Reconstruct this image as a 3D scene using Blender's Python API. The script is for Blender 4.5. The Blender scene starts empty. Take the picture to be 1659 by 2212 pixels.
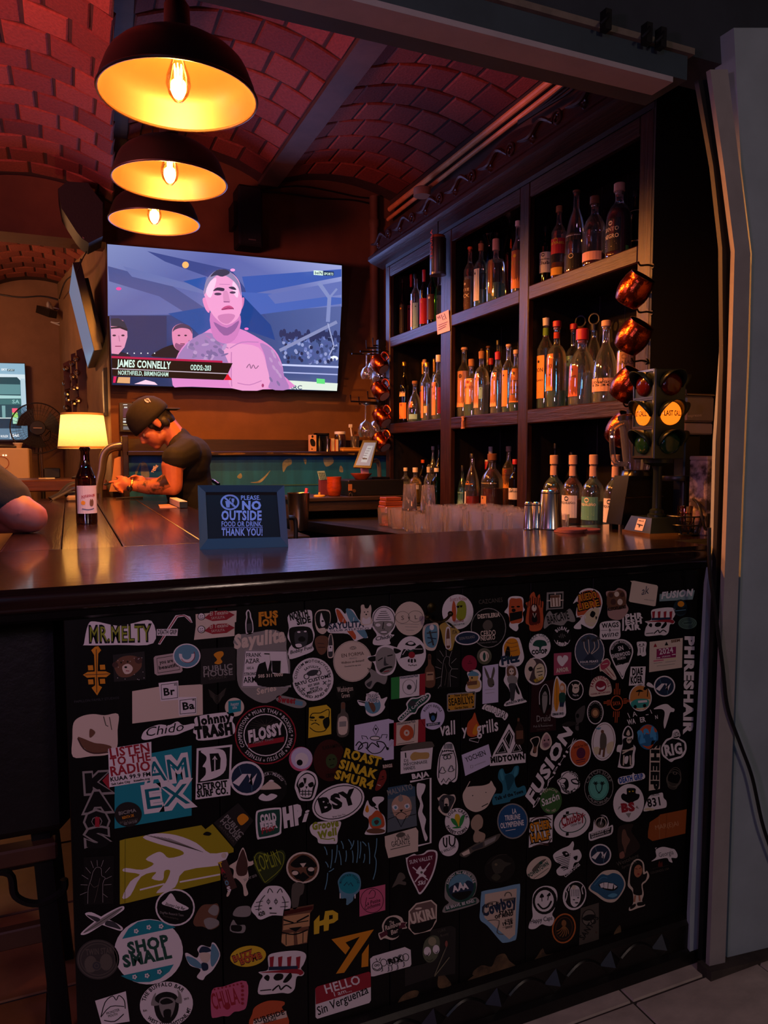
import bpy,bmesh,math,random
from mathutils import Vector,Matrix
random.seed(7)
SC = bpy.context.scene
COL = SC.collection
R = math.radians

# ---------------------------------------------------------------- camera
FPX,CW,CH = 1600.0,1659.0,2212.0
YAW,PITCH,ROLL,EYE = R(23.0),R(4.25),R(0.08),1.253
_f = Vector((math.sin(YAW)*math.cos(PITCH),math.cos(YAW)*math.cos(PITCH),-math.sin(PITCH)))
_r0 = Vector((math.cos(YAW),-math.sin(YAW),0)); _u0 = _r0.cross(_f)
_r = _r0*math.cos(ROLL) - _u0*math.sin(ROLL); _u = _r0*math.sin(ROLL) + _u0*math.cos(ROLL)
CAMP = Vector((0,0,EYE))
cd = bpy.data.cameras.new('camera'); cam = bpy.data.objects.new('camera',cd); COL.objects.link(cam)
cd.sensor_fit = 'VERTICAL'; cd.sensor_height = 24; cd.lens = FPX/CH*24; cd.clip_start = 0.05
cam.matrix_world = Matrix(((_r.x,_u.x,-_f.x,0),(_r.y,_u.y,-_f.y,0),(_r.z,_u.z,-_f.z,EYE),(0,0,0,1)))
SC.camera = cam
SC.view_settings.view_transform = 'Standard'; SC.view_settings.look = 'None'
SC.view_settings.gamma = 1; SC.view_settings.use_curve_mapping = False
SC.view_settings.exposure = 0.0
def ray(px,py): return _f*FPX + _r*(px-CW/2) + _u*(CH/2-py)
def onX(px,py,X): d = ray(px,py); return CAMP + d*(X/d.x)
def onY(px,py,Y): d = ray(px,py); return CAMP + d*(Y/d.y)
def onZ(px,py,Z): d = ray(px,py); return CAMP + d*((Z-EYE)/d.z)

# ---------------------------------------------------------------- world and lights
w = bpy.data.worlds.new('world'); SC.world = w; w.use_nodes = True
w.node_tree.nodes['Background'].inputs[0].default_value = (0.30,0.22,0.35,1)
w.node_tree.nodes['Background'].inputs[1].default_value = 0.012
def lamp(name,typ,loc,col,power,size=0.1,aim=None,spot=None):
    l = bpy.data.lights.new(name,typ); l.color = col; l.energy = power
    if typ == 'AREA': l.size = size
    else: l.shadow_soft_size = size
    if spot: l.spot_size = R(spot); l.spot_blend = 0.6
    o = bpy.data.objects.new(name,l); COL.objects.link(o); o.location = loc
    if aim is not None: o.rotation_euler = (Vector(aim)-Vector(loc)).to_track_quat('-Z','Y').to_euler()
    return o
# the terrace's own lamps, behind and beside the camera
lamp('terrace_blue_lamp','POINT',(-0.9,-1.6,2.0),(0.14,0.48,1.0),15,0.12)
lamp('terrace_pink_lamp','POINT',(-0.95,0.15,1.45),(0.92,0.44,0.80),21,0.10)
lamp('terrace_warm_lamp','POINT',(1.0,-2.2,2.1),(1.0,0.72,0.60),46,0.25)
# blue strip behind the header, an added violet fill, red light of the bar room
sl_ = lamp('header_blue_strip','AREA',(0.55,1.54,2.10),(0.05,0.42,0.9),5.5,1.2,aim=(0.55,2.20,1.03)); sl_.data.spread = R(66); sl_.data.shape = 'RECTANGLE'; sl_.data.size_y = 0.03
lamp('added_violet_fill','POINT',(-1.5,2.6,1.9),(0.50,0.30,1.0),10,0.10)  # added to tint the shelf front, whose violet comes from the television
lamp('room_red_uplight','SPOT',(-1.05,2.1,1.75),(1.0,0.20,0.17),160,0.15,aim=(-0.05,2.9,2.95),spot=90)
lamp('room_far_lamp','POINT',(-0.9,5.7,2.3),(1.0,0.42,0.16),26,0.15)

# ---------------------------------------------------------------- helpers
MATS = {}
def srgb(h):
    h = h.lstrip('#'); return tuple(((int(h[i:i+2],16)/255)/12.92 if int(h[i:i+2],16) < 11 else ((int(h[i:i+2],16)/255+0.055)/1.055)**2.4) for i in (0,2,4))
def nodes(m):
    m.use_nodes = True; nt = m.node_tree; return nt,nt.nodes['Principled BSDF']
def mat(name,col,rough=0.5,metal=0.0,noise=0.0,scale=8.0,bump=0.0,stretch=(1,1,1),col2=None,coat=0.0,emit=None,estr=0.0,spec=None,detail=5,lo=0.35,hi=0.65):
    if name in MATS: return MATS[name]
    m = bpy.data.materials.new(name); nt,b = nodes(m)
    col = srgb(col) if isinstance(col,str) else col
    b.inputs['Base Color'].default_value = (*col,1); b.inputs['Roughness'].default_value = rough; b.inputs['Metallic'].default_value = metal
    if spec is not None: b.inputs['Specular IOR Level'].default_value = spec
    if coat: b.inputs['Coat Weight'].default_value = coat; b.inputs['Coat Roughness'].default_value = 0.08
    if emit is not None:
        b.inputs['Emission Color'].default_value = (*(srgb(emit) if isinstance(emit,str) else emit),1); b.inputs['Emission Strength'].default_value = estr
    if noise or bump or col2 is not None:
        tc = nt.nodes.new('ShaderNodeTexCoord'); mp = nt.nodes.new('ShaderNodeMapping'); mp.inputs['Scale'].default_value = stretch
        nz = nt.nodes.new('ShaderNodeTexNoise'); nz.inputs['Scale'].default_value = scale; nz.inputs['Detail'].default_value = detail; nz.inputs['Roughness'].default_value = 0.62
        nt.links.new(tc.outputs['Object'],mp.inputs[0]); nt.links.new(mp.outputs[0],nz.inputs['Vector'])
        c2 = (srgb(col2) if isinstance(col2,str) else col2) if col2 is not None else tuple(max(0,c*(1-noise)) for c in col)
        rp = nt.nodes.new('ShaderNodeValToRGB'); rp.color_ramp.elements[0].position = lo; rp.color_ramp.elements[1].position = hi
        rp.color_ramp.elements[0].color = (*c2,1); rp.color_ramp.elements[1].color = (*col,1)
        nt.links.new(nz.outputs['Fac'],rp.inputs[0]); nt.links.new(rp.outputs[0],b.inputs['Base Color'])
        if bump:
            bp = nt.nodes.new('ShaderNodeBump'); bp.inputs['Strength'].default_value = bump; bp.inputs['Distance'].default_value = 0.01
            nt.links.new(nz.outputs['Fac'],bp.inputs['Height']); nt.links.new(bp.outputs[0],b.inputs['Normal'])
    MATS[name] = m; return m
def thin_glass(name,tint=(1,1,1),gloss=0.12,rough=0.03,haze=0.0):
    # thin clear glass: lets light straight through and mirrors at grazing angles
    if name in MATS: return MATS[name]
    m = bpy.data.materials.new(name); m.use_nodes = True; nt = m.node_tree; nt.nodes.clear()
    o = nt.nodes.new('ShaderNodeOutputMaterial'); t = nt.nodes.new('ShaderNodeBsdfTransparent'); g = nt.nodes.new('ShaderNodeBsdfGlossy')
    t.inputs[0].default_value = (*tint,1); g.inputs['Roughness'].default_value = rough
    lw = nt.nodes.new('ShaderNodeLayerWeight'); lw.inputs[0].default_value = 0.35
    mr = nt.nodes.new('ShaderNodeMapRange'); mr.inputs[3].default_value = gloss; mr.inputs[4].default_value = 0.9
    mx = nt.nodes.new('ShaderNodeMixShader')
    nt.links.new(lw.outputs['Fresnel'],mr.inputs[0]); nt.links.new(mr.outputs[0],mx.inputs[0])
    nt.links.new(t.outputs[0],mx.inputs[1]); nt.links.new(g.outputs[0],mx.inputs[2]); sh = mx.outputs[0]
    if haze:  # pale diffuse, denser at the rims, stands in for reflections on the glass
        df = nt.nodes.new('ShaderNodeBsdfDiffuse'); df.inputs[0].default_value = (0.75*tint[0],0.8*tint[1],0.85*tint[2],1); m2 = nt.nodes.new('ShaderNodeMixShader'); mr2 = nt.nodes.new('ShaderNodeMapRange'); mr2.inputs[3].default_value = haze*0.35; mr2.inputs[4].default_value = haze*3
        nt.links.new(lw.outputs['Fresnel'],mr2.inputs[0]); nt.links.new(mr2.outputs[0],m2.inputs[0]); nt.links.new(sh,m2.inputs[1]); nt.links.new(df.outputs[0],m2.inputs[2]); sh = m2.outputs[0]
    nt.links.new(sh,o.inputs[0])
    MATS[name] = m; return m
def liquid(name,col,rough=0.0,tr=0.92):
    if name in MATS: return MATS[name]
    m = bpy.data.materials.new(name); nt,b = nodes(m)
    b.inputs['Base Color'].default_value = (*(srgb(col) if isinstance(col,str) else col),1)
    b.inputs['Transmission Weight'].default_value = tr; b.inputs['Roughness'].default_value = rough; b.inputs['IOR'].default_value = 1.33
    MATS[name] = m; return m
def vcol_mat(name,rough=0.55,emit=0.0,spec=0.3):
    # flat print: colour stored per face of the mesh
    if name in MATS: return MATS[name]
    m = bpy.data.materials.new(name); nt,b = nodes(m)
    a = nt.nodes.new('ShaderNodeAttribute'); a.attribute_name = 'ink'
    b.inputs['Roughness'].default_value = rough; b.inputs['Specular IOR Level'].default_value = spec
    if emit:
        b.inputs['Base Color'].default_value = (0.01,0.01,0.01,1); b.inputs['Emission Strength'].default_value = emit
        nt.links.new(a.outputs['Color'],b.inputs['Emission Color'])
    else: nt.links.new(a.outputs['Color'],b.inputs['Base Color'])
    MATS[name] = m; return m

class MB:
    def __init__(s): s.v = []; s.f = []; s.c = []
    def add(s,vs,fs,col=None,M=None):
        n = len(s.v); s.v += [(M @ Vector(p)) if M is not None else Vector(p) for p in vs]
        s.f += [tuple(i+n for i in f) for f in fs]; s.c += [col]*len(fs); return s
    def box(s,x0,x1,y0,y1,z0,z1,M=None,col=None):
        return s.add([(x0,y0,z0),(x1,y0,z0),(x1,y1,z0),(x0,y1,z0),(x0,y0,z1),(x1,y0,z1),(x1,y1,z1),(x0,y1,z1)],
                     [(0,3,2,1),(4,5,6,7),(0,1,5,4),(1,2,6,5),(2,3,7,6),(3,0,4,7)],col,M)
    def bbox(s,x0,x1,y0,y1,z0,z1,b=0.004,M=None,col=None):
        # box with chamfered edges
        X,Y,Z = (x0,x1),(y0,y1),(z0,z1); vs = []; ix = {}
        for i in (0,1):
            for j in (0,1):
                for k in (0,1):
                    sx,sy,sz = (1,-1)[i]*b,(1,-1)[j]*b,(1,-1)[k]*b
                    for a,d in enumerate(((0,sy,sz),(sx,0,sz),(sx,sy,0))):
                        ix[i,j,k,a] = len(vs); vs.append((X[i]+d[0],Y[j]+d[1],Z[k]+d[2]))
        fs = []
        for i in (0,1):
            fs.append([ix[i,0,0,0],ix[i,1,0,0],ix[i,1,1,0],ix[i,0,1,0]]); fs.append([ix[0,i,0,1],ix[1,i,0,1],ix[1,i,1,1],ix[0,i,1,1]]); fs.append([ix[0,0,i,2],ix[1,0,i,2],ix[1,1,i,2],ix[0,1,i,2]])
            for j in (0,1):
                fs.append([ix[0,i,j,1],ix[1,i,j,1],ix[1,i,j,2],ix[0,i,j,2]]); fs.append([ix[i,0,j,0],ix[i,1,j,0],ix[i,1,j,2],ix[i,0,j,2]]); fs.append([ix[i,j,0,0],ix[i,j,1,0],ix[i,j,1,1],ix[i,j,0,1]])
                for k in (0,1): fs.append([ix[i,j,k,0],ix[i,j,k,1],ix[i,j,k,2]])
        cx = Vector(((x0+x1)/2,(y0+y1)/2,(z0+z1)/2)); out = []
        for f in fs:
            p = [Vector(vs[q]) for q in f]; n = (p[1]-p[0]).cross(p[2]-p[0])
            out.append(tuple(f) if n.dot(sum(p,Vector())/len(p)-cx) > 0 else tuple(reversed(f)))
        return s.add(vs,out,col,M)
    def prism(s,pts,vec,col=None,M=None):
        # closed polygon pts (3D) swept by vec
        pts = [Vector(p) for p in pts]; vec = Vector(vec); n = len(pts)
        nrm = Vector()
        for i in range(n): nrm += pts[i].cross(pts[(i+1) % n])
        if nrm.dot(vec) > 0: pts = pts[::-1]
        vs = pts + [p+vec for p in pts]
        fs = [tuple(range(n)),tuple(range(2*n-1,n-1,-1))] + [((i+1) % n,i,n+i,n+(i+1) % n) for i in range(n)]
        return s.add(vs,fs,col,M)
    def lathe(s,prof,n=24,M=None,col=None,cap=True,rfun=None):
        vs = []; fs = []; m = len(prof)
        for (r,z) in prof:
            for k in range(n):
                a = 2*math.pi*k/n; q = r*(rfun(a,z) if rfun else 1); vs.append((q*math.cos(a),q*math.sin(a),z))
        for j in range(m-1):
            for k in range(n):
                k2 = (k+1) % n; fs.append((j*n+k,j*n+k2,(j+1)*n+k2,(j+1)*n+k))
        if cap:
            if prof[0][0] > 1e-6: fs.append(tuple(range(n-1,-1,-1)))
            if prof[-1][0] > 1e-6: fs.append(tuple((m-1)*n+k for k in range(n)))
        return s.add(vs,fs,col,M)
    def tube(s,path,r,n=8,closed=False,col=None,M=None,flat=1.0):
        P = [Vector(p) for p in path]; m = len(P); vs = []; fs = []; up = None
        for i in range(m):
            t = ((P[(i+1) % m]-P[i-1]) if closed else (P[min(i+1,m-1)]-P[max(i-1,0)]))
            t = t.normalized() if t.length > 1e-9 else Vector((0,0,1))
            if up is None: up = t.orthogonal().normalized()
            up = (up - t*up.dot(t)); up = up.normalized() if up.length > 1e-6 else t.orthogonal().normalized()
            b = t.cross(up); rr = r[i] if isinstance(r,(list,tuple)) else r
            for k in range(n):
                a = 2*math.pi*k/n; vs.append(P[i] + up*(rr*math.cos(a)) + b*(rr*flat*math.sin(a)))
        for i in range(m if closed else m-1):
            for k in range(n):
                k2 = (k+1) % n; i2 = (i+1) % m; fs.append((i*n+k,i*n+k2,i2*n+k2,i2*n+k))
        if not closed: fs.append(tuple(range(n-1,-1,-1))); fs.append(tuple((m-1)*n+k for k in range(n)))
        return s.add(vs,fs,col,M)
    def ball(s,c,r,n=14,M=None,col=None,sc=(1,1,1)):
        c = Vector(c); k = max(4,n//2); vs = []; fs = []
        prof = [(r*math.sin(math.pi*i/k),-r*math.cos(math.pi*i/k)) for i in range(k+1)]; prof[0] = (1e-5,prof[0][1]); prof[-1] = (1e-5,prof[-1][1])
        T = Matrix.Translation(c) @ Matrix.Diagonal((*sc,1))
        return s.lathe(prof,n,(M @ T) if M is not None else T,col)
def smooth_path(P,k=6,closed=False):
    P = [Vector(p) for p in P]; n = len(P); out = []
    rng = range(n if closed else n-1)
    for i in rng:
        p0 = P[i-1] if (closed or i > 0) else P[0]; p1 = P[i]; p2 = P[(i+1) % n]; p3 = P[(i+2) % n] if (closed or i+2 < n) else P[-1]
        for j in range(k):
            t = j/k; out.append(0.5*((2*p1)+(p2-p0)*t+(2*p0-5*p1+4*p2-p3)*t*t+(3*p1-p0-3*p2+p3)*t**3))
    if not closed: out.append(P[-1])
    return out
def wloc(o):
    v = Vector((0,0,0))
    while o is not None: v += Vector(o.location); o = o.parent
    return v
def obj(name,mb,m,parent=None,local=False,smooth=35,kind=None,label=None):
    vs = mb.v
    if parent is not None:
        off = Vector() if local else wloc(parent); loc = Vector()
    elif local: off = Vector(); loc = Vector()
    else:
        xs = [p.x for p in vs]; ys = [p.y for p in vs]; zs = [p.z for p in vs]
        off = loc = Vector(((min(xs)+max(xs))/2,(min(ys)+max(ys))/2,min(zs)))
    me = bpy.data.meshes.new(name); me.from_pydata([tuple(p-off) for p in vs],[],mb.f)
    if any(c is not None for c in mb.c):
        ca = me.color_attributes.new('ink','FLOAT_COLOR','CORNER'); i = 0; buf = []
        for f,c in zip(mb.f,mb.c):
            c = c or (0.5,0.5,0.5)
            if len(c) and isinstance(c[0],(tuple,list)): 
                for q in range(len(f)): buf += [*c[q % len(c)],1.0]
            else: buf += [*c,1.0]*len(f)
        ca.data.foreach_set('color',buf)
    if smooth:
        me.polygons.foreach_set('use_smooth',[True]*len(me.polygons)); me.set_sharp_from_angle(angle=R(smooth))
    me.materials.append(m); o = bpy.data.objects.new(name,me); COL.objects.link(o)
    o.location = loc
    if parent is not None: o.parent = parent
    if kind: o['kind'] = kind
    if label: o['label'] = label
    return o
def thing(name,loc,label,cat,group=None,rz=0.0):
    o = bpy.data.objects.new(name,None); COL.objects.link(o); o.location = loc; o.rotation_euler = (0,0,rz); o.empty_display_size = 0.05
    return tag(o,label,cat,group)
def tag(o,label,cat,group=None):
    o['label'] = label; o['category'] = cat
    if group: o['group'] = group
    return o
def dup(root,loc,rz=None,label=None,group=None,scale=None,rot=None):
    r = root.copy(); COL.objects.link(r); r.location = loc
    if rz is not None: r.rotation_euler = (0,0,rz)
    if rot is not None: r.rotation_euler = rot
    if scale is not None: r.scale = (scale,)*3
    if label: r['label'] = label
    if group: r['group'] = group
    for ch in list(root.children):
        c = ch.copy(); COL.objects.link(c); c.parent = r
        for g in ch.children:
            d = g.copy(); COL.objects.link(d); d.parent = c
    return r
def struct(name,mb,m,parent=None,smooth=30):
    return obj(name,mb,m,parent,smooth=smooth,kind='structure' if parent is None else None)
# ---------------------------------------------------------------- lettering and flat print
_G = {}
def _mesh_of(body,off):
    cu = bpy.data.curves.new('glyph','FONT'); cu.body = body; cu.resolution_u = 2; cu.offset = off
    o = bpy.data.objects.new('glyph',cu); me = o.to_mesh()
    vs = [(v.co.x,v.co.y) for v in me.vertices]; fs = [tuple(p.vertices) for p in me.polygons]
    o.to_mesh_clear(); bpy.data.objects.remove(o); bpy.data.curves.remove(cu); return vs,fs
def _w(body):
    vs,_ = _mesh_of(body,0); return max(v[0] for v in vs)-min(v[0] for v in vs)
def glyph(c,bold):
    k = (c,bold)
    if k not in _G:
        if '||' not in _G: _G['||'] = _w('||')
        adv = _w('|'+c+'|') - _G['||']
        vs,fs = _mesh_of(c,bold) if c != ' ' else ([],[])
        _G[k] = (vs,fs,adv + bold*1.2)
    return _G[k]
CAP = 0.69
K = {'k': '0b0b0c','w': 'e6dcd8','c': 'd8c4ae','r': '9c2430','m': '7a1f45','o': 'd98a1e','y': 'd9b32a','g': '2f8a3f','l': '8f9a28','t': '1c8a93','b': '2f5f8a','n': '1f2f45','d': '3a3a3c','e': '8d8880','p': 'c9607c','h': '6f4a35','f': 'd8c8a0','s': '5f8fa0','v': '1d4a3c','q': 'c0552e','a': '5a5348','u': '3a9a8a','i': 'cfc6dc','x': '24211f','j': '4a2f28'}
K = {a: srgb(b) for a,b in K.items()}
def kc(c):
    if isinstance(c,str): return K[c] if len(c) == 1 else srgb(c)
    return c
class Ink:
    # draws flat print into one mesh; fn maps drawing coordinates + height of the layer to a 3D point
    def __init__(s,fn,step=0.00022): s.fn = fn; s.mb = MB(); s.h = 0.0; s.step = step
    def up(s): s.h += s.step
    def face(s,pts,col,cols=None):
        s.mb.add([s.fn(x,y,s.h) for x,y in pts],[tuple(range(len(pts)))],cols if cols else kc(col))
    def poly(s,pts,col): s.up(); s.face(pts,col); return s
    def base(s,pts,col,thick=0.0004):
        a = [s.fn(x,y,0) for x,y in pts]; b = [s.fn(x,y,thick) for x,y in pts]; n = len(pts)
        s.mb.add(a+b,[tuple(range(n,2*n))]+[(i,(i+1) % n,n+(i+1) % n,n+i) for i in range(n)],kc(col)); s.h = thick; return s
    def blob(s,pts,col,k=4,base=False):
        q = [(v.x,v.y) for v in smooth_path([(x,y,0) for x,y in pts],k,True)]
        return s.base(q,col) if base else s.poly(q,col)
    def ellp(s,cx,cy,rx,ry,rot=0,n=28,a0=0,a1=360):
        c,d = math.cos(R(rot)),math.sin(R(rot)); out = []
        m = n if a1-a0 >= 360 else n+1
        for i in range(m):
            a = R(a0+(a1-a0)*i/n); x,y = rx*math.cos(a),ry*math.sin(a); out.append((cx+x*c-y*d,cy+x*d+y*c))
        return out
    def ell(s,cx,cy,rx,ry,col,rot=0,n=28): return s.poly(s.ellp(cx,cy,rx,ry,rot,n),col)
    def ring(s,cx,cy,rx,ry,wd,col,rot=0,n=28,a0=0,a1=360):
        s.up(); o = s.ellp(cx,cy,rx,ry,rot,n,a0,a1); i = s.ellp(cx,cy,rx-wd,ry-wd,rot,n,a0,a1); m = len(o)
        for k in range(m if a1-a0 >= 360 else m-1): s.face([o[k],o[(k+1) % m],i[(k+1) % m],i[k]],col)
        return s
    def line(s,pts,wd,col,closed=False,smooth=0):
        s.up()
        if smooth: pts = [(v.x,v.y) for v in smooth_path([(x,y,0) for x,y in pts],smooth,closed)]
        P = [Vector((x,y)) for x,y in pts]; m = len(P); L = []
        for i in range(m):
            t = (P[(i+1) % m]-P[i-1]) if closed else (P[min(i+1,m-1)]-P[max(i-1,0)])
            t = t.normalized() if t.length else Vector((1,0)); nn = Vector((-t.y,t.x))*wd/2; L.append((P[i]+nn,P[i]-nn))
        for i in range(m if closed else m-1):
            a,b = L[i],L[(i+1) % m]; s.face([tuple(a[0]),tuple(b[0]),tuple(b[1]),tuple(a[1])],col)
        return s
    def text(s,t,x0,y0,x1,y1,h,col,bold=0.02,shear=0.0,ydown=True):
        # baseline from (x0,y0) to (x1,y1), capitals h high, stretched to fill the baseline
        s.up(); w = sum(glyph(c,bold)[2] for c in t) or 1; d = Vector((x1-x0,y1-y0)); L = d.length; d = d/L
        n = Vector((d.y,-d.x)) if ydown else Vector((-d.y,d.x)); sx = L/w; sy = h/CAP; u = 0; c3 = kc(col)
        for c in t:
            vs,fs,adv = glyph(c,bold)
            s.mb.add([s.fn(*(Vector((x0,y0)) + d*((u+x+bold*0.6+shear*y)*sx) + n*(y*sy)),s.h) for x,y in vs],fs,c3); u += adv
        return s
    def arc(s,t,cx,cy,rx,ry,a0,a1,h,col,bold=0.02,inside=False):
        # letters along an ellipse from angle a0 to a1 (degrees, screen clockwise from 3 o'clock)
        s.up(); w = sum(glyph(c,bold)[2] for c in t) or 1; u = 0; c3 = kc(col); sy = h/CAP; sg = -1 if inside else 1
        L = abs(R(a1-a0))*(rx+ry)/2; sx = L/w
        for c in t:
            vs,fs,adv = glyph(c,bold); a = R(a0+(a1-a0)*(u+adv/2)/w)
            p = Vector((cx+rx*math.cos(a),cy+ry*math.sin(a))); nn = Vector((math.cos(a),math.sin(a)))*sg; d = Vector((-nn.y,nn.x))
            s.mb.add([s.fn(*(p + d*((x-adv/2)*sx) + nn*(y*sy)),s.h) for x,y in vs],fs,c3); u += adv
        return s
    def obj(s,name,m,parent=None,local=False): return obj(name,s.mb,m,parent,local,smooth=0)
def plane_fn(p0,nrm):
    # photo pixel -> point on the plane through p0; layers rise along nrm (towards the viewer)
    p0 = Vector(p0); nrm = Vector(nrm).normalized()
    def fn(x,y,h):
        d = ray(x,y); return CAMP + d*((p0+nrm*h-CAMP).dot(nrm)/d.dot(nrm))
    return fn
def local_fn(origin,ux,uy):
    o = Vector(origin); ux = Vector(ux); uy = Vector(uy); n = ux.cross(uy).normalized()
    return lambda x,y,h: o + ux*x + uy*y + n*h
def cyl_fn(rad,a_mid=-math.pi/2,z0=0.0):
    # x = metres round the cylinder from a_mid, y = height
    return lambda x,y,h: Vector(((rad+h)*math.cos(a_mid+x/rad),(rad+h)*math.sin(a_mid+x/rad),z0+y))
# ---------------------------------------------------------------- the room shell
PLASTER = mat('plaster_ochre','6a4426',0.85,noise=0.25,scale=5,bump=0.25)
PLASTER_FAR = mat('plaster_far','8f6b55',0.85,noise=0.22,scale=4,bump=0.2)
WHITE_WALL = mat('white_wall','a8a09a',0.8,noise=0.18,scale=7,bump=0.15)
MORTAR = mat('mortar','3c2622',0.95,noise=0.3,scale=20,bump=0.3)
TIMBER = mat('dark_timber','2c1d17',0.32,noise=0.6,scale=5,stretch=(14,1,14),bump=0.12)
BEAM = mat('beam_paint','57443a',0.7,noise=0.3,scale=8,bump=0.15)
BLACK = mat('black_paint','0b0b0c',0.5)
BRICKS = [mat('brick_%d' % i,c,0.85,noise=0.35,scale=9+i,bump=0.4) for i,c in enumerate(('8a3f34','7c352d','96483a','703029','8d4438'))]
YW,YH,YBACK = 4.65,1.38,7.0
BAR_H = 1.03

struct('floor',MB().box(-3.5,2.6,1.47,7.4,-0.10,-0.004),mat('grout','2c2620',0.9))
fl = bpy.data.objects['floor']
TILE = mat('floor_tile','cfc0aa',0.5,noise=0.3,scale=3,bump=0.05)
TILE_IN = mat('floor_tile_inside','8a5a34',0.45,noise=0.3,scale=3,bump=0.05)
# terrace paving in front of the bar, its edge stepping down beside the wall
struct('floor',MB().box(-2.6,2.6,-3.2,1.2,-0.45,-0.30),mat('ground','3a352e',0.9,noise=0.4,scale=6,bump=0.3))
tile_me = None
def tile(px,py,sx,sy,parent,m,z=0):
    global tile_me
    if tile_me is None:
        t = obj('floor_tile',MB().bbox(-0.5,0.5,-0.5,0.5,-0.02,0.0,0.006),m,parent,local=True); tile_me = t.data
    else:
        t = bpy.data.objects.new('floor_tile',tile_me); COL.objects.link(t); t.parent = parent
        t.data = tile_me
    t.location = (px-wloc(parent).x,py-wloc(parent).y,z-wloc(parent).z+random.uniform(-0.0006,0.0006)); t.scale = (sx,sy,1); return t
step = struct('floor',MB().box(-2.6,1.47,0.86,1.468,-0.30,-0.086),mat('step_stone','4b4438',0.9,noise=0.45,scale=7,bump=0.4))
for i in range(-6,4):
    for j in range(3):
        y0 = 0.88+0.235*j; x0 = 0.40*i+0.235+(0.2 if j else 0)
        tile(x0+0.2,y0+0.115,0.392,0.226,step,TILE,-0.08)
tile_me = None
for i in range(-5,5):
    for j in range(12):
        if -0.9 < 0.36*i < 0.2 and 1.65+0.36*j < 5.5: tile(0.36*i+0.1,1.655+0.36*j,0.352,0.352,fl,TILE_IN)

# walls
struct('wall_back',MB().box(0.235,2.25,YW,YW+0.15,0,3.15),PLASTER)
struct('wall_lintel',MB().box(-2.2,0.235,YW,YW+0.22,2.49,3.15),PLASTER)
m_ = MB(); m_.prism([(0.235,YW+0.15,0),(-0.044,YBACK,0),(0.10,YBACK,0),(0.38,YW+0.15,0)],(0,0,3.15)); struct('wall_return',m_,mat('plaster_return','8f7058',0.85,noise=0.25,scale=6,bump=0.3))
struct('wall_far',MB().box(-2.2,0.1,YBACK,YBACK+0.12,0,3.2),PLASTER_FAR)
struct('wall_left',MB().box(-2.35,-2.2,1.5,7.1,0,3.2),PLASTER)
struct('wall_right',MB().box(2.02,2.25,1.50,YW,0,3.15),mat('right_wall_dark','4a3830',0.85,noise=0.25,scale=5))
# plinth band of darker paint on the return wall and a thin ledge
# ceiling beams run into the room; a brick vault springs between each pair
def beam_x(k,y):
    t = (y-2.9)/(YW-2.9)
    return {0: (-0.66,-0.56),1: (0.190+0.0522*(y-2.9),0.269+0.0488*(y-2.9)),2: (1.13,1.25),3: (2.02,2.12)}[k]
for k in (0,1,2):
    a,b = beam_x(k,1.5),beam_x(k,YW)
    zb = 2.68 if k == 0 else 2.93; m_ = MB().prism([(a[0],1.5,zb),(a[1],1.5,zb),(b[1],YW,zb),(b[0],YW,zb)],(0,0,0.40 if k == 0 else 0.22)); struct('trim_%d' % (k+1),m_,BEAM)
def vault(ya,yb,lf,rf,spring,rise,nacross,course,bw_gap=0.009):
    N = 14; m_ = MB(); vs = []; fs = []
    def pt(y,t):
        x0,x1 = lf(y),rf(y); w_ = x1-x0; Rd = (w_*w_/4+rise*rise)/(2*rise); h_ = math.asin(w_/2/Rd); a = -h_+2*h_*t
        return Vector(((x0+x1)/2+Rd*math.sin(a),y,spring+rise-Rd+Rd*math.cos(a))),a,2*h_*Rd/1.0
    ys = (ya,yb)
    for y in ys:
        for i in range(N+1): vs.append(pt(y,i/N)[0]+Vector((0,0,0.003)))
    for y in ys:
        for i in range(N+1): vs.append(pt(y,i/N)[0]+Vector((0,0,0.10)))
    n = N+1
    for i in range(N): fs += [(i,i+1,n+i+1,n+i),(2*n+i,3*n+i,3*n+i+1,2*n+i+1),(i,2*n+i,2*n+i+1,i+1),(n+i,n+i+1,3*n+i+1,3*n+i)]
    m_.add(vs,fs); c = struct('ceiling',m_,MORTAR)
    nc = int((yb-ya)/course)
    for j in range(nc):
        y = ya+course*(j+0.5); arc_len = pt(y,0)[2]; bw = arc_len/nacross; off = 0.5 if j % 2 else 0.0
        for i in range(nacross+1):
            t0 = max(0,(i-off)/nacross); t1 = min(1,(i+1-off)/nacross)
            if t1-t0 < 0.06: continue
            p,a,_ = pt(y,(t0+t1)/2); q = random.randrange(len(BRICKS))
            o = bpy.data.objects.new('brick',brick_me[q]); COL.objects.link(o); o.parent = c
            o.location = p-wloc(c); o.rotation_euler = (random.uniform(-.012,.012),a+random.uniform(-.02,.02),random.uniform(-.015,.015))
            o.scale = ((t1-t0)*arc_len-bw_gap-random.uniform(0,.006),course-bw_gap-random.uniform(0,.006),1)
    return c
brick_me = []
for q,bm_ in enumerate(BRICKS):
    b_ = MB(); b_.add([(-.5,-.5,.02),(.5,-.5,.02),(.5,.5,.02),(-.5,.5,.02),(-.5,-.5,-.002),(.5,-.5,-.002),(.5,.5,-.002),(-.5,.5,-.002),(-.46,-.46,-.007),(.46,-.46,-.007),(.46,.46,-.007),(-.46,.46,-.007)],
        [(0,1,2,3),(0,4,5,1),(1,5,6,2),(2,6,7,3),(3,7,4,0),(4,8,9,5),(5,9,10,6),(6,10,11,7),(7,11,8,4),(11,10,9,8)])
    t_ = obj('brick',b_,bm_,None,local=True,smooth=0); brick_me.append(t_.data); bpy.data.objects.remove(t_)
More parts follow.
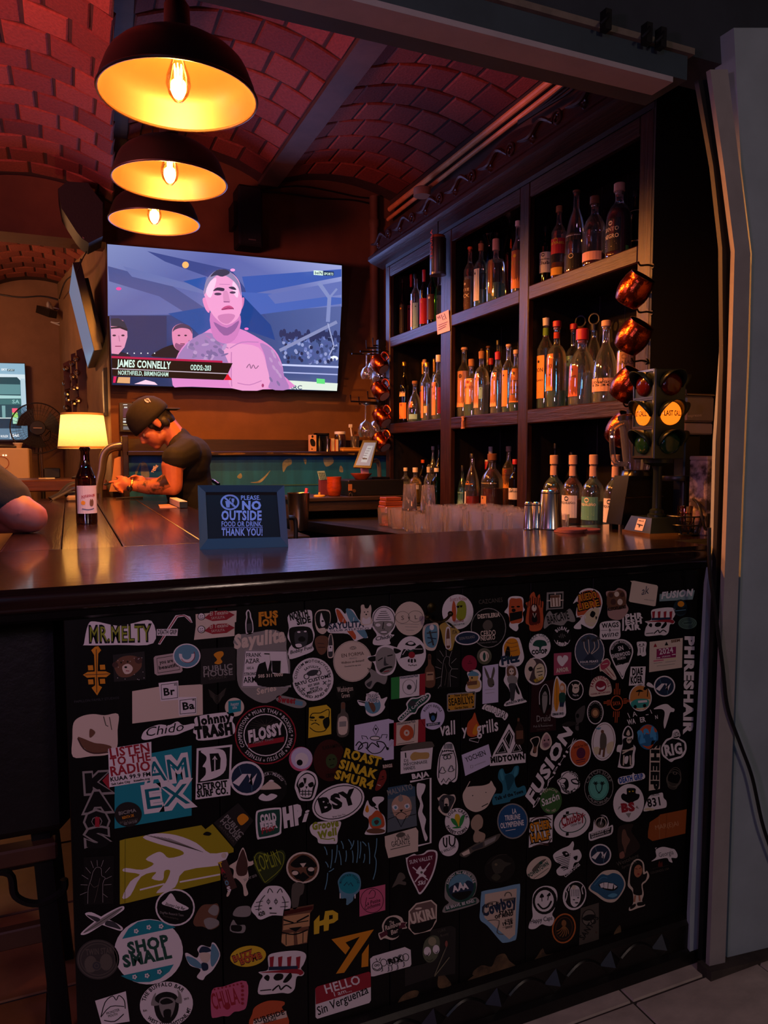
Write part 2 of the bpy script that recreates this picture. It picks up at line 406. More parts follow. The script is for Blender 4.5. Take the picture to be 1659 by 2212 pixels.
vault(1.52,YW,lambda y: beam_x(0,y)[1],lambda y: 0.175+0.0522*(y-2.603),2.70,0.10,5,0.17)
vault(1.52,YW,lambda y: beam_x(1,y)[1],lambda y: beam_x(2,y)[0],2.95,0.10,5,0.20)
vault(1.52,YW,lambda y: beam_x(2,y)[1],lambda y: beam_x(3,y)[0],2.95,0.07,5,0.20)
vault(YW+0.22,YBACK,lambda y: -0.62,lambda y: 0.22,2.60,0.14,6,0.165)
struct('trim_4',MB().box(-0.74,-0.62,YW+0.22,YBACK,2.56,2.80),BEAM)
struct('ceiling',MB().box(-2.3,-0.74,YW+0.2,7.1,2.9,3.0),PLASTER_FAR)
struct('ceiling',MB().box(-2.3,-0.66,1.5,YW,2.95,3.05),PLASTER)

# opening to the terrace: header beam, jamb with the kinked top, outer wall, soffit
HEAD = mat('header_paint','3b4a50',0.55,noise=0.25,scale=6)
SOFF = mat('header_underside','b3a6a4',0.6,noise=0.12,scale=12)
def yprism(pts,y0,y1): return MB().prism([onY(x,y,y0) for x,y in pts],(0,y1-y0,0))
struct('trim_5',MB().box(-2.4,1.318,1.384,1.452,2.120,2.132),SOFF)
struct('trim_6',MB().box(-2.4,1.36,1.384,1.52,2.132,2.20),HEAD)
struct('wall_header',MB().box(-2.4,2.3,1.40,1.52,2.20,3.15),mat('header_wall','30363c',0.8,noise=0.2))
struct('trim_7',MB().box(-2.4,1.37,1.372,1.40,2.186,2.200),mat('header_trim','7d7060',0.7,noise=0.3,scale=20))
struct('wall_soffit',MB().box(-2.4,2.6,-2.5,1.40,2.42,2.50),mat('soffit_paint','6d7078',0.8,noise=0.2,scale=4,bump=0.1))
CABLE = mat('black_rubber','0d0d0e',0.45)
# jamb strips (outlines kinked towards the header)
OUTW = mat('outer_wall','a4b2b6',0.8,noise=0.16,scale=5,bump=0.15)
struct('wall_jamb',yprism([(1562,560),(1560,760),(1546,955),(1540,1180),(1527,1260),(1490,1975),(1490,2140),(1545,2140),(1575,1200),(1588,560)],1.40,1.41),OUTW)
struct('trim_8',yprism([(1508,172),(1541,360),(1560,535),(1562,780),(1551,1100),(1536,1500),(1515,2075),(1534,2075),(1552,1582),(1566,1222),(1581,766),(1587,542),(1564,360),(1535,172)],1.37,1.382),mat('door_track','121113',0.5,noise=0.3,scale=8))
struct('trim_9',yprism([(1534,150),(1564,360),(1587,542),(1581,766),(1566,1222),(1552,1582),(1532,2095),(1566,2095),(1587,1486),(1596,1236),(1615,766),(1621,548),(1598,360),(1572,150)],1.345,1.357),mat('jamb_paint','a39c96',0.75,noise=0.15,scale=9,bump=0.1))
struct('wall_outer',yprism([(1585,60),(1601,360),(1624,548),(1619,766),(1600,1236),(1591,1486),(1570,2100),(1575,2330),(2500,2330),(2500,60)],1.36,1.42),OUTW)
# broken plaster at the foot of the outer wall
struct('baseboard_right',yprism([(1536,2100),(1600,2085),(1640,2075),(1700,2060),(1800,2330),(1530,2330)],1.325,1.37),mat('broken_render','4a4136',0.95,noise=0.6,scale=9,bump=0.6))
# supply cable hanging down the jamb
pts = [onY(x,y,1.335) for x,y in ((1532,1140),(1533,1230),(1545,1320),(1561,1440),(1572,1530),(1600,1610),(1625,1680),(1650,1790),(1690,1900))]
tag(obj('power_cable',MB().tube(smooth_path(pts,6),0.0045,8),CABLE),'thin black power cable hanging down the pale door jamb','cable')
for i,(x,y) in enumerate(((1302,60),(1390,88),(1420,98))):
    p = onY(x,y,1.372); b_ = MB(); b_.box(p.x-0.008,p.x+0.008,1.352,1.372,p.z-0.012,p.z+0.03); b_.tube(smooth_path([(p.x,1.355,p.z+0.02),(p.x-0.01,1.345,p.z+0.005),(p.x-0.022,1.352,p.z-0.008)],4),0.004,6)
    tag(obj('cable_clip',b_,BLACK),'small black clip fixed on the edge of the teal header beam','clip','clips along the header beam')

# ---------------------------------------------------------------- the bar counter
def wood_top():
    m = mat('bar_top_wood','2a1712',0.16,noise=0.55,scale=4,stretch=(1.2,26,26),bump=0.10,coat=0.35)
    return m
WTOP = wood_top()
WTOP2 = mat('bar_top_wood_wing','2d1913',0.17,noise=0.55,scale=4,stretch=(22,1.2,22),bump=0.12,coat=0.35)
BARW = mat('bar_black_wood','0c0a0a',0.42,noise=0.5,scale=3,stretch=(18,18,1),bump=0.05,spec=0.3)
YP = 1.430
bar = thing('bar_counter',(0.75,1.65,0),'black wooden bar counter with varnished L-shaped top, its front covered in stickers','bar counter')
b_ = MB(); out = [(-0.30,1.388),(1.478,1.388),(1.478,1.505),(2.0,1.505),(2.0,1.848),(1.695,1.848),(1.695,1.955),(-0.30,1.955)]
b_.prism([(x,y,BAR_H-0.010) for x,y in out],(0,0,0.010)); obj('countertop',b_,WTOP,bar,smooth=50)
b_ = MB().prism([(-0.30,1.396,BAR_H-0.045),(-0.30,1.385,BAR_H-0.034),(-0.30,1.384,BAR_H-0.014),(-0.30,1.388,BAR_H-0.010),(-0.30,1.50,BAR_H-0.010),(-0.30,1.50,BAR_H-0.045)],(1.778,0,0)); obj('countertop_nosing',b_,WTOP,bar,smooth=50)
obj('countertop_core',MB().box(-0.29,1.69,1.50,1.950,BAR_H-0.045,BAR_H-0.010),WTOP,bar)
for i,(x0,x1) in enumerate(((-0.155,-0.025),(-0.022,0.118),(0.121,0.318),(0.321,0.50))):
    obj('wing_plank',MB().bbox(x0,x1,1.957,4.42,BAR_H-0.040,BAR_H-0.0005*(i % 2),0.002),WTOP2,bar)
obj('wing_edge',MB().bbox(-0.162,-0.155,1.957,4.42,BAR_H-0.05,BAR_H-0.002,0.002),WTOP2,bar)
obj('apron',MB().box(-0.29,1.50,1.422,YP+0.03,0.968,BAR_H-0.045),BARW,bar)
obj('apron_moulding',MB().prism([(-0.29,1.422,BAR_H-0.046),(-0.29,1.400,BAR_H-0.046),(-0.29,1.404,BAR_H-0.058),(-0.29,1.422,BAR_H-0.066)],(1.79,0,0)),BARW,bar)
seams = [-0.018]+[onY(x,1700,YP).x for x in (475,662,842,995,1140,1272)]+[1.506]
for i in range(len(seams)-1):
    obj('front_board',MB().bbox(seams[i]+0.0008,seams[i+1]-0.0008,YP,YP+0.03,-0.08,0.967,0.0012),BARW,bar)
obj('carcass',MB().box(-0.015,1.505,YP+0.031,1.62,0.02,BAR_H-0.045),BARW,bar)
obj('wing_panel',MB().box(0.10,0.13,1.62,4.40,0.02,BAR_H-0.045),BARW,bar)
# carved plinth: sloped ledge, two mouldings and a row of pyramids
CARVE = mat('carved_wood','15110d',0.4,noise=0.6,scale=6,bump=0.15,col2='080706')
b_ = MB().prism([(-0.03,YP,0.040),(-0.03,1.412,0.034),(-0.03,1.404,0.024),(-0.03,1.408,-0.045),(-0.03,1.396,-0.052),(-0.03,1.392,-0.079),(-0.03,YP,-0.079)],(1.545,0,0)); obj('plinth',b_,CARVE,bar,smooth=20)
for i in range(9):
    x = 0.055+0.165*i; b_ = MB()
    b_.add([(x-0.034,1.407,-0.011),(x,1.408,-0.044),(x+0.034,1.407,-0.011),(x,1.404,0.022),(x,1.384,-0.011)],[(0,1,4),(1,2,4),(2,3,4),(3,0,4)]); obj('carved_pyramid',b_,CARVE,bar,smooth=0)
    if i < 8:
        xs = [x+0.034+(0.165-0.068)*t/8 for t in range(9)]
        b_ = MB().tube([(xx,1.405,-0.012+0.024*math.sin(math.pi*t/8)+0.004) for t,xx in enumerate(xs)],0.005,6); obj('carved_swag',b_,CARVE,bar)
# worn patches of bare wood and old paint at the foot of the front
WORN = mat('worn_wood','6b5232',0.85,noise=0.7,scale=30,bump=0.4)
def worn(px,name='worn_patch'): 
    q = Ink(plane_fn((0,YP,0),(0,-1,0))); q.blob(px,'h',3,base=True); obj(name,q.mb,WORN,bar,smooth=0)
for P_ in ([(1020,2105),(1040,2085),(1062,2088),(1072,2066),(1090,2060),(1100,2075),(1116,2088),(1116,2098),(1060,2116)],[(945,2120),(952,2095),(962,2108),(975,2128),(950,2135)],[(858,2170),(870,2150),(890,2140),(905,2142),(895,2160),(868,2176)],
           [(1145,2085),(1160,2066),(1172,2048),(1180,2062),(1205,2058),(1210,2068),(1165,2080)],[(1250,2046),(1290,2032),(1292,2040),(1252,2056)],[(1325,2020),(1338,1998),(1342,2012),(1336,2026)],[(1010,2118),(1030,2104),(1034,2112),(1015,2126)]):
    worn(P_)
# coat hook screwed to the front
hk = thing('coat_hook',onY(930,1330,YP),'old brass coat hook screwed to the black bar front','hook')
BRASSD = mat('old_brass','4a3d22',0.4,0.9,noise=0.4,scale=30)
p = onY(931,1312,YP); obj('hook_plate',MB().lathe([(0.011,0),(0.011,0.003),(0.006,0.006)],16,Matrix.Translation(p) @ Matrix.Rotation(R(90),4,'X')),BRASSD,hk)
q = [onY(x,y,Y) for x,y,Y in ((927,1318,1.428),(926,1328,1.42),(932,1338,1.39),(950,1343,1.37),(965,1337,1.365),(973,1326,1.36))]
obj('hook_arm',MB().tube(smooth_path(q,5),0.0032,8),BRASSD,hk); obj('hook_tip',MB().ball(q[-1],0.006,12),BRASSD,hk); obj('hook_tip',MB().ball(onY(923,1333,1.405),0.006,12),BRASSD,hk)
# ---------------------------------------------------------------- pendant lamps over the bar wing
SHADE_OUT = mat('shade_black','15100e',0.45); SHADE_IN = mat('shade_enamel',(0.020,0.0098,0.0034),0.4)
BULBG = thin_glass('bulb_glass',(1.0,0.80,0.45),0.08)
FIL = mat('filament','ffcc77',0.5,emit=(1.0,0.62,0.22),estr=70)
CORD = mat('lamp_cord','0e0c0c',0.6)
for (x,y,z,sc,pw,ns) in ((0.291,2.046,2.185,1.0,125,'largest of the row'),(0.366,2.83,2.243,1.0,125,'hanging between its two twins'),(0.396,3.627,2.330,1.0,125,'hanging closest to the wall television')):
    L = thing('pendant_lamp',(x,y,z),'black dome pendant lamp, glowing orange inside, '+ns,'lamp','pendant lamps over the bar wing')
    out = [(0.2,0.0),(0.195,0.025),(0.179,0.066),(0.170,0.082),(0.152,0.100),(0.118,0.122),(0.075,0.136),(0.042,0.141)]
    obj('shade',MB().lathe(out,48,cap=False),SHADE_OUT,L,local=True,smooth=50)
    obj('shade_lining',MB().lathe([(r-0.0025,h+(0.0 if i == 0 else -0.002)) for i,(r,h) in enumerate(out)][::-1],48,cap=False),SHADE_IN,L,local=True,smooth=50)
    obj('rim',MB().tube([(0.2*math.cos(2*math.pi*i/48),0.2*math.sin(2*math.pi*i/48),0) for i in range(48)],0.0042,8,closed=True),SHADE_IN,L,local=True)
    obj('neck',MB().lathe([(0.046,0.136),(0.044,0.150),(0.034,0.160),(0.032,0.225),(0.022,0.24),(0.004,0.27)],24),SHADE_OUT,L,local=True,smooth=40)
    obj('cord',MB().tube([(0,0,0.265),(0,0,3.02-z)],0.0035,8),CORD,L,local=True)
    obj('socket',MB().lathe([(0.018,0.139),(0.018,0.105),(0.015,0.10)],16),CORD,L,local=True)
    bl = obj('bulb',MB().lathe([(0.0001,-0.012),(0.012,-0.010),(0.026,0.008),(0.032,0.03),(0.030,0.05),(0.018,0.085),(0.014,0.103)],20,cap=False),BULBG,L,local=True,smooth=60)
    fb = MB()
    for i in range(6):
        a = math.pi*2*i/6; fb.tube([(0.006*math.cos(a),0.006*math.sin(a),0.010),(0.010*math.cos(a+.3),0.010*math.sin(a+.3),0.080)],0.0016,5)
    obj('filament',fb,FIL,bl,local=True)
    lo = lamp('pendant_light','POINT',(x,y,z+0.038),(1.0,0.38,0.09),pw,0.028)

# ---------------------------------------------------------------- wall television
tn = Vector((0,-0.76,-0.172)).normalized()
TVF = plane_fn(onY(230,528,4.40),tn)
tv = thing('television',TVF(485,838,0),'large flat wall television showing a bare-chested fighter','television')
TVB = mat('tv_black','060607',0.35)
q = [TVF(x,y,0) for x,y in ((230,527),(741,571),(729,847),(242,833))]
back = [p-tn*0.035 for p in q]; b_ = MB(); b_.add(q+back,[(3,2,1,0),(4,5,6,7),(0,1,5,4),(1,2,6,5),(2,3,7,6),(3,0,4,7)]); obj('casing',b_,TVB,tv,smooth=0)
c_ = sum(q,Vector())/4; obj('wall_bracket',MB().box(c_.x-0.18,c_.x+0.18,c_.y+0.02,YW-0.002,c_.z-0.14,c_.z+0.14),TVB,tv)
SCR = vcol_mat('screen_glow',0.25,emit=1.15)
def C(h): return srgb(h)
T = Ink(lambda x,y,h: TVF(220+x/3.072,500+y/3.072,h+0.0015),0.0004)
def quad(pts,cols): T.up(); T.face(pts,None,[C(c) for c in cols])
quad([(36,84),(820,150),(1592,226),(1592,500),(700,560),(40,560)],['7c86b8','5a62a4','98a0d4','6a76b4','2f4a9a','5a639c'])
quad([(50,555),(720,555),(1590,495),(1560,1058),(70,1018)],['3a4270','20407c','55629a','4a5688','23284a'])
for P,c in (([(40,230),(420,330),(760,560),(620,580),(380,430),(48,330)],'4a5288'),([(300,130),(860,255),(1100,580),(980,480),(700,300),(420,200)],'3b4684'),([(930,300),(1590,250),(1590,300),(960,420)],'3a56a8'),([(900,400),(1590,440),(1590,480),(980,560)],'4660b0'),([(140,230),(700,380),(700,420),(200,300)],'6670a8'),([(540,330),(690,300),(690,400)],'28509e'),([(1100,420),(1590,330),(1590,420),(1150,480)],'5f6cae'),([(440,545),(700,500),(740,640),(660,700),(600,640)],'1d4a92'),([(60,560),(430,560),(430,830),(70,830)],'2c335c'),([(930,420),(1120,620),(1150,720),(920,640)],'1b3f86')):
    T.poly(P,c)
for x,y,r,c in ((555,222,22,'ffb56a'),(868,256,16,'ff9ad8'),(112,380,18,'e0489a'),(960,646,14,'f070c0'),(1385,690,22,'2a9aa8'),(1540,842,28,'e8f0ff')): T.ell(x,y,r,r*0.6 if c != 'ffb56a' else r,c)
T.line([(1440,340),(1510,440),(1500,600)],26,'7d88bc'); T.line([(1510,440),(1560,380)],14,'7d88bc')
# crowd and cage
random.seed(3)
for i in range(120): T.ell(1200+random.random()*360,700+random.random()*170,10,12,random.choice(('6a78b8','34406c','8f98c8','4a5690','22284a')))
for i in range(20): T.ell(1190+i*20,720-random.random()*50,13,26,'28305a')
T.line([(1180,790),(1560,600)],22,'8088b4'); T.line([(1500,610),(1540,760),(1510,820)],8,'9aa2cc'); T.line([(1190,885),(1570,900)],12,'c0c8f0'); T.line([(1200,935),(1565,950)],8,'a8b0e0')
T.poly([(1190,985),(1565,1008),(1560,1058),(1230,1045)],'d8e4d8'); T.poly([(1425,975),(1480,980),(1480,1012),(1425,1008)],'5fd87a'); T.text('ARC',1236,1046,1330,1048,26,'3a4468')
# two men beside the fighter
T.blob([(340,832),(375,790),(440,760),(490,750),(580,760),(620,832)],'10131f'); T.blob([(466,700),(472,640),(520,612),(575,625),(600,665),(596,740),(560,785),(520,795),(480,765)],'d884ac'); T.blob([(470,665),(485,630),(530,612),(585,630),(600,680),(580,650),(530,640),(490,650)],'4a3a58')
T.blob([(492,740),(520,750),(560,745),(580,720),(590,745),(556,790),(515,795),(485,765)],'8a4f78'); T.ell(512,690,9,5,'2a1a30'); T.ell(556,690,9,5,'2a1a30'); T.line([(520,745),(550,745)],5,'6a2a50')
T.blob([(64,830),(100,800),(150,805),(190,830)],'141a2c'); T.poly([(58,590),(90,578),(140,590),(168,640),(170,700),(150,770),(110,815),(64,810)],'d78fb0'); T.poly([(58,578),(110,575),(150,600),(172,650),(168,662),(120,632),(60,628)],'2a2e40'); T.line([(60,640),(120,636),(168,655)],12,'1a1c2a')
T.ell(82,690,12,6,'3a2036'); T.ell(140,690,11,6,'3a2036'); T.line([(88,762),(130,762)],6,'8a3a60'); T.line([(112,690),(118,730)],5,'b06a90')
for i in range(5): T.ell(170+i*45,808,4,4,'ffffff')
# the fighter: shoulders, neck, head
T.blob([(490,850),(560,740),(680,670),(740,640),(900,640),(1060,720),(1150,790),(1195,880),(1210,960),(1245,1046),(600,1030),(470,1020)],'d884c4',3)
T.blob([(495,850),(570,740),(680,672),(780,700),(850,790),(850,870),(700,850),(560,850)],'9a78b0',3); T.blob([(1050,740),(1130,780),(1190,880),(1210,960),(1240,1046),(1110,1040),(1100,930),(1080,820)],'a878b4',3)
T.blob([(800,760),(900,745),(1040,770),(1090,880),(1100,1040),(860,1040),(850,900)],'e39ac9',3); T.line([(860,800),(858,940),(862,1030)],7,'c078b0',smooth=3); T.line([(690,690),(780,745),(840,775)],7,'b070ae',smooth=3); T.line([(850,775),(930,735),(1040,735)],7,'b878b4',smooth=3); T.line([(900,1005),(980,1018),(1060,990)],6,'c078b0',smooth=3)
for i in range(26):
    x,y = random.uniform(540,830),random.uniform(720,845); T.ell(x,y,random.uniform(12,30),random.uniform(6,14),random.choice(('7a6498','b290c0','86709f')),random.uniform(0,180),10)
for i in range(9): T.ell(1150+random.uniform(-30,40),800+i*26,20,8,random.choice(('806a9c','b890c0')),60,10)
T.line([(960,905),(980,880),(990,910),(1005,885),(1020,910),(1040,890)],6,'8a5a80',smooth=3); T.ell(1068,1022,8,12,'a03a70')
T.blob([(720,540),(740,700),(830,745),(900,690),(920,560),(820,520)],'c878b8',3); T.blob([(740,600),(830,640),(910,590),(880,660),(810,690)],'8f5a98',3)
T.blob([(668,450),(690,440),(715,480),(712,540),(685,510)],'e58ac0',3); T.blob([(945,440),(925,450),(922,520),(940,490)],'d07ab0',3)
T.blob([(676,400),(700,320),(760,268),(840,265),(905,320),(925,400),(930,500),(900,580),(830,620),(770,590),(715,520),(690,450)],'e89acb',4)
T.blob([(678,420),(690,330),(740,270),(800,250),(860,275),(912,345),(924,430),(900,360),(850,310),(790,285),(740,310),(705,370)],'8a80a8',4); T.blob([(720,300),(760,258),(820,252),(850,275),(800,300),(760,290)],'3c3850',3)
T.blob([(690,400),(720,330),(760,310),(745,380),(720,440)],'f6c4e4',3); T.blob([(870,330),(905,380),(900,440),(870,400)],'f6c4e4',3)
T.blob([(738,395),(765,372),(812,378),(806,396),(768,392)],'3a2c48',3); T.blob([(840,372),(872,366),(893,386),(870,386)],'3a2c48',3); T.ell(770,415,24,9,'4a3656'); T.ell(868,405,20,8,'4a3656')
T.blob([(806,400),(832,396),(848,450),(850,466),(812,472),(806,450)],'d488b8',3); T.line([(808,466),(848,468)],6,'8a4a80')
T.blob([(792,520),(815,498),(850,492),(876,512),(840,518)],'c04a80',3); T.line([(796,520),(838,508),(876,514)],5,'7a2a5a'); T.blob([(770,560),(840,545),(885,560),(840,612),(790,600)],'c87ab0',3); T.line([(780,350),(850,352)],4,'c07aae')
# caption bars
T.poly([(64,826),(800,858),(800,874),(64,842)],'b01648'); T.poly([(65,840),(868,874),(836,944),(67,908)],'08070c'); T.poly([(67,912),(834,946),(808,986),(69,958)],'0d080c'); T.poly([(834,942),(864,986),(810,986)],'d81830'); T.line([(67,910),(836,944)],5,'c8b8c8')
T.text('JAMES CONNELLY',103,896,455,912,46,'cfeadf',0.03); T.text('ODDS:-203',586,918,726,924,34,'bfe0d4',0.03); T.text('NORTHFIELD, BIRMINGHAM',106,950,442,962,28,'bfe0d4',0.02)
T.poly([(70,962),(188,966),(186,1010),(72,1006)],'141018'); T.poly([(110,966),(188,968),(186,1008),(100,1004)],'d8a070'); T.poly([(78,962),(98,962),(90,1004),(74,1004)],'d0185a'); T.poly([(215,1012),(290,985),(350,1000),(370,1018)],'f2c8e0')
T.poly([(1406,258),(1468,262),(1468,292),(1406,288)],'d8f4e4'); T.poly([(1468,262),(1540,267),(1540,294),(1468,292)],'12244a'); T.text('beIN',1412,283,1464,286,20,'1a2a4a'); T.text('SPORTS',1474,288,1536,291,16,'d8f4e4')
T.obj('screen',SCR,tv)
c_ = sum((TVF(x,y,0.02) for x,y in ((230,527),(741,571),(729,847),(242,833))),Vector())/4
tl_ = lamp('television_light','AREA',c_,(0.30,0.40,1.0),15,1.3,aim=c_+tn); tl_.data.shape = 'RECTANGLE'; tl_.data.size_y = 0.7

# ---------------------------------------------------------------- loudspeakers
SPK = mat('speaker_black','0a0909',0.6,noise=0.4,scale=120,bump=0.1)
sp = thing('loudspeaker',onY(185,520,4.4),'black wedge-shaped loudspeaker angled on the pillar corner beside the brick vault','speaker')
P = [(125,408),(145,392),(190,395),(203,414),(222,438),(222,510),(192,525),(177,515),(165,500),(133,450)]
obj('cabinet',yprism(P,4.30,4.54),SPK,sp); obj('bracket',yprism([(205,420),(226,425),(226,448),(205,445)],4.5,YW),BLACK,sp)
obj('badge',yprism([(178,511),(182,513),(182,516),(178,514)],4.296,4.30),mat('badge_silver','9a9088',0.3,0.8),sp)
obj('speaker_wire',MB().tube(smooth_path([onY(x,y,4.5) for x,y in ((192,525),(186,545),(178,560),(170,580),(165,590))],4),0.003,6),CABLE,sp)
sp = thing('loudspeaker',onY(537,526,4.5),'slim black box loudspeaker on the wall above the large television','speaker')
a_,z_ = onY(509,527,4.46),onY(567,403,4.46)
obj('cabinet',MB().bbox(a_.x+0.02,z_.x,4.46,4.62,a_.z,z_.z,0.01),SPK,sp); obj('grille',MB().bbox(a_.x+0.03,z_.x-0.012,4.452,4.46,a_.z+0.015,z_.z-0.012,0.003),mat('speaker_grille','0e0d0d',0.8,noise=0.5,scale=300),sp)
obj('bracket',MB().box(a_.x,a_.x+0.02,4.5,YW,a_.z+0.12,a_.z+0.26),BLACK,sp); obj('badge',MB().box(a_.x+0.075,a_.x+0.12,4.449,4.453,a_.z+0.03,a_.z+0.036),MATS['badge_silver'],sp)
# cables along the top of the wall
for pts in ([(560,410),(640,402),(700,410),(770,425),(800,428)],[(568,414),(620,418),(690,428),(760,432),(800,440)],[(228,345),(226,360),(245,362),(258,360)]):
    tag(obj('wall_cable',MB().tube(smooth_path([onY(x,y,YW-0.012) for x,y in pts],4),0.005,6),CABLE),'dark cable strung along the top of the television wall','cable','cables on the television wall')
# vertical conduit beside the shelf
tag(obj('conduit_pipe',MB().lathe([(0.028,0),(0.028,1.75),(0.034,1.76),(0.034,1.8),(0.028,1.81),(0.028,1.95)],16,Matrix.Translation(onY(808,700,YW-0.04).xy.to_3d()+Vector((0,0,1.0)))),mat('pipe_paint','6b4c36',0.7,noise=0.3)),'upright painted pipe in the corner between television wall and bottle shelf','pipe')

# ---------------------------------------------------------------- tilted television on the return wall
sv = thing('television',onY(204,800,4.9),'tilted flat television seen edge-on, bracketed to the pillar side wall','television')
A_,B_,C_,D_ = onY(157,567,4.76),onY(149,630,5.25),onY(190,796,5.25),onY(204,757,4.76)
nv = (B_-A_).cross(D_-A_).normalized(); nv = nv if nv.x < 0 else -nv
b_ = MB(); q = [A_,B_,C_,D_]; bk = [p-nv*0.045 for p in q]; b_.add(q+bk,[(0,1,2,3),(7,6,5,4),(0,4,5,1),(1,5,6,2),(2,6,7,3),(3,7,4,0)]); obj('casing',b_,mat('tv_plastic','2a211e',0.4),sv,smooth=0)
ins = lambda a,b: a+(b-a)*0.03
cc = (A_+B_+C_+D_)/4; b_ = MB(); b_.add([ins(p,cc)+nv*0.001 for p in q],[(0,1,2,3)]); obj('screen',b_,mat('side_screen','101418',0.2,emit='7f93b8',estr=0.55),sv,smooth=0)
mid = (A_+B_+C_+D_)/4-nv*0.05; obj('back_housing',MB().prism([ins(A_,cc)-nv*0.045+(cc-A_)*.25,B_-nv*0.045+(cc-B_)*.3,C_-nv*0.045+(cc-C_)*.2,D_-nv*0.045+(cc-D_)*.2],-nv*0.03),TVB,sv)
obj('bracket',MB().tube([mid+Vector((0.02,0,-0.06)),Vector((0.16,mid.y-0.02,mid.z-0.10))],0.02,8),TVB,sv); obj('bracket_arm',MB().tube([onY(192,633,4.85),onY(203,690,4.85),onY(216,700,4.85)],0.012,6),TVB,sv)

# ---------------------------------------------------------------- things of the far room
RW = mat('rack_wood','5f2c16',0.5,noise=0.4,scale=6,stretch=(6,6,1)); CHR = mat('chrome','c8c0c0',0.12,1.0)
rk = thing('wall_rack',onY(175,890,5.8),'brown wooden wall rack holding shiny glass bottles beside the pillar','rack')
for P,y0,y1 in (([(165,757),(177,752),(198,797),(201,892),(173,892)],5.62,5.66),([(153,765),(163,762),(166,892),(158,892)],5.82,5.86),([(136,785),(151,778),(155,892),(142,892)],6.15,6.19)): obj('rack_board',yprism(P,y0,y1),RW,rk)
for P,y0 in (([(150,843),(172,836),(172,862),(150,866)],5.70),([(138,812),(152,808),(152,838),(140,842)],6.0)): obj('rack_shelf',yprism(P,y0,y0+0.1),RW,rk)
for x,y,yy in ((143,797,6.1),(157,786,5.78),(166,776,5.58),(141,829,6.1),(148,825,6.05),(158,814,5.78),(167,806,5.58),(146,852,6.1),(149,864,6.05),(160,842,5.7),(167,838,5.66),(161,872,5.78),(170,866,5.58),(144,882,6.1)):
    c_ = onY(x,y,yy); tag(obj('bottle',MB().lathe([(0.012,0),(0.014,0.02),(0.020,0.03),(0.034,0.05),(0.036,0.16),(0.030,0.17)],14,Matrix.Translation(c_) @ Matrix.Rotation(R(-80),4,'X') @ Matrix.Diagonal((.62,.62,.6,1)),cap=True),CHR),'shiny bottle lying in the brown wall rack','bottle','bottles lying in the wall rack')
FRM = mat('frame_black','120e0c',0.4); PAPER = mat('paper_cream','cdbfa6',0.8)
for P,y0,lb,ht in (([(223,795),(235,793),(239,900),(226,897)],4.83,'narrow black picture frame hung on the pillar side, topmost of three',0),([(217,836),(224,835),(226,898),(219,898)],5.2,'pale picture frame hanging behind the black frame on the pillar',1),([(226,926),(236,924),(238,970),(227,972)],4.92,'dark picture frame low on the pillar beside the glowing lampshade',2)):
    f = thing('picture_frame',onY(P[2][0],P[2][1],y0),lb,'picture'); obj('frame',yprism(P,y0,y0+0.16),FRM if ht != 1 else mat('frame_grey','6b6460',0.5),f)
    x0 = P[0][0]; obj('picture',yprism([(P[0][0]-1.2,P[0][1]+6),(P[0][0]+1,P[0][1]+6),(P[3][0]+1,P[3][1]-6),(P[3][0]-1.2,P[3][1]-6)],y0+0.02,y0+0.14),PAPER,f)
# far television with its broadcast graphics
ft = thing('television',onY(30,955,6.9),'far wall television showing a blue racing broadcast','television'); FT = plane_fn((0,6.90,0),(0,-1,0))
obj('casing',yprism([(-90,781),(54,784),(61,953),(-90,953)],6.902,6.95),TVB,ft)
S = Ink(lambda x,y,h: FT(x/7.9,780+y/7.9,h),0.0006)
S.poly([(-640,20),(418,45),(478,1338),(-640,1338)],'8fb6cc'); S.poly([(-640,200),(425,230),(430,330),(-640,300)],'d4e6ee'); S.poly([(350,300),(425,300),(470,1330),(380,1200)],'b8d2de'); S.poly([(365,760),(440,740),(478,1338),(300,1338),(380,1160)],'5a7890')
S.poly([(-640,268),(290,275),(345,330),(375,1100),(340,1150),(-640,1150)],'24484f'); S.poly([(-640,380),(345,400),(350,570),(-640,560)],'5f8f92'); S.poly([(-640,570),(355,590),(360,640),(-640,640)],'a8d4d2'); S.poly([(-640,650),(360,650),(365,740),(-640,740)],'3f6f6e'); S.text('SA',205,720,330,722,60,'8fc0bc')
S.poly([(-640,985),(370,985),(372,1150),(-640,1150)],'12303e'); S.line([(-640,972),(290,972)],14,'e8f4f0'); S.poly([(30,760),(90,760),(95,970),(40,970)],'7aa8a8')
S.poly([(205,805),(300,805),(290,880),(208,880)],'ff5a78'); S.poly([(210,880),(300,880),(310,960),(212,960)],'9ad86a'); S.poly([(215,960),(308,960),(308,1070),(222,1070)],'a8dcc0')
S.poly([(-640,1150),(470,1150),(478,1338),(-640,1338)],'5f7f96'); S.text('ROLEX',10,1300,140,1300,36,'ffffff'); S.text('|',165,1300,185,1300,70,'ffffff'); S.text('SAIL',205,1288,330,1288,44,'ffffff',0.04,0.2); S.poly([(125,135),(245,135),(245,172),(125,172)],'14303e'); S.text('SKY',20,160,120,160,34,'ffffff'); S.text('SPORT',132,166,240,166,28,'d8f0f4')
S.obj('screen',vcol_mat('far_screen_glow',0.25,emit=1.0),ft)
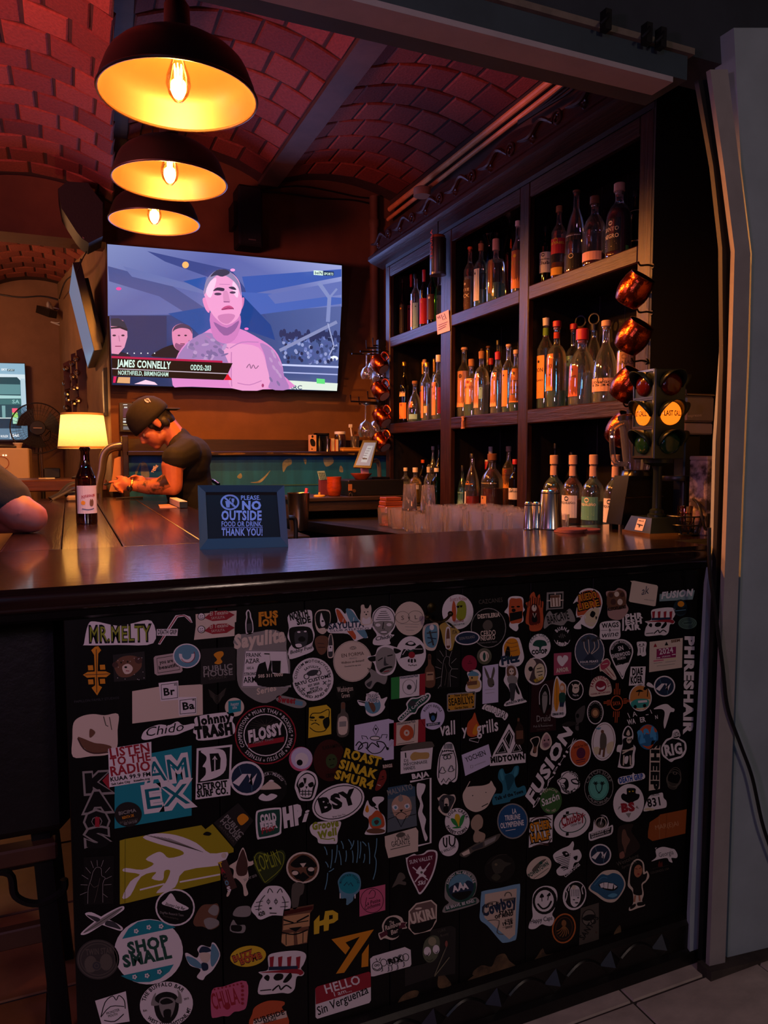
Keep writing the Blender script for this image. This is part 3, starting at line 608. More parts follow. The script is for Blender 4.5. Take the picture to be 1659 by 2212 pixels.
# pedestal fan
fn_ = onY(82,925,6.72); fan = thing('pedestal_fan',(fn_.x,6.72,0),'dark pedestal fan with round wire guard in front of the far television','fan')
DK = mat('fan_dark','241a16',0.5); fw = MB(); rg = 0.205
def ringp(c,r,y): return [(c.x+r*math.cos(2*math.pi*i/40),y,c.z+r*math.sin(2*math.pi*i/40)) for i in range(40)]
obj('guard_rim',MB().tube(ringp(fn_,rg,6.72),0.005,6,closed=True),DK,fan)
for yy,rr in ((6.67,0.16),(6.66,0.11),(6.78,0.15),(6.67,0.135)): fw.tube(ringp(fn_,rr,yy),0.0013,4,closed=True)
for i in range(40):
    a = 2*math.pi*i/40; d = Vector((math.cos(a),0,math.sin(a)))
    fw.tube([fn_+d*0.05+Vector((0,-0.07,0)),fn_+d*0.15+Vector((0,-0.055,0)),fn_+d*rg],0.0012,4); fw.tube([fn_+d*0.05+Vector((0,0.08,0)),fn_+d*0.15+Vector((0,0.06,0)),fn_+d*rg],0.0012,4)
obj('guard_wires',fw,DK,fan,kind='stuff')
obj('hub',MB().lathe([(0.001,0),(0.055,0.004),(0.06,0.02),(0.05,0.09),(0.04,0.18)],24,Matrix.Translation(fn_+Vector((0,-0.08,0))) @ Matrix.Rotation(R(-90),4,'X')),DK,fan)
obj('hub_badge',MB().box(fn_.x-0.032,fn_.x+0.032,6.63,6.64,fn_.z-0.005,fn_.z+0.003),mat('badge_pale','c09878',0.4),fan)
for i in range(3):
    b_ = MB(); a0 = 2*math.pi*i/3+0.3; pts = []
    for t in (0,1):
        for s_ in range(5): a = a0+(0.9 if t else 0.5)*(s_/4-0.5)*1.4; r_ = 0.16 if t else 0.05; pts.append((fn_.x+r_*math.cos(a),6.72+0.015*(s_-2)/2,fn_.z+r_*math.sin(a)))
    b_.add(pts,[(s_,s_+1,5+s_+1,5+s_) for s_ in range(4)]); obj('blade',b_,DK,fan)
obj('pole',MB().tube([(fn_.x+0.02,6.78,0.02),(fn_.x+0.02,6.78,1.08)],0.018,10),DK,fan); obj('pole_tube',MB().tube([(fn_.x+0.02,6.78,1.08),(fn_.x+0.01,6.78,fn_.z)],0.011,10),CHR,fan); obj('base',MB().lathe([(0.2,0),(0.2,0.015),(0.03,0.04)],28,Matrix.Translation((fn_.x+0.02,6.78,0))),DK,fan)
obj('fan_cord',MB().tube(smooth_path([(fn_.x+0.05,6.79,fn_.z-0.06),(fn_.x+0.09,6.77,fn_.z-0.02),(fn_.x+0.08,6.77,fn_.z-0.09),(fn_.x,6.77,fn_.z-0.15),(fn_.x-0.005,6.77,1.1)],6),0.004,6),DK,fan)
# pale cabinet, its clutter, security camera
CRM = mat('appliance_cream','c9b39a',0.55); cb = thing('storage_cabinet',(-0.62,6.15,0),'pale cream cabinet with round emblem below the far television','cabinet'); c0 = onY(62,968,5.95)
obj('body',MB().bbox(-0.98,c0.x,5.95,6.45,0.0,c0.z,0.008),CRM,cb); p = onY(4,1000,5.95); obj('emblem',MB().tube([(p.x+0.045*math.cos(2*math.pi*i/28),5.948,p.z+0.045*math.sin(2*math.pi*i/28)) for i in range(28)],0.0025,6,closed=True),mat('emblem_red','9c4a2c',0.5),cb)
for x in (7,13): p = onY(x,983.5,5.95); obj('indicator',MB().ball(p,0.006,8),mat('indicator_lit','ffe9c0',0.4,emit='ffe9c0',estr=1.5),cb)
p = onY(39,968,6.05); cu = thing('paper_cup',(p.x,6.05,c0.z),'small white cup standing on the cream cabinet','cup'); obj('cup_body',MB().lathe([(0.022,0),(0.030,0.035),(0.027,0.035),(0.020,0.004)],18),CRM,cu,local=True); obj('cup_rim',MB().lathe([(0.033,0.032),(0.034,0.04),(0.028,0.04)],18,cap=False),mat('white_plastic','d8d8dc',0.4),cu,local=True)
p = onY(10,967,6.05); tag(obj('hand_tool',MB().tube(smooth_path([(p.x-0.1,6.06,c0.z+0.014),(p.x-0.03,6.05,c0.z+0.018),(p.x+0.05,6.04,c0.z+0.014),(p.x+0.08,6.03,c0.z+0.010)],4),[0.008]*4+[0.013]*4+[0.011]*4+[0.006],8,flat=0.7),DK),'dark slim gadget lying on the cream cabinet','gadget')
p = onY(96,672,6.75); sc_ = thing('security_camera',p,'small bullet security camera on the far wall','camera'); WP = MATS['white_plastic']
obj('housing',MB().box(-0.035,0.035,-0.12,0.06,-0.03,0.03,Matrix.Translation(p) @ Matrix.Rotation(R(35),4,'Z') @ Matrix.Rotation(R(18),4,'X')),mat('camera_dark','1a1615',0.4),sc_)
obj('mount',MB().tube(smooth_path([p+Vector((0.03,0.05,0.02)),p+Vector((0.03,0.12,0.09)),p+Vector((0.05,0.2,0.07)),p+Vector((0.06,0.25,0.05))],4),0.014,8),WP,sc_); obj('camera_wire',MB().tube(smooth_path([p+Vector((0.05,0.2,0.07)),p+Vector((0.12,0.2,0.05)),p+Vector((0.11,0.2,-0.05)),p+Vector((0.04,0.2,-0.05)),p+Vector((0.13,0.2,-0.08))],5),0.005,6),WP,sc_)
tag(obj('wall_cable',MB().tube(smooth_path([onY(x,y,6.98) for x,y in ((-20,633),(40,642),(90,640),(126,648))],4),0.006,6),CABLE),'thin cable running along the top of the far wall','cable')
tag(obj('wall_cable',MB().tube(smooth_path([onY(128,645,6.6),onY(140,610,5.9),onY(160,590,5.3),onY(175,560,4.95)],5),0.005,6),CABLE),'thin cable climbing the pillar side wall past the tilted television','cable')
# high table of the far room with lamp
WT = mat('table_wood','5e3420',0.3,noise=0.5,scale=4,stretch=(1,14,14),bump=0.08); zt = 1.125
tb = thing('high_table',(-0.35,5.0,0),'brown wooden high table with thick top beneath the glowing lamp','table'); obj('tabletop',MB().bbox(-0.85,0.20,4.60,5.15,zt-0.065,zt,0.006),WT,tb)
for x in (-0.78,0.10):
    for y in (4.66,5.08): obj('leg',MB().box(x-0.03,x+0.03,y-0.03,y+0.03,0,zt-0.065),WT,tb)
lp = thing('table_lamp',(0.082,4.75,zt),'table lamp with glowing cream linen shade behind the brown beer bottle','lamp')
LIN = bpy.data.materials.new('linen_shade'); nt,bs = nodes(LIN); bs.inputs['Base Color'].default_value = (*srgb('e8d5a5'),1); bs.inputs['Roughness'].default_value = 0.9
tr = nt.nodes.new('ShaderNodeBsdfTranslucent'); tr.inputs[0].default_value = (0.85,0.66,0.36,1); mx = nt.nodes.new('ShaderNodeMixShader'); mx.inputs[0].default_value = 0.65; wv = nt.nodes.new('ShaderNodeTexNoise'); wv.inputs['Scale'].default_value = 60; tcx = nt.nodes.new('ShaderNodeTexCoord'); mpp = nt.nodes.new('ShaderNodeMapping'); mpp.inputs['Scale'].default_value = (1,1,8)
nt.links.new(tcx.outputs['Object'],mpp.inputs[0]); nt.links.new(mpp.outputs[0],wv.inputs['Vector']); rr = nt.nodes.new('ShaderNodeValToRGB'); rr.color_ramp.elements[0].color = (0.6,0.42,0.18,1); rr.color_ramp.elements[1].color = (0.95,0.78,0.45,1); nt.links.new(wv.outputs['Fac'],rr.inputs[0]); nt.links.new(rr.outputs[0],tr.inputs[0])
nt.links.new(bs.outputs[0],mx.inputs[1]); nt.links.new(tr.outputs[0],mx.inputs[2]); nt.links.new(mx.outputs[0],nt.nodes['Material Output'].inputs[0])
zs0 = onY(180,966,4.62).z-zt; zs1 = onY(180,893,4.64).z-zt
obj('lamp_shade',MB().lathe([(0.140,zs0),(0.118,zs1)],40,cap=False),LIN,lp,local=True)
for r_,z_ in ((0.140,zs0),(0.118,zs1)): obj('shade_band',MB().lathe([(r_+0.001,z_-0.006),(r_+0.002,z_),(r_+0.001,z_+0.006)],40,cap=False),mat('shade_band','c9a66a',0.8),lp,local=True)
obj('base',MB().lathe([(0.07,0),(0.07,0.012),(0.02,0.03),(0.03,0.07),(0.02,0.12),(0.012,0.14),(0.012,zs0+0.05)],24),DK,lp,local=True,smooth=50)
obj('lamp_bulb',MB().ball((0,0,(zs0+zs1)/2),0.03,14),mat('lamp_bulb_lit','ffe0a0',0.5,emit=(1,0.62,0.25),estr=12),lp,local=True)
lamp('table_lamp_light','POINT',(0.082,4.75,zt+(zs0+zs1)/2+0.01),(1.0,0.60,0.24),11,0.035)
p = onY(115,1012,5.1); tag(obj('storage_box',MB().bbox(p.x-0.055,p.x+0.04,5.06,5.13,zt,zt+0.062,0.005),BLACK),'low black box on the far high table below the fan','box')
tag(obj('paper_scrap',MB().prism([(-0.17,4.9,zt),(-0.10,4.92,zt),(-0.08,4.9,zt),(-0.13,4.88,zt)],(0,0,0.006)),PAPER),'crumpled pale paper scrap on the far high table','paper')
# clutter at the end of the wing: shoulder bag strap and pens
bg = thing('shoulder_bag',onZ(150,1078,BAR_H),'black shoulder bag with loose strap heaped at the end of the bar wing','bag')
o_ = onZ(120,1085,BAR_H); STR = mat('strap_black','100d0c',0.55)
obj('bag_body',MB().ball((0.03,4.36,BAR_H+0.02),0.05,14,sc=(1.2,0.7,0.42)),STR,bg,smooth=60)
for pts in ([(-0.10,4.30,BAR_H+0.006),(-0.05,4.34,BAR_H+0.03),(0.0,4.40,BAR_H+0.075),(0.06,4.42,BAR_H+0.085),(0.10,4.42,BAR_H+0.06)],[(-0.09,4.22,BAR_H+0.006),(-0.03,4.26,BAR_H+0.035),(0.02,4.30,BAR_H+0.06),(0.05,4.33,BAR_H+0.05)]): obj('strap',MB().tube(smooth_path(pts,6),0.012,8,flat=0.35),STR,bg)
p = onZ(158,1082,BAR_H); tag(obj('folded_towel',MB().bbox(p.x-0.03,p.x+0.03,p.y-0.05,p.y+0.02,BAR_H,BAR_H+0.028,0.008),mat('towel_grey','8d8078',0.9)),'small grey folded cloth behind the beer bottle','cloth')
# ---------------------------------------------------------------- bottle shelf along the right wall
XS = 1.70; XB = 2.0
SW = mat('shelf_wood','361a10',0.38,noise=0.65,scale=5,stretch=(16,1.2,16),bump=0.2,spec=0.35); SWV = mat('shelf_wood_upright','361a10',0.38,noise=0.65,scale=5,stretch=(16,16,1.2),bump=0.2,spec=0.35)
SIN = mat('shelf_inside','120e12',0.45,noise=0.4,scale=6,stretch=(14,14,1),bump=0.1)
ZF = (1.930,1.442,0.995); ZTOP = onX(1379,294,XS).z; YN,YFR = 1.859,3.975
sh = thing('bottle_shelf',(1.85,2.9,0.90),'dark carved wooden shelf unit with nine compartments full of liquor bottles','shelf')
STL = ((1.859,1.922),(2.535,2.602),(3.185,3.290),(3.920,3.975))
for a,b in STL: obj('stile',MB().bbox(XS,XS+0.028,a,b,0.93,ZTOP+0.06,0.004),SWV,sh)
for k,z in enumerate(ZF):
    for i in range(3):
        y0,y1 = STL[i][1],STL[i+1][0]
        if k < 2: obj('rail',MB().bbox(XS+0.001,XS+0.027,y0,y1,z-0.056,z,0.004),SW,sh)
        obj('shelf_board',MB().box(XS+0.027,XB,y0-0.02,y1+0.02,max(z-0.03,.9305),z-0.001),SIN,sh)
for i in range(3): obj('rail',MB().bbox(XS+0.001,XS+0.027,STL[i][1],STL[i+1][0],ZTOP,ZTOP+0.06,0.004),SW,sh)
for y in (2.568,3.238): obj('divider',MB().box(XS+0.028,XB,y-0.012,y+0.012,0.93,ZTOP+0.06),SIN,sh)
obj('end_panel',MB().box(XS+0.001,2.01,1.853,1.872,0.93,2.52),mat('end_panel_black','0a0808',0.5,noise=0.4,scale=4,stretch=(14,14,1),bump=0.06),sh); obj('end_panel',MB().box(XS+0.001,XB,3.955,3.975,0.93,2.45),SIN,sh)
for i in range(14): obj('back_plank',MB().bbox(XB,XB+0.012,1.874+i*0.149,1.874+(i+1)*0.149-0.002,0.93,2.45,0.001),SIN,sh)
obj('top_board',MB().box(XS,XB,1.86,3.975,ZTOP+0.06,ZTOP+0.085),SIN,sh)
# cornice: stepped moulding, then the carved crest
zc = 2.37; prof = [(XS+0.02,zc-0.03),(XS-0.02,zc-0.015),(XS-0.06,zc),(XS-0.075,zc+0.012),(XS-0.075,zc+0.03),(XS-0.05,zc+0.045),(XS-0.03,zc+0.07),(XS+0.02,zc+0.08)]
obj('cornice',MB().prism([(x,1.86,z) for x,z in prof],(0,2.20,0)),SW,sh,smooth=20)
pts = [(XS-0.02,1.87,zc+0.075)]
for i in range(34):
    t = i/33; y = 1.87+2.17*t; pts.append((XS-0.02,y,zc+0.135+0.022*math.sin(t*math.pi*7)+0.03*math.sin(math.pi*t)))
pts.append((XS-0.02,4.04,zc+0.075)); cr = obj('crest',MB().prism(pts,(0.025,0,0)),SW,sh,smooth=30)
for i in range(7):
    y = 2.02+i*0.31; sp_ = []
    for k in range(26):
        a = k*0.42; r_ = 0.030*(1-k/32); sp_.append((XS-0.024,y+r_*math.cos(a),zc+0.115+r_*math.sin(a)))
    obj('scroll',MB().tube(sp_,[0.007*(1-k/40) for k in range(26)],6),SW,cr)
    obj('leaf',MB().tube(smooth_path([(XS-0.022,y+0.03,zc+0.11),(XS-0.026,y+0.10,zc+0.15),(XS-0.026,y+0.17,zc+0.115),(XS-0.022,y+0.26,zc+0.13)],5),[0.004+0.007*math.sin(math.pi*k/15) for k in range(16)],6),SW,cr)
    obj('rosette',MB().lathe([(0.018,0),(0.014,0.008),(0.006,0.004),(0.002,0.009)],12,Matrix.Translation((XS-0.02,y+0.155,zc+0.10)) @ Matrix.Rotation(R(-90),4,'Y')),SW,cr)
# conduits high on the wall behind the crest, orange light put into their colour
PIPE = mat('conduit_lit_orange','f0a468',0.45,0.0,noise=0.3,scale=10)
for k,(p0,p1) in enumerate((((1208,160),(842,452)),((1196,196),(838,474)))):
    a,b = onX(*p0,1.96),onX(*p1,1.96); d_ = (b-a).normalized(); pp = MB().tube([a-d_*0.6,b],0.016-0.004*k,10); 
    tag(obj('conduit_pipe',pp,PIPE),('thick' if k == 0 else 'thin')+' orange-lit conduit running along the vault edge above the shelf','pipe')
tag(obj('junction_box',MB().lathe([(0.05,0),(0.05,0.04),(0.045,0.045)],20,Matrix.Translation(onX(912,424,1.9))),mat('junction_cream','a07a60',0.6)),'round pale junction box on the conduit above the carved crest','junction box')
for k in range(3):
    tag(obj('wall_cable',MB().tube(smooth_path([onX(1255+k*6,160,1.93),onX(1215+k*8,190+k*4,1.92),onX(1165+k*6,232,1.92),onX(1120,262+k*3,1.93)],5),0.006,6),CABLE),'black cable drooping from the header to the carved crest','cable','cables above the carved crest')

# ---------------------------------------------------------------- bottles
CLEAR = thin_glass('bottle_clear',(0.93,0.97,0.97),0.22,0.02,haze=0.035)
GL = {'c': CLEAR,'b': thin_glass('bottle_blue',(0.12,0.32,0.75),0.12),'g': thin_glass('bottle_green',(0.14,0.42,0.14),0.10),'a': thin_glass('bottle_amber',(0.36,0.13,0.04),0.10),'d': mat('bottle_dark','08070a',0.06,coat=0.5),'k': mat('bottle_black','0c0809',0.12),'s': thin_glass('bottle_pale_blue',(0.62,0.86,0.92),0.2,haze=0.04)}
LQ = {'w': liquid('spirit_clear','e4f0f2',0.04,0.78),'r': liquid('liqueur_red','d8141c',.02,.4),'m': liquid('liqueur_dark_red','7a0c14',.02,.35),'a': liquid('whisky_amber','b4561a',.02,.5),'y': mat('liqueur_yellow','c99a1a',0.3),'g': liquid('liqueur_green','3f7a1e',.02,.5),'s': liquid('spirit_blue','9fd6dc',0.04,0.7),'o': liquid('aperitif_orange','e8301c',.02,.4)}
CAPM = {'k': mat('cap_black','121010',0.4),'w': mat('cap_white','cfc8c4',0.4),'c': mat('cork','a8744a',0.8,noise=0.3,scale=60),'o': mat('cap_orange','d85a24',0.5),'r': mat('cap_red','a81c28',0.45),'n': mat('cap_wood','7a4a2c',0.6,noise=0.3,scale=40),'b': mat('cap_blue','1c2c5c',0.4),'g': mat('cap_gold','b88a3a',0.25,0.8),'p': mat('cap_pale','c8a088',0.6),'v': mat('cap_green','5f8a2c',0.5)}
PRINT = vcol_mat('print',0.6)
PF = {  # outline of the glass: (share of radius, share of height)
 'std': [(0.9,0),(1,.02),(1,.60),(.93,.66),(.62,.73),(.36,.78),(.33,.93),(.38,.935),(.38,.96)],
 'tall': [(.92,0),(1,.02),(1,.56),(.9,.63),(.55,.72),(.36,.78),(.33,.95),(.38,.955),(.38,.97)],
 'round': [(.9,0),(1,.02),(1,.50),(.97,.58),(.80,.66),(.50,.715),(.32,.74),(.30,.90),(.36,.905),(.36,.93)],
 'squat': [(.86,0),(.98,.03),(1,.12),(.98,.48),(.90,.60),(.60,.70),(.34,.76),(.32,.86),(.38,.865),(.38,.885)],
 'cone': [(.9,0),(1,.03),(1,.3),(.92,.45),(.6,.62),(.3,.72),(.27,.90),(.33,.905),(.33,.925)],
 'bell': [(.95,0),(1,.03),(.97,.30),(.86,.5),(.60,.66),(.34,.76),(.28,.80),(.25,.95),(.30,.955),(.30,.97)],
 'jug': [(.9,0),(1,.03),(1,.45),(.86,.58),(.60,.68),(.40,.73),(.36,.82),(.42,.825),(.42,.85)],
 'sq': [(.96,0),(1,.02),(1,.62),(.92,.67),(.5,.70),(.36,.72),(.34,.84),(.4,.845),(.4,.87)],
 'hour': [(.75,0),(.95,.05),(.9,.2),(.5,.30),(.32,.40),(.5,.50),(.42,.60),(.28,.74),(.5,.80),(.95,.87),(1,.90),(.9,.905)],
 'beer': [(.93,0),(1,.02),(1,.55),(.95,.60),(.66,.70),(.46,.78),(.42,.94),(.47,.945),(.47,.985),(.44,1)],
 'teq': [(.92,0),(1,.03),(.98,.40),(.95,.50),(.80,.58),(.46,.65),(.34,.69),(.32,.86),(.34,.86)]}
PLACED = []
def prof_r(pf,f):
    for (r0,z0),(r1,z1) in zip(pf,pf[1:]):
        if z0 <= f <= z1: return r0+(r1-r0)*(f-z0)/max(1e-6,z1-z0)
    return pf[-1][0]
def bottle(px,top,wd,lane,row,typ,gl,lq,lev,labs,cap,desc,name='liquor_bottle',grp=None,rz=-62,floor=None,n=20,loc=None,dims=None):
    if loc is None:
        X = lane; z0 = ZF[row] if floor is None else floor
        for dy,dx in [(b,a) for b in (0,.015,-.015,.03,-.03,.045,-.045,.06,-.06) for a in (0,.035,-.018,.07,.02,.10,.13)]+[(0,0)]:
            X = min(lane+dx,1.945); mid = onX(px,(top+onX_py(px,z0,X))/2,X); hh = min(onX(px,top,X).z-z0,.447); dep = (mid-CAMP).dot(_f); rad = wd*dep/FPX/2; X = min(X,XB-rad-.002)
            lo_,hi_ = (3.252,3.953) if px < 965 else (2.582,3.224) if px < 1135 else (1.876,2.554); y_ = min(max(mid.y+dy,lo_+rad+.001),hi_-rad-.001)
            if all((X-a)**2+(y_-b)**2 > (rad+c)**2 for a,b,c,r_ in PLACED if r_ == row): break
        PLACED.append((X,y_,rad,row)); loc = (X,y_,z0)
    else: hh,rad = dims
    t = thing(name,loc,desc,'bottle',grp,rz=R(rz)); pf = PF[typ]
    P = []
    for (r_,z_),(r2,z2) in zip(pf,pf[1:]):
        P.append((r_*rad,z_*hh))
    P.append((pf[-1][0]*rad,pf[-1][1]*hh)); rf = None
    if typ == 'sq': rf = lambda a,z: 1/max(abs(math.cos(a)),abs(math.sin(a)))**0.75 if z < 0.66*hh else 1
    SP = smooth_path([(r_,0,z_) for r_,z_ in P],3)
    P2 = [(max(.002,v.x),min(max(v.z,0),hh)) for v in SP]
    g = obj('glass',MB().lathe(P2,n,cap=True,rfun=rf),GL[gl],t,local=True,smooth=60)
    if lq:
        q = [(max(.001,r_*0.93-.0005),max(z_,0.006)) for r_,z_ in P2 if z_ <= lev*hh]; q.append((max(.001,prof_r(pf,lev)*rad*0.93),lev*hh)); obj('liquid',MB().lathe(q,n,cap=True,rfun=rf),LQ[lq],t,local=True,smooth=60)
    for L in labs:
        col,z0_,z1_,ang,txt = L[:5]; ang *= 1.2; tc = L[5] if len(L) > 5 else 'x'; am = R(L[6]) if len(L) > 6 else 0
        rr = prof_r(pf,(z0_+z1_)/2)*rad*(1.0 if typ != 'sq' else 1.02)+0.0006
        r0,r1 = prof_r(pf,z0_)*rad+.0006,prof_r(pf,z1_)*rad+.0006
        if typ == 'sq': r0 = r1 = rr
        ink = Ink(lambda x,y,h,r0=r0,r1=r1,z0_=z0_,z1_=z1_: Vector((((r0+(r1-r0)*y)+h)*math.cos(-math.pi/2+am+x)*(1),((r0+(r1-r0)*y)+h)*math.sin(-math.pi/2+am+x),(z0_+(z1_-z0_)*y)*hh)),0.0002)
        m_ = 8
        for i in range(m_): a0,a1 = -ang+2*ang*i/m_,-ang+2*ang*(i+1)/m_; ink.face([(a0,0),(a1,0),(a1,1),(a0,1)],col)
        lh = (z1_-z0_)*hh
        if txt:
            parts = txt.split('/'); k = len(parts)
            for i,s_ in enumerate(parts):
                if s_: ink.text(s_,-ang*0.85,0.62-0.22*i,ang*0.85,0.62-0.22*i,min(0.16,0.9*ang*rr/max(3,len(s_))*2/lh),tc,0.02,ydown=False)
        if z1_-z0_ > 0.15:
            for i,(f0,f1) in enumerate(((-.7,.5),(-.7,.65),(-.7,.2))): ink.line([(ang*f0,0.28-0.07*i),(ang*f1,0.28-0.07*i)],0.012,tc)
            ink.ring(0,0.86,ang*0.22,0.22*ang*rr/lh,0.05,tc,n=14)
        ink.obj('label',PRINT,t,local=True)
    zt_ = pf[-1][1]*hh; rn = pf[-1][0]*rad
    ck,cm = cap[0],CAPM[cap[1]]
    if ck == 's': obj('cap',MB().lathe([(rn*1.15,zt_-0.012),(rn*1.15,hh-.002),(rn*1.05,hh)],16),cm,t,local=True)
    elif ck == 'c': obj('cork_stopper',MB().lathe([(rn*.8,zt_-0.01),(rn*.8,zt_+.002),(rn*1.15,zt_+.002),(rn*1.15,hh-.002),(rn*1.0,hh)],16),cm,t,local=True)
    elif ck == 'f': obj('foil',MB().lathe([(rn*.98,.80*hh),(rn*1.08,zt_-.01),(rn*1.1,hh-.002),(rn,hh)],16),cm,t,local=True)
    elif ck == 'b':
        obj('collar',MB().lathe([(rn*1.0,zt_-.02),(rn*1.1,zt_+.01)],16),cm,t,local=True); r_ = (hh-zt_-.008)/2; obj('ball_stopper',MB().ball((0,0,hh-r_),r_,16),CLEAR if len(cap) < 3 else CAPM[cap[2]],t,local=True)
    elif ck == 'p':
        obj('collar',MB().lathe([(rn*1.05,zt_-.025),(rn*1.15,zt_+.006),(rn*.8,zt_+.010)],16),cm,t,local=True); r_ = (hh-zt_-.010)/2; b_ = MB().ball((0,0,hh-r_),r_*.9,16)
        for i in range(40): a = i*2.4; zz = -0.9+1.8*i/39; q_ = math.sqrt(1-zz*zz); b_.ball((q_*math.cos(a)*r_*1.0,q_*math.sin(a)*r_*1.0,hh-r_+zz*r_),r_*.2,6)
        obj('pine_cone_stopper',b_,mat('stopper_dark','4a3326',0.5),t,local=True)
    elif ck == 'r':
        obj('collar',MB().lathe([(rn*1.1,zt_-.01),(rn*1.2,zt_+.012),(rn*.7,zt_+.014)],16),cm,t,local=True); r_ = (hh-zt_-.014)/2; obj('ring_stopper',MB().tube([(r_*math.cos(2*math.pi*i/18),0,hh-r_+r_*math.sin(2*math.pi*i/18)) for i in range(18)],r_*.22,6,closed=True),CAPM['k'],t,local=True)
    return t
def onX_py(px,z,X):
    # pixel row at which height z shows on the plane X, for pixel column px (a few fixed-point steps)
    py = 900.0
    for _ in range(12): py += (onX(px,py,X).z-z)*FPX/max(.5,X*1.6)*0.9
    return py
A,B_,C_ = 1.775,1.84,1.915
LAB = {'cr': 'e6c4a4','wh': 'd8cfc6','pk': 'b8405c','rd': 'b01c2c','or': 'ec9450','lb': '8fc4d4','br': '4a2c1c','pe': 'f0b094','gd': '8a5420','gn': '4f9a94','dk': '1a1512','ye': 'd8a030','mg': '8a2450'}
S = lambda c,*r: (srgb(LAB[c]),*r)
# top row, far compartment
g1 = 'bottles in the top far compartment'; g2 = 'bottles in the top middle compartment'; g3 = 'bottles in the top near compartment'
bottle(870,603,15,A,0,'tall','d',None,0,[S('dk',.08,.56,.9,'','o')],'sk','dark bottle with orange spiral print at the far end of the top shelf',grp=g1)
bottle(881,596,15,B_,0,'tall','k',None,0,[S('pk',.08,.52,1.0,'')],'fr','dark bottle with deep pink label and red foil neck, top shelf',grp=g1)
bottle(898,592,23,A,0,'std','c','w',.5,[S('cr',.10,.55,.5,'','x',-40),S('lb',.06,.5,.42,'','n',34)],'sk','clear bottle with beige and pale blue labels, top far shelf',grp=g1)
bottle(916,583,19,A,0,'std','k',None,0,[S('rd',.10,.52,1.1,'','q')],'fr','dark bottle with bright red label and red neck, top far shelf',grp=g1)
bottle(933,577,21,A,0,'std','g',None,0,[S('br',.12,.54,.9,'','f')],'sk','green glass bottle with ringed olive label under the black canister',grp=g1)
bottle(949,588,24,B_,0,'std','c','w',.4,[S('cr',.08,.58,1.0,'','x')],'sw','clear bottle with tall beige label beside the shelf post, top far shelf',grp=g1)
# top row, middle
bottle(981,590,17,B_,0,'cone','s','w',.5,[S('lb',.05,.6,.9,'','n')],'sk','slim pale blue bottle tucked behind the shelf post, top middle shelf',grp=g2)
bottle(1004,505,36,B_,0,'hour','b','s',.26,[],'cn','blue hand-blown hourglass bottle with flared bowl top',grp=g2)
bottle(1015,534,26,A,0,'std','c','w',.55,[S('br',.06,.50,.8,'ETTE/XX','f',-20)],'co','clear bottle with brown arched label and orange cork, top shelf',grp=g2)
bottle(1039,520,31,A,0,'round','s','w',.28,[S('wh',.12,.58,.62,'','x',-25)],'pc','tequila bottle with tall oval white label and pine cone stopper, top shelf',grp=g2)
bottle(1071,517,34,A,0,'sq','c','s',.32,[S('gd',.16,.66,.34,'IO','r',-18)],'sp','square cut-glass bottle with narrow copper label, top shelf',grp=g2)
bottle(1101,438,24,C_,0,'tall','a','a',.5,[S('cr',.04,.16,.6,'')],'sk','very tall dark amber bottle with tiny label, top middle shelf',grp=g2)
bottle(1118,478,27,A,0,'tall','c','w',.3,[S('or',.10,.60,1.0,'ETTE','y')],'sw','clear bottle with tall orange label beside the post, top middle shelf',grp=g2)
# top row, near
bottle(1179,490,26,A,0,'std','d',None,0,[S('wh',.22,.56,1.1,'Canadian/Club','x')],'sk','dark whisky bottle with white script label, top near shelf',grp=g3)
bottle(1207,446,32,A,0,'std','c','a',.25,[(srgb('b01c2c'),.36,.56,1.2,'RED LABEL','y'),S('ye',.08,.18,.8,'')],'sc','square-shouldered whisky bottle with slanted red label',grp=g3)
bottle(1244,412,47,A,0,'bell','c','a',.16,[S('dk',.06,.24,.9,'','f'),(srgb('3a2a22'),.40,.48,.9,'ANGELS ENVY','w')],'cn','clear bell-shaped whisky bottle with wings and pale lettering',grp=g3)
bottle(1284,425,49,A,0,'squat','c','m',.20,[S('pe',.10,.22,.9,'')],'cn','clear squat whisky bottle with low pink label and little red liquid',grp=g3)
bottle(1337,397,55,A,0,'squat','c','m',.66,[(srgb('1a1210'),.10,.52,.7,'SANTO/NEGRO','f',-18),(srgb('5f9a4a'),.05,.16,.12,'','x',62)],'cp','dark red liqueur bottle with black label and tall cork, top shelf',grp=g3)
bottle(1374,412,36,B_,0,'std','k',None,0,[S('cr',.30,.72,1.0,'ES/O','x')],'sk','dark bottle with cream label half hidden behind the near post',grp=g3)
# middle row
g4 = 'bottles in the middle far compartment'; g5 = 'bottles in the middle centre compartment'; g6 = 'bottles in the middle near compartment'
bottle(873,782,21,A,1,'tall','d',None,0,[S('or',.08,.34,.9,'','m'),S('cr',.44,.60,.7,'')],'sg','dark bottle with square orange label, far end of middle shelf',grp=g4)
bottle(896,823,32,A,1,'cone','c','s',.2,[S('cr',.06,.50,.3,'','x',-55),S('or',.36,.5,.25,'','x',0),S('lb',.08,.2,.5,'','x',20)],'cc','small clear conical flask bottle with cork, far middle shelf',grp=g4)
bottle(891,787,17,C_,1,'tall','a',None,0,[],'fg','amber bottle with gold foil neck behind the conical flask bottle',grp=g4)
bottle(912,778,20,C_,1,'std','c','r',.4,[S('mg',.1,.5,1.0,'')],'sp','bottle with magenta label behind the zigzag-label bottle',grp=g4)
bottle(922,783,25,A,1,'std','c','w',.3,[S('or',.06,.60,.42,'','v',-32),S('cr',.14,.26,.25,'','x',20)],'sg','clear bottle with narrow orange zigzag label, far middle shelf',grp=g4)
bottle(938,775,18,C_,1,'tall','c','w',.5,[],'fg','clear bottle with gilded neck at the back of the far middle shelf',grp=g4)
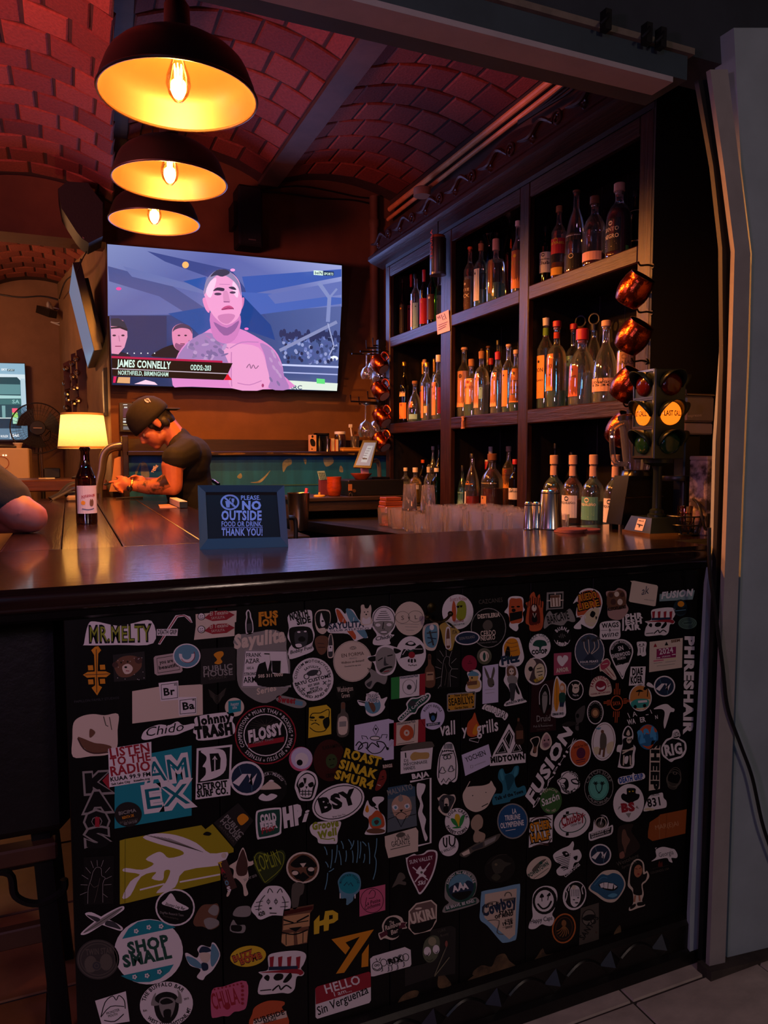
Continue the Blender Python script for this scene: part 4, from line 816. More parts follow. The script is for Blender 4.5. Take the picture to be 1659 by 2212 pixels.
bottle(947,767,29,A,1,'round','c','w',.5,[S('or',.08,.58,.55,'1.0','n',-30),S('mg',.1,.5,.2,'','x',40)],'sw','clear bottle with arched orange label and red flourish beside the post',grp=g4)
bottle(998,752,32,A,1,'std','c','w',.16,[(srgb('f0ae84'),.15,.66,1.0,'','h')],'cp','tall clear bottle with large plain peach label, middle shelf',grp=g5)
bottle(986,772,18,C_,1,'tall','a',None,0,[],'fg','amber bottle with foil neck behind the large peach label',grp=g5)
bottle(1018,776,28,A,1,'sq','c','s',.25,[(srgb('f0ae84'),.22,.66,.8,'MATEO','r')],'cc','hammered glass bottle with peach label in red lettering, middle shelf',grp=g5)
bottle(1040,753,33,A,1,'round','c','w',.46,[S('pe',.12,.62,.55,'','n',-30),S('lb',.25,.42,.2,'','x',25)],'pc','tequila bottle with pine cone stopper and narrow oval label, middle shelf',grp=g5)
bottle(1031,754,22,C_,1,'tall','c','w',.4,[],'cn','clear bottle with wooden cork at the back of the middle shelf',grp=g5)
bottle(1060,774,25,C_,1,'squat','k',None,0,[],'cr','dark bottle with red wax neck behind the oval label bottle',grp=g5)
bottle(1065,738,22,C_,1,'tall','c','w',.3,[],'sk','clear long-necked bottle rising at the back of the middle shelf',grp=g5)
bottle(1075,755,32,A,1,'round','c','w',.3,[(srgb('f0ae84'),.12,.64,.6,'','h',-22)],'pr','clear bottle with red ribbon, pine cone stopper and slanted peach label',grp=g5)
bottle(1098,744,27,A,1,'std','c','s',.4,[S('or',.10,.62,.6,'','x',-20)],'cp','clear bottle with stepped arch-shaped orange label, middle shelf',grp=g5)
bottle(1114,756,28,A,1,'round','c','s',.3,[(srgb('dc8a44'),.16,.70,.9,'Agavero/20 20','x')],'cp','clear bottle with orange script label beside the post, middle shelf',grp=g5)
bottle(1169,688,36,A,1,'std','c','s',.24,[(srgb('eea050'),.12,.58,.62,'DON/CELANO','x',-24),(srgb('5f8a2c'),.80,.88,1.4,'')],'bw','clear bottle with glass ball stopper, green neck band and orange label',grp=g6)
bottle(1202,694,43,A,1,'round','c','s',.2,[(srgb('eea050'),.20,.62,.5,'CHO/o','r',-30),(srgb('a02c24'),.80,.87,1.4,'')],'cr','hammered clear bottle with orange label and red cork, near middle shelf',grp=g6)
bottle(1238,700,38,B_,1,'round','c','s',.3,[S('lb',.15,.62,.6,'O','n',-20)],'cr','clear bottle with pale blue label half hidden, near middle shelf',grp=g6)
bottle(1257,711,56,A,1,'jug','c','w',.42,[(srgb('cf6a48'),.12,.52,.50,'TARIANEL','x',-28)],'cr','clear jug-shaped bottle with square terracotta label and red stopper',grp=g6)
bottle(1253,683,34,C_,1,'jug','c','w',.4,[],'rn','clear jug with ring stopper behind the terracotta label',grp=g6)
bottle(1282,678,36,C_,1,'jug','c','w',.4,[],'rk','clear jug with tall dark ring stopper at the back of the near middle shelf',grp=g6)
bottle(1308,693,54,A,1,'cone','c','w',.28,[(srgb('d8a890'),.14,.30,.95,'CODIGO/1530','x')],'cp','broad clear bottle with flared neck and low pink label',grp=g6)
bottle(1356,702,46,A,1,'std','c','w',.5,[(srgb('dcae86'),.20,.64,1.0,'TANASI','h')],'sp','clear bottle with big cream label behind the hanging copper mugs',grp=g6)
# bottom row
g7 = 'bottles in the bottom far compartment'; g8 = 'bottles in the bottom middle compartment'; g9 = 'bottles in the bottom near compartment'
bottle(876,1010,21,A,2,'std','c','w',.6,[S('wh',.2,.5,.7,'')],'sw','clear bottle with white cap behind the stacked tumblers, far end',grp=g7)
bottle(897,1010,28,A,2,'round','c','y',.55,[(srgb('b8bccf'),.40,.52,1.0,'ABSOLUT','r')],'sw','vodka bottle with yellow contents behind the stacked tumblers',grp=g7)
bottle(911,993,18,C_,2,'tall','a',None,0,[],'so','dark bottle with bright orange cap, bottom far shelf',grp=g7)
bottle(926,1003,22,B_,2,'squat','c','w',.5,[],'bw','clear decanter bottle with glass stopper, bottom far shelf',grp=g7)
bottle(935,964,17,C_,2,'tall','c','w',.5,[],'sw','tall slim bottle with white cap at the back, bottom far shelf',grp=g7)
bottle(948,960,20,C_,2,'tall','d',None,0,[],'sk','tall black bottle beside the post, bottom far shelf',grp=g7)
bottle(943,1011,25,A,2,'std','g','g',.6,[S('wh',.10,.42,.35,'','v',-40)],'sw','green liqueur bottle with strip label, bottom far shelf',grp=g7)
bottle(985,1005,23,A,2,'cone','s','s',.5,[S('lb',.1,.4,.6,'')],'sk','pale blue angular bottle beside the post, bottom middle shelf',grp=g8)
bottle(989,996,22,C_,2,'squat','c','m',.4,[],'sr','bottle with red screw cap at the back, bottom middle shelf',grp=g8)
bottle(1003,993,18,C_,2,'std','d',None,0,[S('wh',.2,.5,.7,'')],'sw','black bottle with cream cap at the back, bottom middle shelf',grp=g8)
bottle(1020,980,33,A,2,'bell','c','o',.26,[(srgb('1c2c58'),.36,.52,.9,'APEROL','o',-10),(srgb('cfd0dc'),.04,.34,.35,'','x',-48)],'sk','aperitif bottle with orange-red drink and navy label',grp=g8)
bottle(1049,965,22,C_,2,'tall','d',None,0,[],'fw','black long-necked bottle at the back, bottom middle shelf',grp=g8)
bottle(1063,980,48,A,2,'squat','c','m',.42,[(srgb('1a1210'),.44,.54,.95,'TRADICION','f'),(srgb('b8845c'),.06,.3,.36,'','x',-25)],'cn','round-shouldered bottle with wide wooden stopper and dark red liquor',grp=g8)
bottle(1098,964,27,C_,2,'std','c','a',.5,[(srgb('d8924a'),.36,.66,.9,'SOUTHERN','r')],'sp','bottle with diamond-shaped orange label at the back, bottom shelf',grp=g8)
bottle(1112,992,26,A,2,'std','k',None,0,[(srgb('cfc8c4'),.30,.50,.9,'CAMPARI','n')],'sr','dark bottle with pale banner label beside the post, bottom middle shelf',grp=g8)
bottle(1155,959,18,B_,2,'tall','d',None,0,[S('or',.38,.66,.8,'')],'sk','black slender bottle with orange neck label, bottom near shelf',grp=g9)
bottle(1173,976,30,C_,2,'tall','d',None,0,[S('ye',.22,.46,.9,'VC','x')],'fk','champagne bottle with yellow-orange shield label, bottom near shelf',grp=g9)
bottle(1217,981,17,C_,2,'tall','d',None,0,[],'fb','black bottle with dark blue foil between the tequila bottles',grp=g9)
tq = lambda c: [(c,.10,.42,.85,'TEQUILEÑO','n' if c != srgb('5a9a98') else 'w',-12),(srgb('c8a090'),.70,.84,.9,'')]
bottle(1196,983,46,A,2,'teq','c','s',.4,tq(srgb('d8d0d0')),'cp','tequila bottle with cork behind the tall steel shaker tin',grp=g9,rz=-60)
bottle(1237,983,46,A,2,'teq','c','a',.36,tq(srgb('d8d4dc')),'cp','tequila bottle with white label and pink ribbon, amber contents',grp=g9,rz=-60)
bottle(1281,982,48,A,2,'teq','c','s',.36,tq(srgb('5a9a98')),'cp','tequila bottle with teal agave label between two white-label twins',grp=g9,rz=-60)
bottle(1329,982,48,A,2,'teq','c','s',.36,tq(srgb('dcd4d0')),'cp','tequila bottle with white agave label partly behind the black blender',grp=g9,rz=-60)
# black canister hanging in front of the shelf post
c0 = onX(946,592,1.648); c1 = onX(946,516,1.648); dep = (c0-CAMP).dot(_f); rr = 35*dep/FPX/2
cn = thing('canister',c0,'black cylindrical canister with copper lettering hung before the shelf post','canister')
obj('tube',MB().lathe([(rr*.92,0),(rr,.006),(rr,c1.z-c0.z)],28,Matrix.Translation(c0)),mat('canister_black','15100f',0.35),cn); obj('lid',MB().lathe([(rr*.9,0),(rr*.9,.012),(rr*.82,.015)],28,Matrix.Translation(c1)),mat('canister_copper','8a4a2c',0.35,0.6),cn); obj('base_ring',MB().lathe([(rr*1.02,-0.006),(rr*1.03,0.004)],28,Matrix.Translation(c0)),mat('ring_grey','5a5a6c',0.3,0.7),cn)
ik = Ink(lambda x,y,h: c0+Vector(((rr+.001+h)*math.cos(R(200)+y/rr),(rr+.001+h)*math.sin(R(200)+y/rr),x))); ik.text('TEQUILA',.06,0,.20,0,.016,'q',.03); ik.obj('lettering',PRINT,cn)
obj('hanger',MB().tube([c1+Vector((0,0,.014)),Vector((c1.x,c1.y,zc+.005))],.003,6),BLACK,cn)
# paper note pinned on the shelf rail, little carved figure
nt_ = Ink(plane_fn((XS-.004,0,0),(-1,0,0))); nt_.base([(942,681),(969,669),(972,714),(945,723)],'e3b4b0',.0008); nt_.text('WE',946,690,953,687,6,'k',.03); nt_.text('1:1',955,692,966,688,12,'k',.03)
for i in range(3): nt_.line([(947,703+i*5),(967-i*2,695+i*5)],1.6,'6a4a50')
tag(nt_.obj('paper_note',PRINT),'small pink paper note taped over the shelf post','note')
p = onX(1000,912,XS-.006); tag(obj('carved_ornament',MB().box(p.x-.004,p.x+.004,p.y-.012,p.y+.012,p.z-.030,p.z-.022).box(p.x-.005,p.x+.004,p.y-.006,p.y+.006,p.z-.022,p.z+.004).ball((p.x,p.y,p.z+.012),.011,10,sc=(.5,1,1)).box(p.x-.004,p.x+.004,p.y-.012,p.y+.012,p.z+.020,p.z+.027),mat('ornament_tan','a06a48',.6)),'tiny tan carved ornament fixed on the middle shelf rail','ornament')
# ---------------------------------------------------------------- things on the front counter
STEEL = mat('steel','b8b0ac',0.22,1.0); STEELD = mat('steel_dark','5a5450',0.32,1.0); SATIN = mat('satin_black','0b0b0c',0.35)
# framed notice
bl,br = onZ(431,1187,BAR_H),onZ(623,1181,BAR_H); ux = (br-bl).normalized(); nb = Vector((ux.y,-ux.x,0)).normalized(); up = (Vector((0,0,1))*math.cos(R(9))-nb*math.sin(R(9))); nr = ux.cross(up).normalized()
if nr.y > 0: nr = -nr
SF = plane_fn(bl,nr); sg = thing('picture_frame',(bl+br)/2,'dark tabletop picture frame with printed house notice standing on the bar','sign')
FRB = mat('sign_frame','2a3e4c',0.4); O = [(427,1048),(614,1048),(623,1181),(431,1187)]; I = [(444,1063),(598,1063),(606,1160),(449,1164)]
for k in range(4):
    q = [O[k],O[(k+1) % 4],I[(k+1) % 4],I[k]]; b_ = MB(); f0 = [SF(x,y,0.0) for x,y in q[:2]]+[SF(x,y,-0.004) for x,y in q[2:]]; b0 = [SF(x,y,-0.018) for x,y in q]
    b_.add(f0+b0,[(0,1,2,3),(7,6,5,4),(0,4,5,1),(1,5,6,2),(2,6,7,3),(3,7,4,0)]); obj('frame_bar',b_,FRB,sg,smooth=0)
ik = Ink(lambda x,y,h: SF(400+x/3.607,850+y/3.607,h-0.008)); ik.base([(160,766),(716,766),(746,1122),(175,1134)],'14161c',.0005)
lv = 'b0a8d8'; ik.ring(348,848,74,62,14,lv); ik.line([(300,805),(398,890)],14,lv); ik.poly([(312,838),(352,838),(346,888),(322,888)],lv); ik.line([(340,838),(352,812)],6,lv); ik.line([(372,820),(372,880)],8,lv); ik.poly([(360,818),(384,818),(380,846),(364,846)],lv)
for t_,x0,x1,y,h,b in (('PLEASE.',432,588,828,33,.02),('NO',438,594,903,63,.05),('OUTSIDE',280,597,985,70,.04),('FOOD OR DRINK.',281,603,1035,38,.02),('THANK YOU!',283,606,1106,54,.03)): ik.text(t_,x0,y,x1,y,h,lv,b)
ik.line([(283,1044),(604,1044)],4,lv); ik.obj('notice',PRINT,sg); obj('glass',MB().add([SF(x,y,-0.006) for x,y in I],[(0,1,2,3)]),thin_glass('frame_glass',(1,1,1),0.03),sg,smooth=0)
b_ = MB().add([SF(500,1080,-0.018),SF(545,1080,-0.018),(bl+br)/2-nb*0.075+ux*0.02,(bl+br)/2-nb*0.075-ux*0.02],[(0,1,2,3)]); obj('easel_back',b_,SATIN,sg,smooth=0)
# brown beer bottle
bp = onZ(188,1131,BAR_H); d_ = (bp-CAMP).dot(_f); hb = 165*d_/FPX; PFB = 21.5*d_/FPX
bt = bottle(0,0,0,0,0,'beer','a',None,0,[],'sk','brown long-necked beer bottle with pale label standing on the bar wing',name='beer_bottle',loc=tuple(bp),dims=(hb,PFB),rz=8,n=28)
bpy.data.objects.remove([c for c in bt.children if c.name.startswith('cap')][0])
obj('beer',MB().lathe([(PFB*.92,.004),(PFB*.93,.30*hb),(.001,.30*hb)],24),LQ['m'],bt,local=True)
ik = Ink(cyl_fn(PFB+.0006,z0=.14*hb)); hw = PFB*1.15; 
for i in range(10): a0,a1 = -hw+2*hw*i/10,-hw+2*hw*(i+1)/10; ik.face([(a0,0),(a1,0),(a1,.36*hb),(a0,.36*hb)],'cbb3b0')
ik.line([(-hw*.9,.01),(hw*.9,.01),(hw*.9,.34*hb),(-hw*.9,.34*hb)],.0012,'k',closed=True); ik.text('Victoria',-hw*.6,.235*hb,hw*.6,.25*hb,.011,'r',.02,.25); ik.ell(-hw*.4,.14*hb,.007,.007,'o'); ik.blob([(.006,.10*hb),(.016,.10*hb),(.018,.16*hb),(.013,.19*hb),(.011,.17*hb),(.008,.19*hb),(.005,.15*hb)],'h'); ik.line([(-hw*.5,.065*hb),(0,.05*hb),(hw*.5,.065*hb)],.003,'5a5a78',smooth=3)
ik.obj('label',PRINT,bt,local=True)
obj('bottle_lip',MB().lathe([(PFB*.46,.955*hb),(PFB*.52,.96*hb),(PFB*.52,.985*hb),(PFB*.46,.995*hb)],20,cap=False),GL['a'],bt,local=True)
# traffic-light table lamp
tl = thing('traffic_light_lamp',(1.562,1.660,BAR_H),'miniature traffic light lamp with lit amber lenses at the end of the bar','lamp',rz=R(-8))
GRN = mat('traffic_green_metal','1f2a22',0.35,0.4); CHRM = mat('traffic_chrome','8f9496',0.2,1.0); BRS = mat('brass_edge','a87a4a',0.3,0.9)
obj('base_plate',MB().box(-.068,.068,-.068,.068,0,.008),BRS,tl,local=True)
b_ = MB(); v0 = [(-.064,-.064,.008),(.064,-.064,.008),(.064,.064,.008),(-.064,.064,.008)]; v1 = [(x*.78,y*.78,.05) for x,y,_ in v0]; b_.add(v0+v1,[(0,1,5,4),(1,2,6,5),(2,3,7,6),(3,0,4,7),(4,5,6,7),(3,2,1,0)]); obj('base',b_,GRN,tl,local=True,smooth=0)
obj('stem',MB().lathe([(.026,.05),(.026,.056),(.020,.060),(.020,.068),(.013,.074),(.012,.185),(.016,.195),(.040,.205),(.042,.215)],24),GRN,tl,local=True)
obj('housing',MB().bbox(-.05,.05,-.05,.05,.215,.468,.003),GRN,tl,local=True)
fr = MB()
for z in (.222,.302,.306,.384,.388,.464): fr.box(-.0535,-.05,-.046,.046,z-.003,z+.003)
for y in (-.048,.046): fr.box(-.0535,-.05,y,y+.004,.22,.466)
obj('chrome_face',fr,CHRM,tl,local=True)
for face in (0,1,2,3):
    Mf = Matrix.Rotation(R(90*face),4,'Z') @ Matrix.Translation((0,-.05,0))
    for k,(nm,hexc,em) in enumerate((('green_lens','12351f',None),('amber_lens','6a2a06',1),('red_lens','4a0d0a',None))):
        zc_ = .262+.082*k; Ml = Mf @ Matrix.Translation((0,0,zc_)) @ Matrix.Rotation(R(90),4,'X')
        mm = mat('lens_'+nm,hexc,.15,emit=((1,.17,.008) if em else None),estr=(1.6 if em else 0)); ln = obj(nm,MB().lathe([(.033,0),(.032,.006),(.022,.012),(.001,.015)],24,Ml),mm,tl,local=True,smooth=60)
        b_ = MB(); vs = []
        for i in range(17):
            a = R(-15+210*i/16); ext = .042*max(0.12,math.sin(R(180*i/16))**0.8); vs += [(.036*math.cos(a),.036*math.sin(a),-.001),(.037*math.cos(a),.037*math.sin(a),ext)]
        b_.add(vs,[(2*i,2*i+2,2*i+3,2*i+1) for i in range(16)],M=Ml); hd = obj('visor',b_,GRN,tl,local=True,smooth=60); hd.modifiers.new('wall','SOLIDIFY').thickness = .0015
        if em:
            ik = Ink(lambda x,y,h,Ml=Ml: Ml @ Vector((x,y,.0165+h-(x*x+y*y)*9)),.0002); ik.text('LAST CALL',-.027,-.007,.027,-.007,.014,'k',.02,ydown=False); ik.obj('lettering',PRINT,ln,local=True)
ik = Ink(lambda x,y,h: Vector((-.064*(1-.22*y/.042)-h-.0006,-x,.008+y)),.0003); ik.base([(-.012,.004),(.026,.004),(.026,.037),(-.012,.037)],'cfc0c0',.0004); ik.text('OPEN LATE',-.006,.029,.020,.029,.004,'k',.01,ydown=False); ik.line([(-.008,.021),(.021,.019)],.003,'k'); ik.poly([(.0,.02),(.010,.02),(.007,.011)],'k'); ik.obj('base_sticker',PRINT,tl,local=True)
# blender
BLK = mat('blender_black','0c0b0c',.25); bx,by = 1.608,1.797
bd = thing('blender',(bx,by,BAR_H),'black bar blender with clear jug and big handle behind the traffic light','blender')
b_ = MB(); 
def taper(x0,x1,z0,z1,d0,d1,cx=0): 
    v0 = [(-x0+cx,-d0,z0),(x0+cx,-d0,z0),(x0+cx,d0,z0),(-x0+cx,d0,z0)]; v1 = [(-x1,-d1,z1),(x1,-d1,z1),(x1,d1,z1),(-x1,d1,z1)]; return MB().add(v0+v1,[(3,2,1,0),(4,5,6,7),(0,1,5,4),(1,2,6,5),(2,3,7,6),(3,0,4,7)])
for sx in (-1,1):
    for sy in (-1,1): obj('foot',MB().box(sx*.062-.012,sx*.062+.012,sy*.026-.007,sy*.026+.007,0,.018),BLK,bd,local=True)
obj('motor_base',taper(.085,.058,.018,.165,.034,.032),BLK,bd,local=True,smooth=0); obj('base_trim',MB().tube([(-.074,-.0345,.10),(.074,-.0345,.10)],.002,6),STEEL,bd,local=True)
obj('collar',MB().lathe([(.048,.165),(.044,.178),(.040,.182)],24),BLK,bd,local=True)
JUG = thin_glass('jug_plastic',(.86,.84,.86),.3,haze=.08); obj('jug',MB().lathe([(.036,.182),(.040,.20),(.056,.33),(.058,.335),(.054,.333),(.038,.205)],28,cap=False),JUG,bd,local=True,smooth=50)
obj('jug_handle',MB().tube(smooth_path([(-.050,0,.325),(-.080,0,.315),(-.098,0,.295),(-.094,0,.235),(-.082,0,.205),(-.042,0,.200)],5),.008,10),JUG,bd,local=True); obj('lid',MB().lathe([(.060,.334),(.060,.346),(.050,.352),(.034,.354),(.034,.366),(.028,.368)],28),BLK,bd,local=True)
# espresso machine and the things round it
em = thing('espresso_machine',(1.715,1.70,BAR_H),'grey espresso machine with round cup stand beside the black shelf end','coffee machine'); e0 = onY(1480,938,1.66); e1 = onY(1545,857,1.66)
GRY = mat('machine_grey','7d7270',.35,.3); obj('head',MB().bbox(e0.x,e1.x,1.66,1.755,onY(1500,912,1.66).z,e1.z,.006),GRY,em); obj('lower_head',MB().bbox(e0.x+.002,e1.x,1.664,1.755,e0.z,onY(1500,913,1.66).z-.001,.004),mat('machine_pale','93868a',.4),em); obj('lid',MB().bbox(e0.x-.001,e1.x,1.658,1.755,e1.z,e1.z+.007,.003),STEEL,em)
obj('column',MB().bbox(e0.x+.05,e1.x,1.71,1.755,BAR_H+.02,e0.z,.004),SATIN,em); obj('foot',MB().bbox(e0.x-.005,e1.x,1.64,1.755,BAR_H,BAR_H+.022,.004),SATIN,em)
pz = onY(1480,1032,1.69); obj('cup_stand',MB().lathe([(.058,0),(.060,.006),(.058,.014)],28,Matrix.Translation((e0.x+.015,1.70,pz.z-.008))),SATIN,em); obj('stand_post',MB().lathe([(.012,0),(.012,pz.z-.008-BAR_H-.022)],12,Matrix.Translation((e0.x+.04,1.70,BAR_H+.022))),SATIN,em)
ik = Ink(plane_fn((0,1.659,0),(0,-1,0))); ik.text('espresso',1486,901,1516,899,6,'c8b4a8',.01); ik.obj('lettering',PRINT,em)
cp = onY(1480,1063,1.66); cpt = thing('espresso_cup',(cp.x,1.64,BAR_H+.10),'small amber glass cup under the espresso machine cup stand','cup'); 
wb = onY(1480,1108,1.60); wbt = thing('wire_basket',(wb.x,1.60,BAR_H),'low black wire basket of spoons beside the traffic light lamp','basket')
for z,r_ in ((.004,.034),(.03,.042),(.055,.048)): obj('wire_ring',MB().tube([(r_*math.cos(2*math.pi*i/24),r_*math.sin(2*math.pi*i/24),z) for i in range(24)],.0022,6,closed=True),SATIN,wbt,local=True)
b_ = MB()
for i in range(12): a = 2*math.pi*i/12; b_.tube([(.034*math.cos(a),.034*math.sin(a),.004),(.048*math.cos(a+.3),.048*math.sin(a+.3),.055)],.0016,5).tube([(.034*math.cos(a),.034*math.sin(a),.004),(.048*math.cos(a-.3),.048*math.sin(a-.3),.055)],.0016,5)
obj('wire_mesh',b_,SATIN,wbt,local=True); obj('basket_floor',MB().lathe([(.034,.003),(.034,.006)],20),SATIN,wbt,local=True)
cpt.location = (wb.x+.0,1.60,BAR_H+.0075); cpt['label'] = 'small amber glass cup resting inside the black wire basket'
obj('cup_body',MB().lathe([(.016,0),(.018,.004),(.021,.075),(.019,.075),(.015,.006)],18),thin_glass('amber_glass',(.85,.5,.25),.2),cpt,local=True)
for k,(dx,dy) in enumerate(((-.024,.012),(.028,-.010))):
    M_ = Matrix.Translation((wb.x+dx,1.60+dy,BAR_H+.013)) @ Matrix.Rotation(R(25 if k else -30),4,'Z') @ Matrix.Rotation(R(-62),4,'X'); tag(obj('spoon',MB().ball((0,.062,0),.012,12,M_,sc=(.8,1.25,.3)).tube([(0,.05,0),(0,0,0)],.003,6,M=M_),STEEL),'steel spoon leaning in the black wire basket','spoon','spoons in the wire basket')
mc0,mc1 = onY(1511,1146,1.58),onY(1536,985,1.58); MAR = mat('marbled_print','b8a4ac',.5,col2='3a3036',scale=16,detail=8,lo=.42,hi=.56)
mct = thing('marbled_canister',((mc0.x+mc1.x)/2,1.60,BAR_H),'tall canister with marbled pink and grey print beside the door jamb','canister'); obj('canister_body',MB().bbox(mc0.x,mc1.x,1.56,1.625,BAR_H,mc1.z-.012,.003),MAR,mct); obj('canister_lid',MB().bbox(mc0.x-.001,mc1.x+.001,1.559,1.626,mc1.z-.012,mc1.z,.003),mat('lid_pale','a8989c',.5),mct)
tag(obj('appliance_cord',MB().tube(smooth_path([onY(1495,1075,1.62),onY(1510,1092,1.56),onY(1517,1120,1.54),onY(1523,1142,1.54),onY(1529,1138,1.53),onY(1531,1110,1.52)],6),.004,8),CABLE),'black appliance cord looping in front of the marbled canister','cord')
# end-panel tag and card
ik = Ink(plane_fn((0,1.852,0),(0,-1,0))); ik.base([(1464,836),(1478,835),(1483,842),(1482,898),(1462,899)],'8a808c',.001); ik.ell(1470,851,3,4,'k'); tag(ik.obj('hanging_tag',PRINT),'grey paper tag hanging on the black shelf end','tag')
# shaker tins, coasters, glass trays
def tin(px,w0,w1,pyt,Y,lab):
    p = onZ(px,1150,BAR_H); p = Vector((onY(px,1150,Y).x,Y,BAR_H)); d_ = (p-CAMP).dot(_f); h_ = onY(px,pyt,Y).z-BAR_H; r0,r1 = w0*d_/FPX/2,w1*d_/FPX/2
    t = thing('shaker_tin',p,lab,'shaker'); obj('tin_body',MB().lathe([(r0,0),(r0+.0015,.002),(r0+.0005,.006),(r1,h_-.004),(r1-.003,h_)],36),STEEL,t,local=True,smooth=50); obj('tin_band',MB().lathe([(r1+.0006,h_-.012),(r1+.0008,h_-.010),(r1+.0006,h_-.008)],36,cap=False),STEELD,t,local=True)
tin(1188,52,40,1058,1.905,'tall upturned steel shaker tin, the widest of three on the counter'); tin(1141,21,17,1084,1.915,'slim steel jigger standing farthest from the blender'); tin(1158,19,15,1084,1.93,'slim steel jigger tucked behind the tall shaker tin')
for k,(px,py,n_) in enumerate(((1228,1149,3),(1262,1147,2))):
    p = onZ(px,py,BAR_H)
    for j in range(n_): tag(obj('coaster',MB().lathe([(.042,0),(.043,.001),(.042,.0035)],28,Matrix.Translation((p.x+.004*j,min(p.y,1.895)-.003*j,BAR_H+.0036*j))),mat('coaster_red','7a3a34',.7)),'thin round red coaster in a small pile beside the tall tin','coaster','coasters on the counter')
# ---------------------------------------------------------------- back counter under the shelf
CTR = mat('back_counter','2c2622',.35,noise=.3,scale=6); ZB = .93
bc = thing('back_counter',(1.45,3.2,0),'low dark back counter with steel edge under the bottle shelf','counter')
pts = [(1.02,4.42),(1.06,3.7),(1.27,2.84),(1.29,1.99),(1.69,1.99),(2.0,1.99),(2.0,4.42)]
obj('worktop',MB().prism([(x,y,ZB-.03) for x,y in pts],(0,0,.03)),CTR,bc); obj('steel_edge',MB().prism([(x-.012,y,ZB-.045) for x,y in pts[:4]]+[(x+.075,y,ZB-.045) for x,y in pts[3::-1]],(0,0,.047)),STEELD,bc); obj('carcass',MB().prism([(x+.05,y,0) for x,y in pts[:4]]+[(1.98,1.99,0),(1.98,4.42,0)],(0,0,ZB-.045)),SATIN,bc)
TGL = thin_glass('tumbler_glass',(.94,.95,.96),.42,.01,haze=.05)
def tumbler(h_,r0,r1,loc,lab,grp):
    t = thing('tumbler',loc,lab,'glass',grp); rf = lambda a,z: 1+.05*math.cos(a*9); obj('glass_body',MB().lathe([(r0*.9,0),(r0,.003),(r1,h_),(r1-.0025,h_),(r0-.004,.012),(.001,.012)],27,rfun=rf),liquid('tumbler_crystal','f4eef2',0.0,0.94),t,local=True,smooth=60); return t
ta = None; tb_ = None; random.seed(11); i_ = 0
for j in range(16):
    for i in range(4):
        y = 3.20-.076*j+random.uniform(-.004,.004); x = (1.365 if y > 2.75 else 1.335)+.078*i+.02*(j % 2)+random.uniform(-.004,.004)
        if x > 1.655 or y < 2.02 or (y < 2.30 and x > 1.53): continue
        if j < 7:
            if ta is None: ta = tumbler(.085,.031,.036,(x,y,ZB),'short ribbed tumbler in the rows under the bottle shelf','short tumblers on the back counter')
            else: dup(ta,(x,y,ZB),random.uniform(0,6))
        else:
            if tb_ is None: tb_ = tumbler(.130,.029,.035,(x,y,ZB),'tall ribbed glass in the rows beside the steel tins','tall glasses on the back counter')
            else: dup(tb_,(x,y,ZB),random.uniform(0,6))
for px,y,lb in ((885,2.97,'upturned highball glass on the tumblers before the vodka bottle'),(925,2.815,'upturned highball glass on the tumblers before the green bottle')):
    x = onY(px,1060,y).x; tumbler(.118,.033,.026,(x,y,ZB+.086),lb,None)
p = Vector((1.42,2.10,ZB)); tag(obj('shot_glass',MB().lathe([(.02,0),(.024,.05),(.022,.05),(.001,.01)],16,Matrix.Translation((1.285,2.30,ZB))),LQ['r']),'small red glass at the edge of the tall glasses','glass')
for k,px in enumerate((1245,1290)):
    p = Vector((1.62,2.05+.13*k,0)); t = thing('glass_tray',(1.62,p.y,ZB),'thick round glass tray before the tequila bottles','tray','glass trays by the tequila bottles'); obj('tray_body',MB().lathe([(.05,0),(.055,.03),(.048,.03),(.04,.012),(.001,.012)],24),TGL,t,local=True); dup(t,(1.62,p.y,ZB+.032))
# steel bucket, wooden crate, blocks, cash box
bk = onZ(640,1122,ZB); bk = Vector((.97,3.55,0)); bz = .90
st = thing('sink_unit',(.86,3.55,0),'low dark sink unit with steel rim behind the framed notice','sink'); obj('cabinet',MB().box(.62,.97,3.2,4.38,0,bz-.03),SATIN,st); obj('steel_rim',MB().bbox(.60,.99,3.18,4.40,bz-.03,bz,.004),STEELD,st)
fc = onY(460,1043,3.95); obj('faucet',MB().tube(smooth_path([(fc.x-.02,4.05,bz),(fc.x-.02,4.05,fc.z-.02),(fc.x,4.0,fc.z+.012),(fc.x+.03,3.95,fc.z-.01)],6),.010,10),CHR,st)
b0_,b1_ = onY(622,1124,3.45),onY(668,1064,3.45); rb = (b1_.x-b0_.x)/2
bu = thing('ice_bucket',((b0_.x+b1_.x)/2,3.45,bz),'tapered steel ice bucket behind the framed notice','bucket'); hb_ = b1_.z-bz; obj('bucket_body',MB().lathe([(rb*.78,0),(rb*.8,.004),(rb,hb_-.006),(rb*1.03,hb_),(rb*.97,hb_-.004),(rb*.76,.008),(.001,.008)],32),STEEL,bu,local=True,smooth=50); obj('scoop_handle',MB().tube([(.03,0,hb_-.05),(.045,.01,hb_+.02)],.008,8),mat('handle_pink','c03a6c',.5),bu,local=True)
tag(obj('steel_tongs',MB().tube(smooth_path([onY(623,1118,3.0),onY(636,1120,3.0),onY(639,1135,3.0),onY(639,1165,3.0)],5),.010,8),SATIN),'black pull handle behind the framed notice','handle')
CRT = mat('crate_wood','2e1d15',.6,noise=.5,scale=6,stretch=(3,3,12),bump=.2)
k0,k1 = onY(700,1120,3.62),onY(790,1075,3.62); cr_ = thing('wooden_crate',(1.33,3.75,ZB),'old dark wooden box standing on the back counter','box')
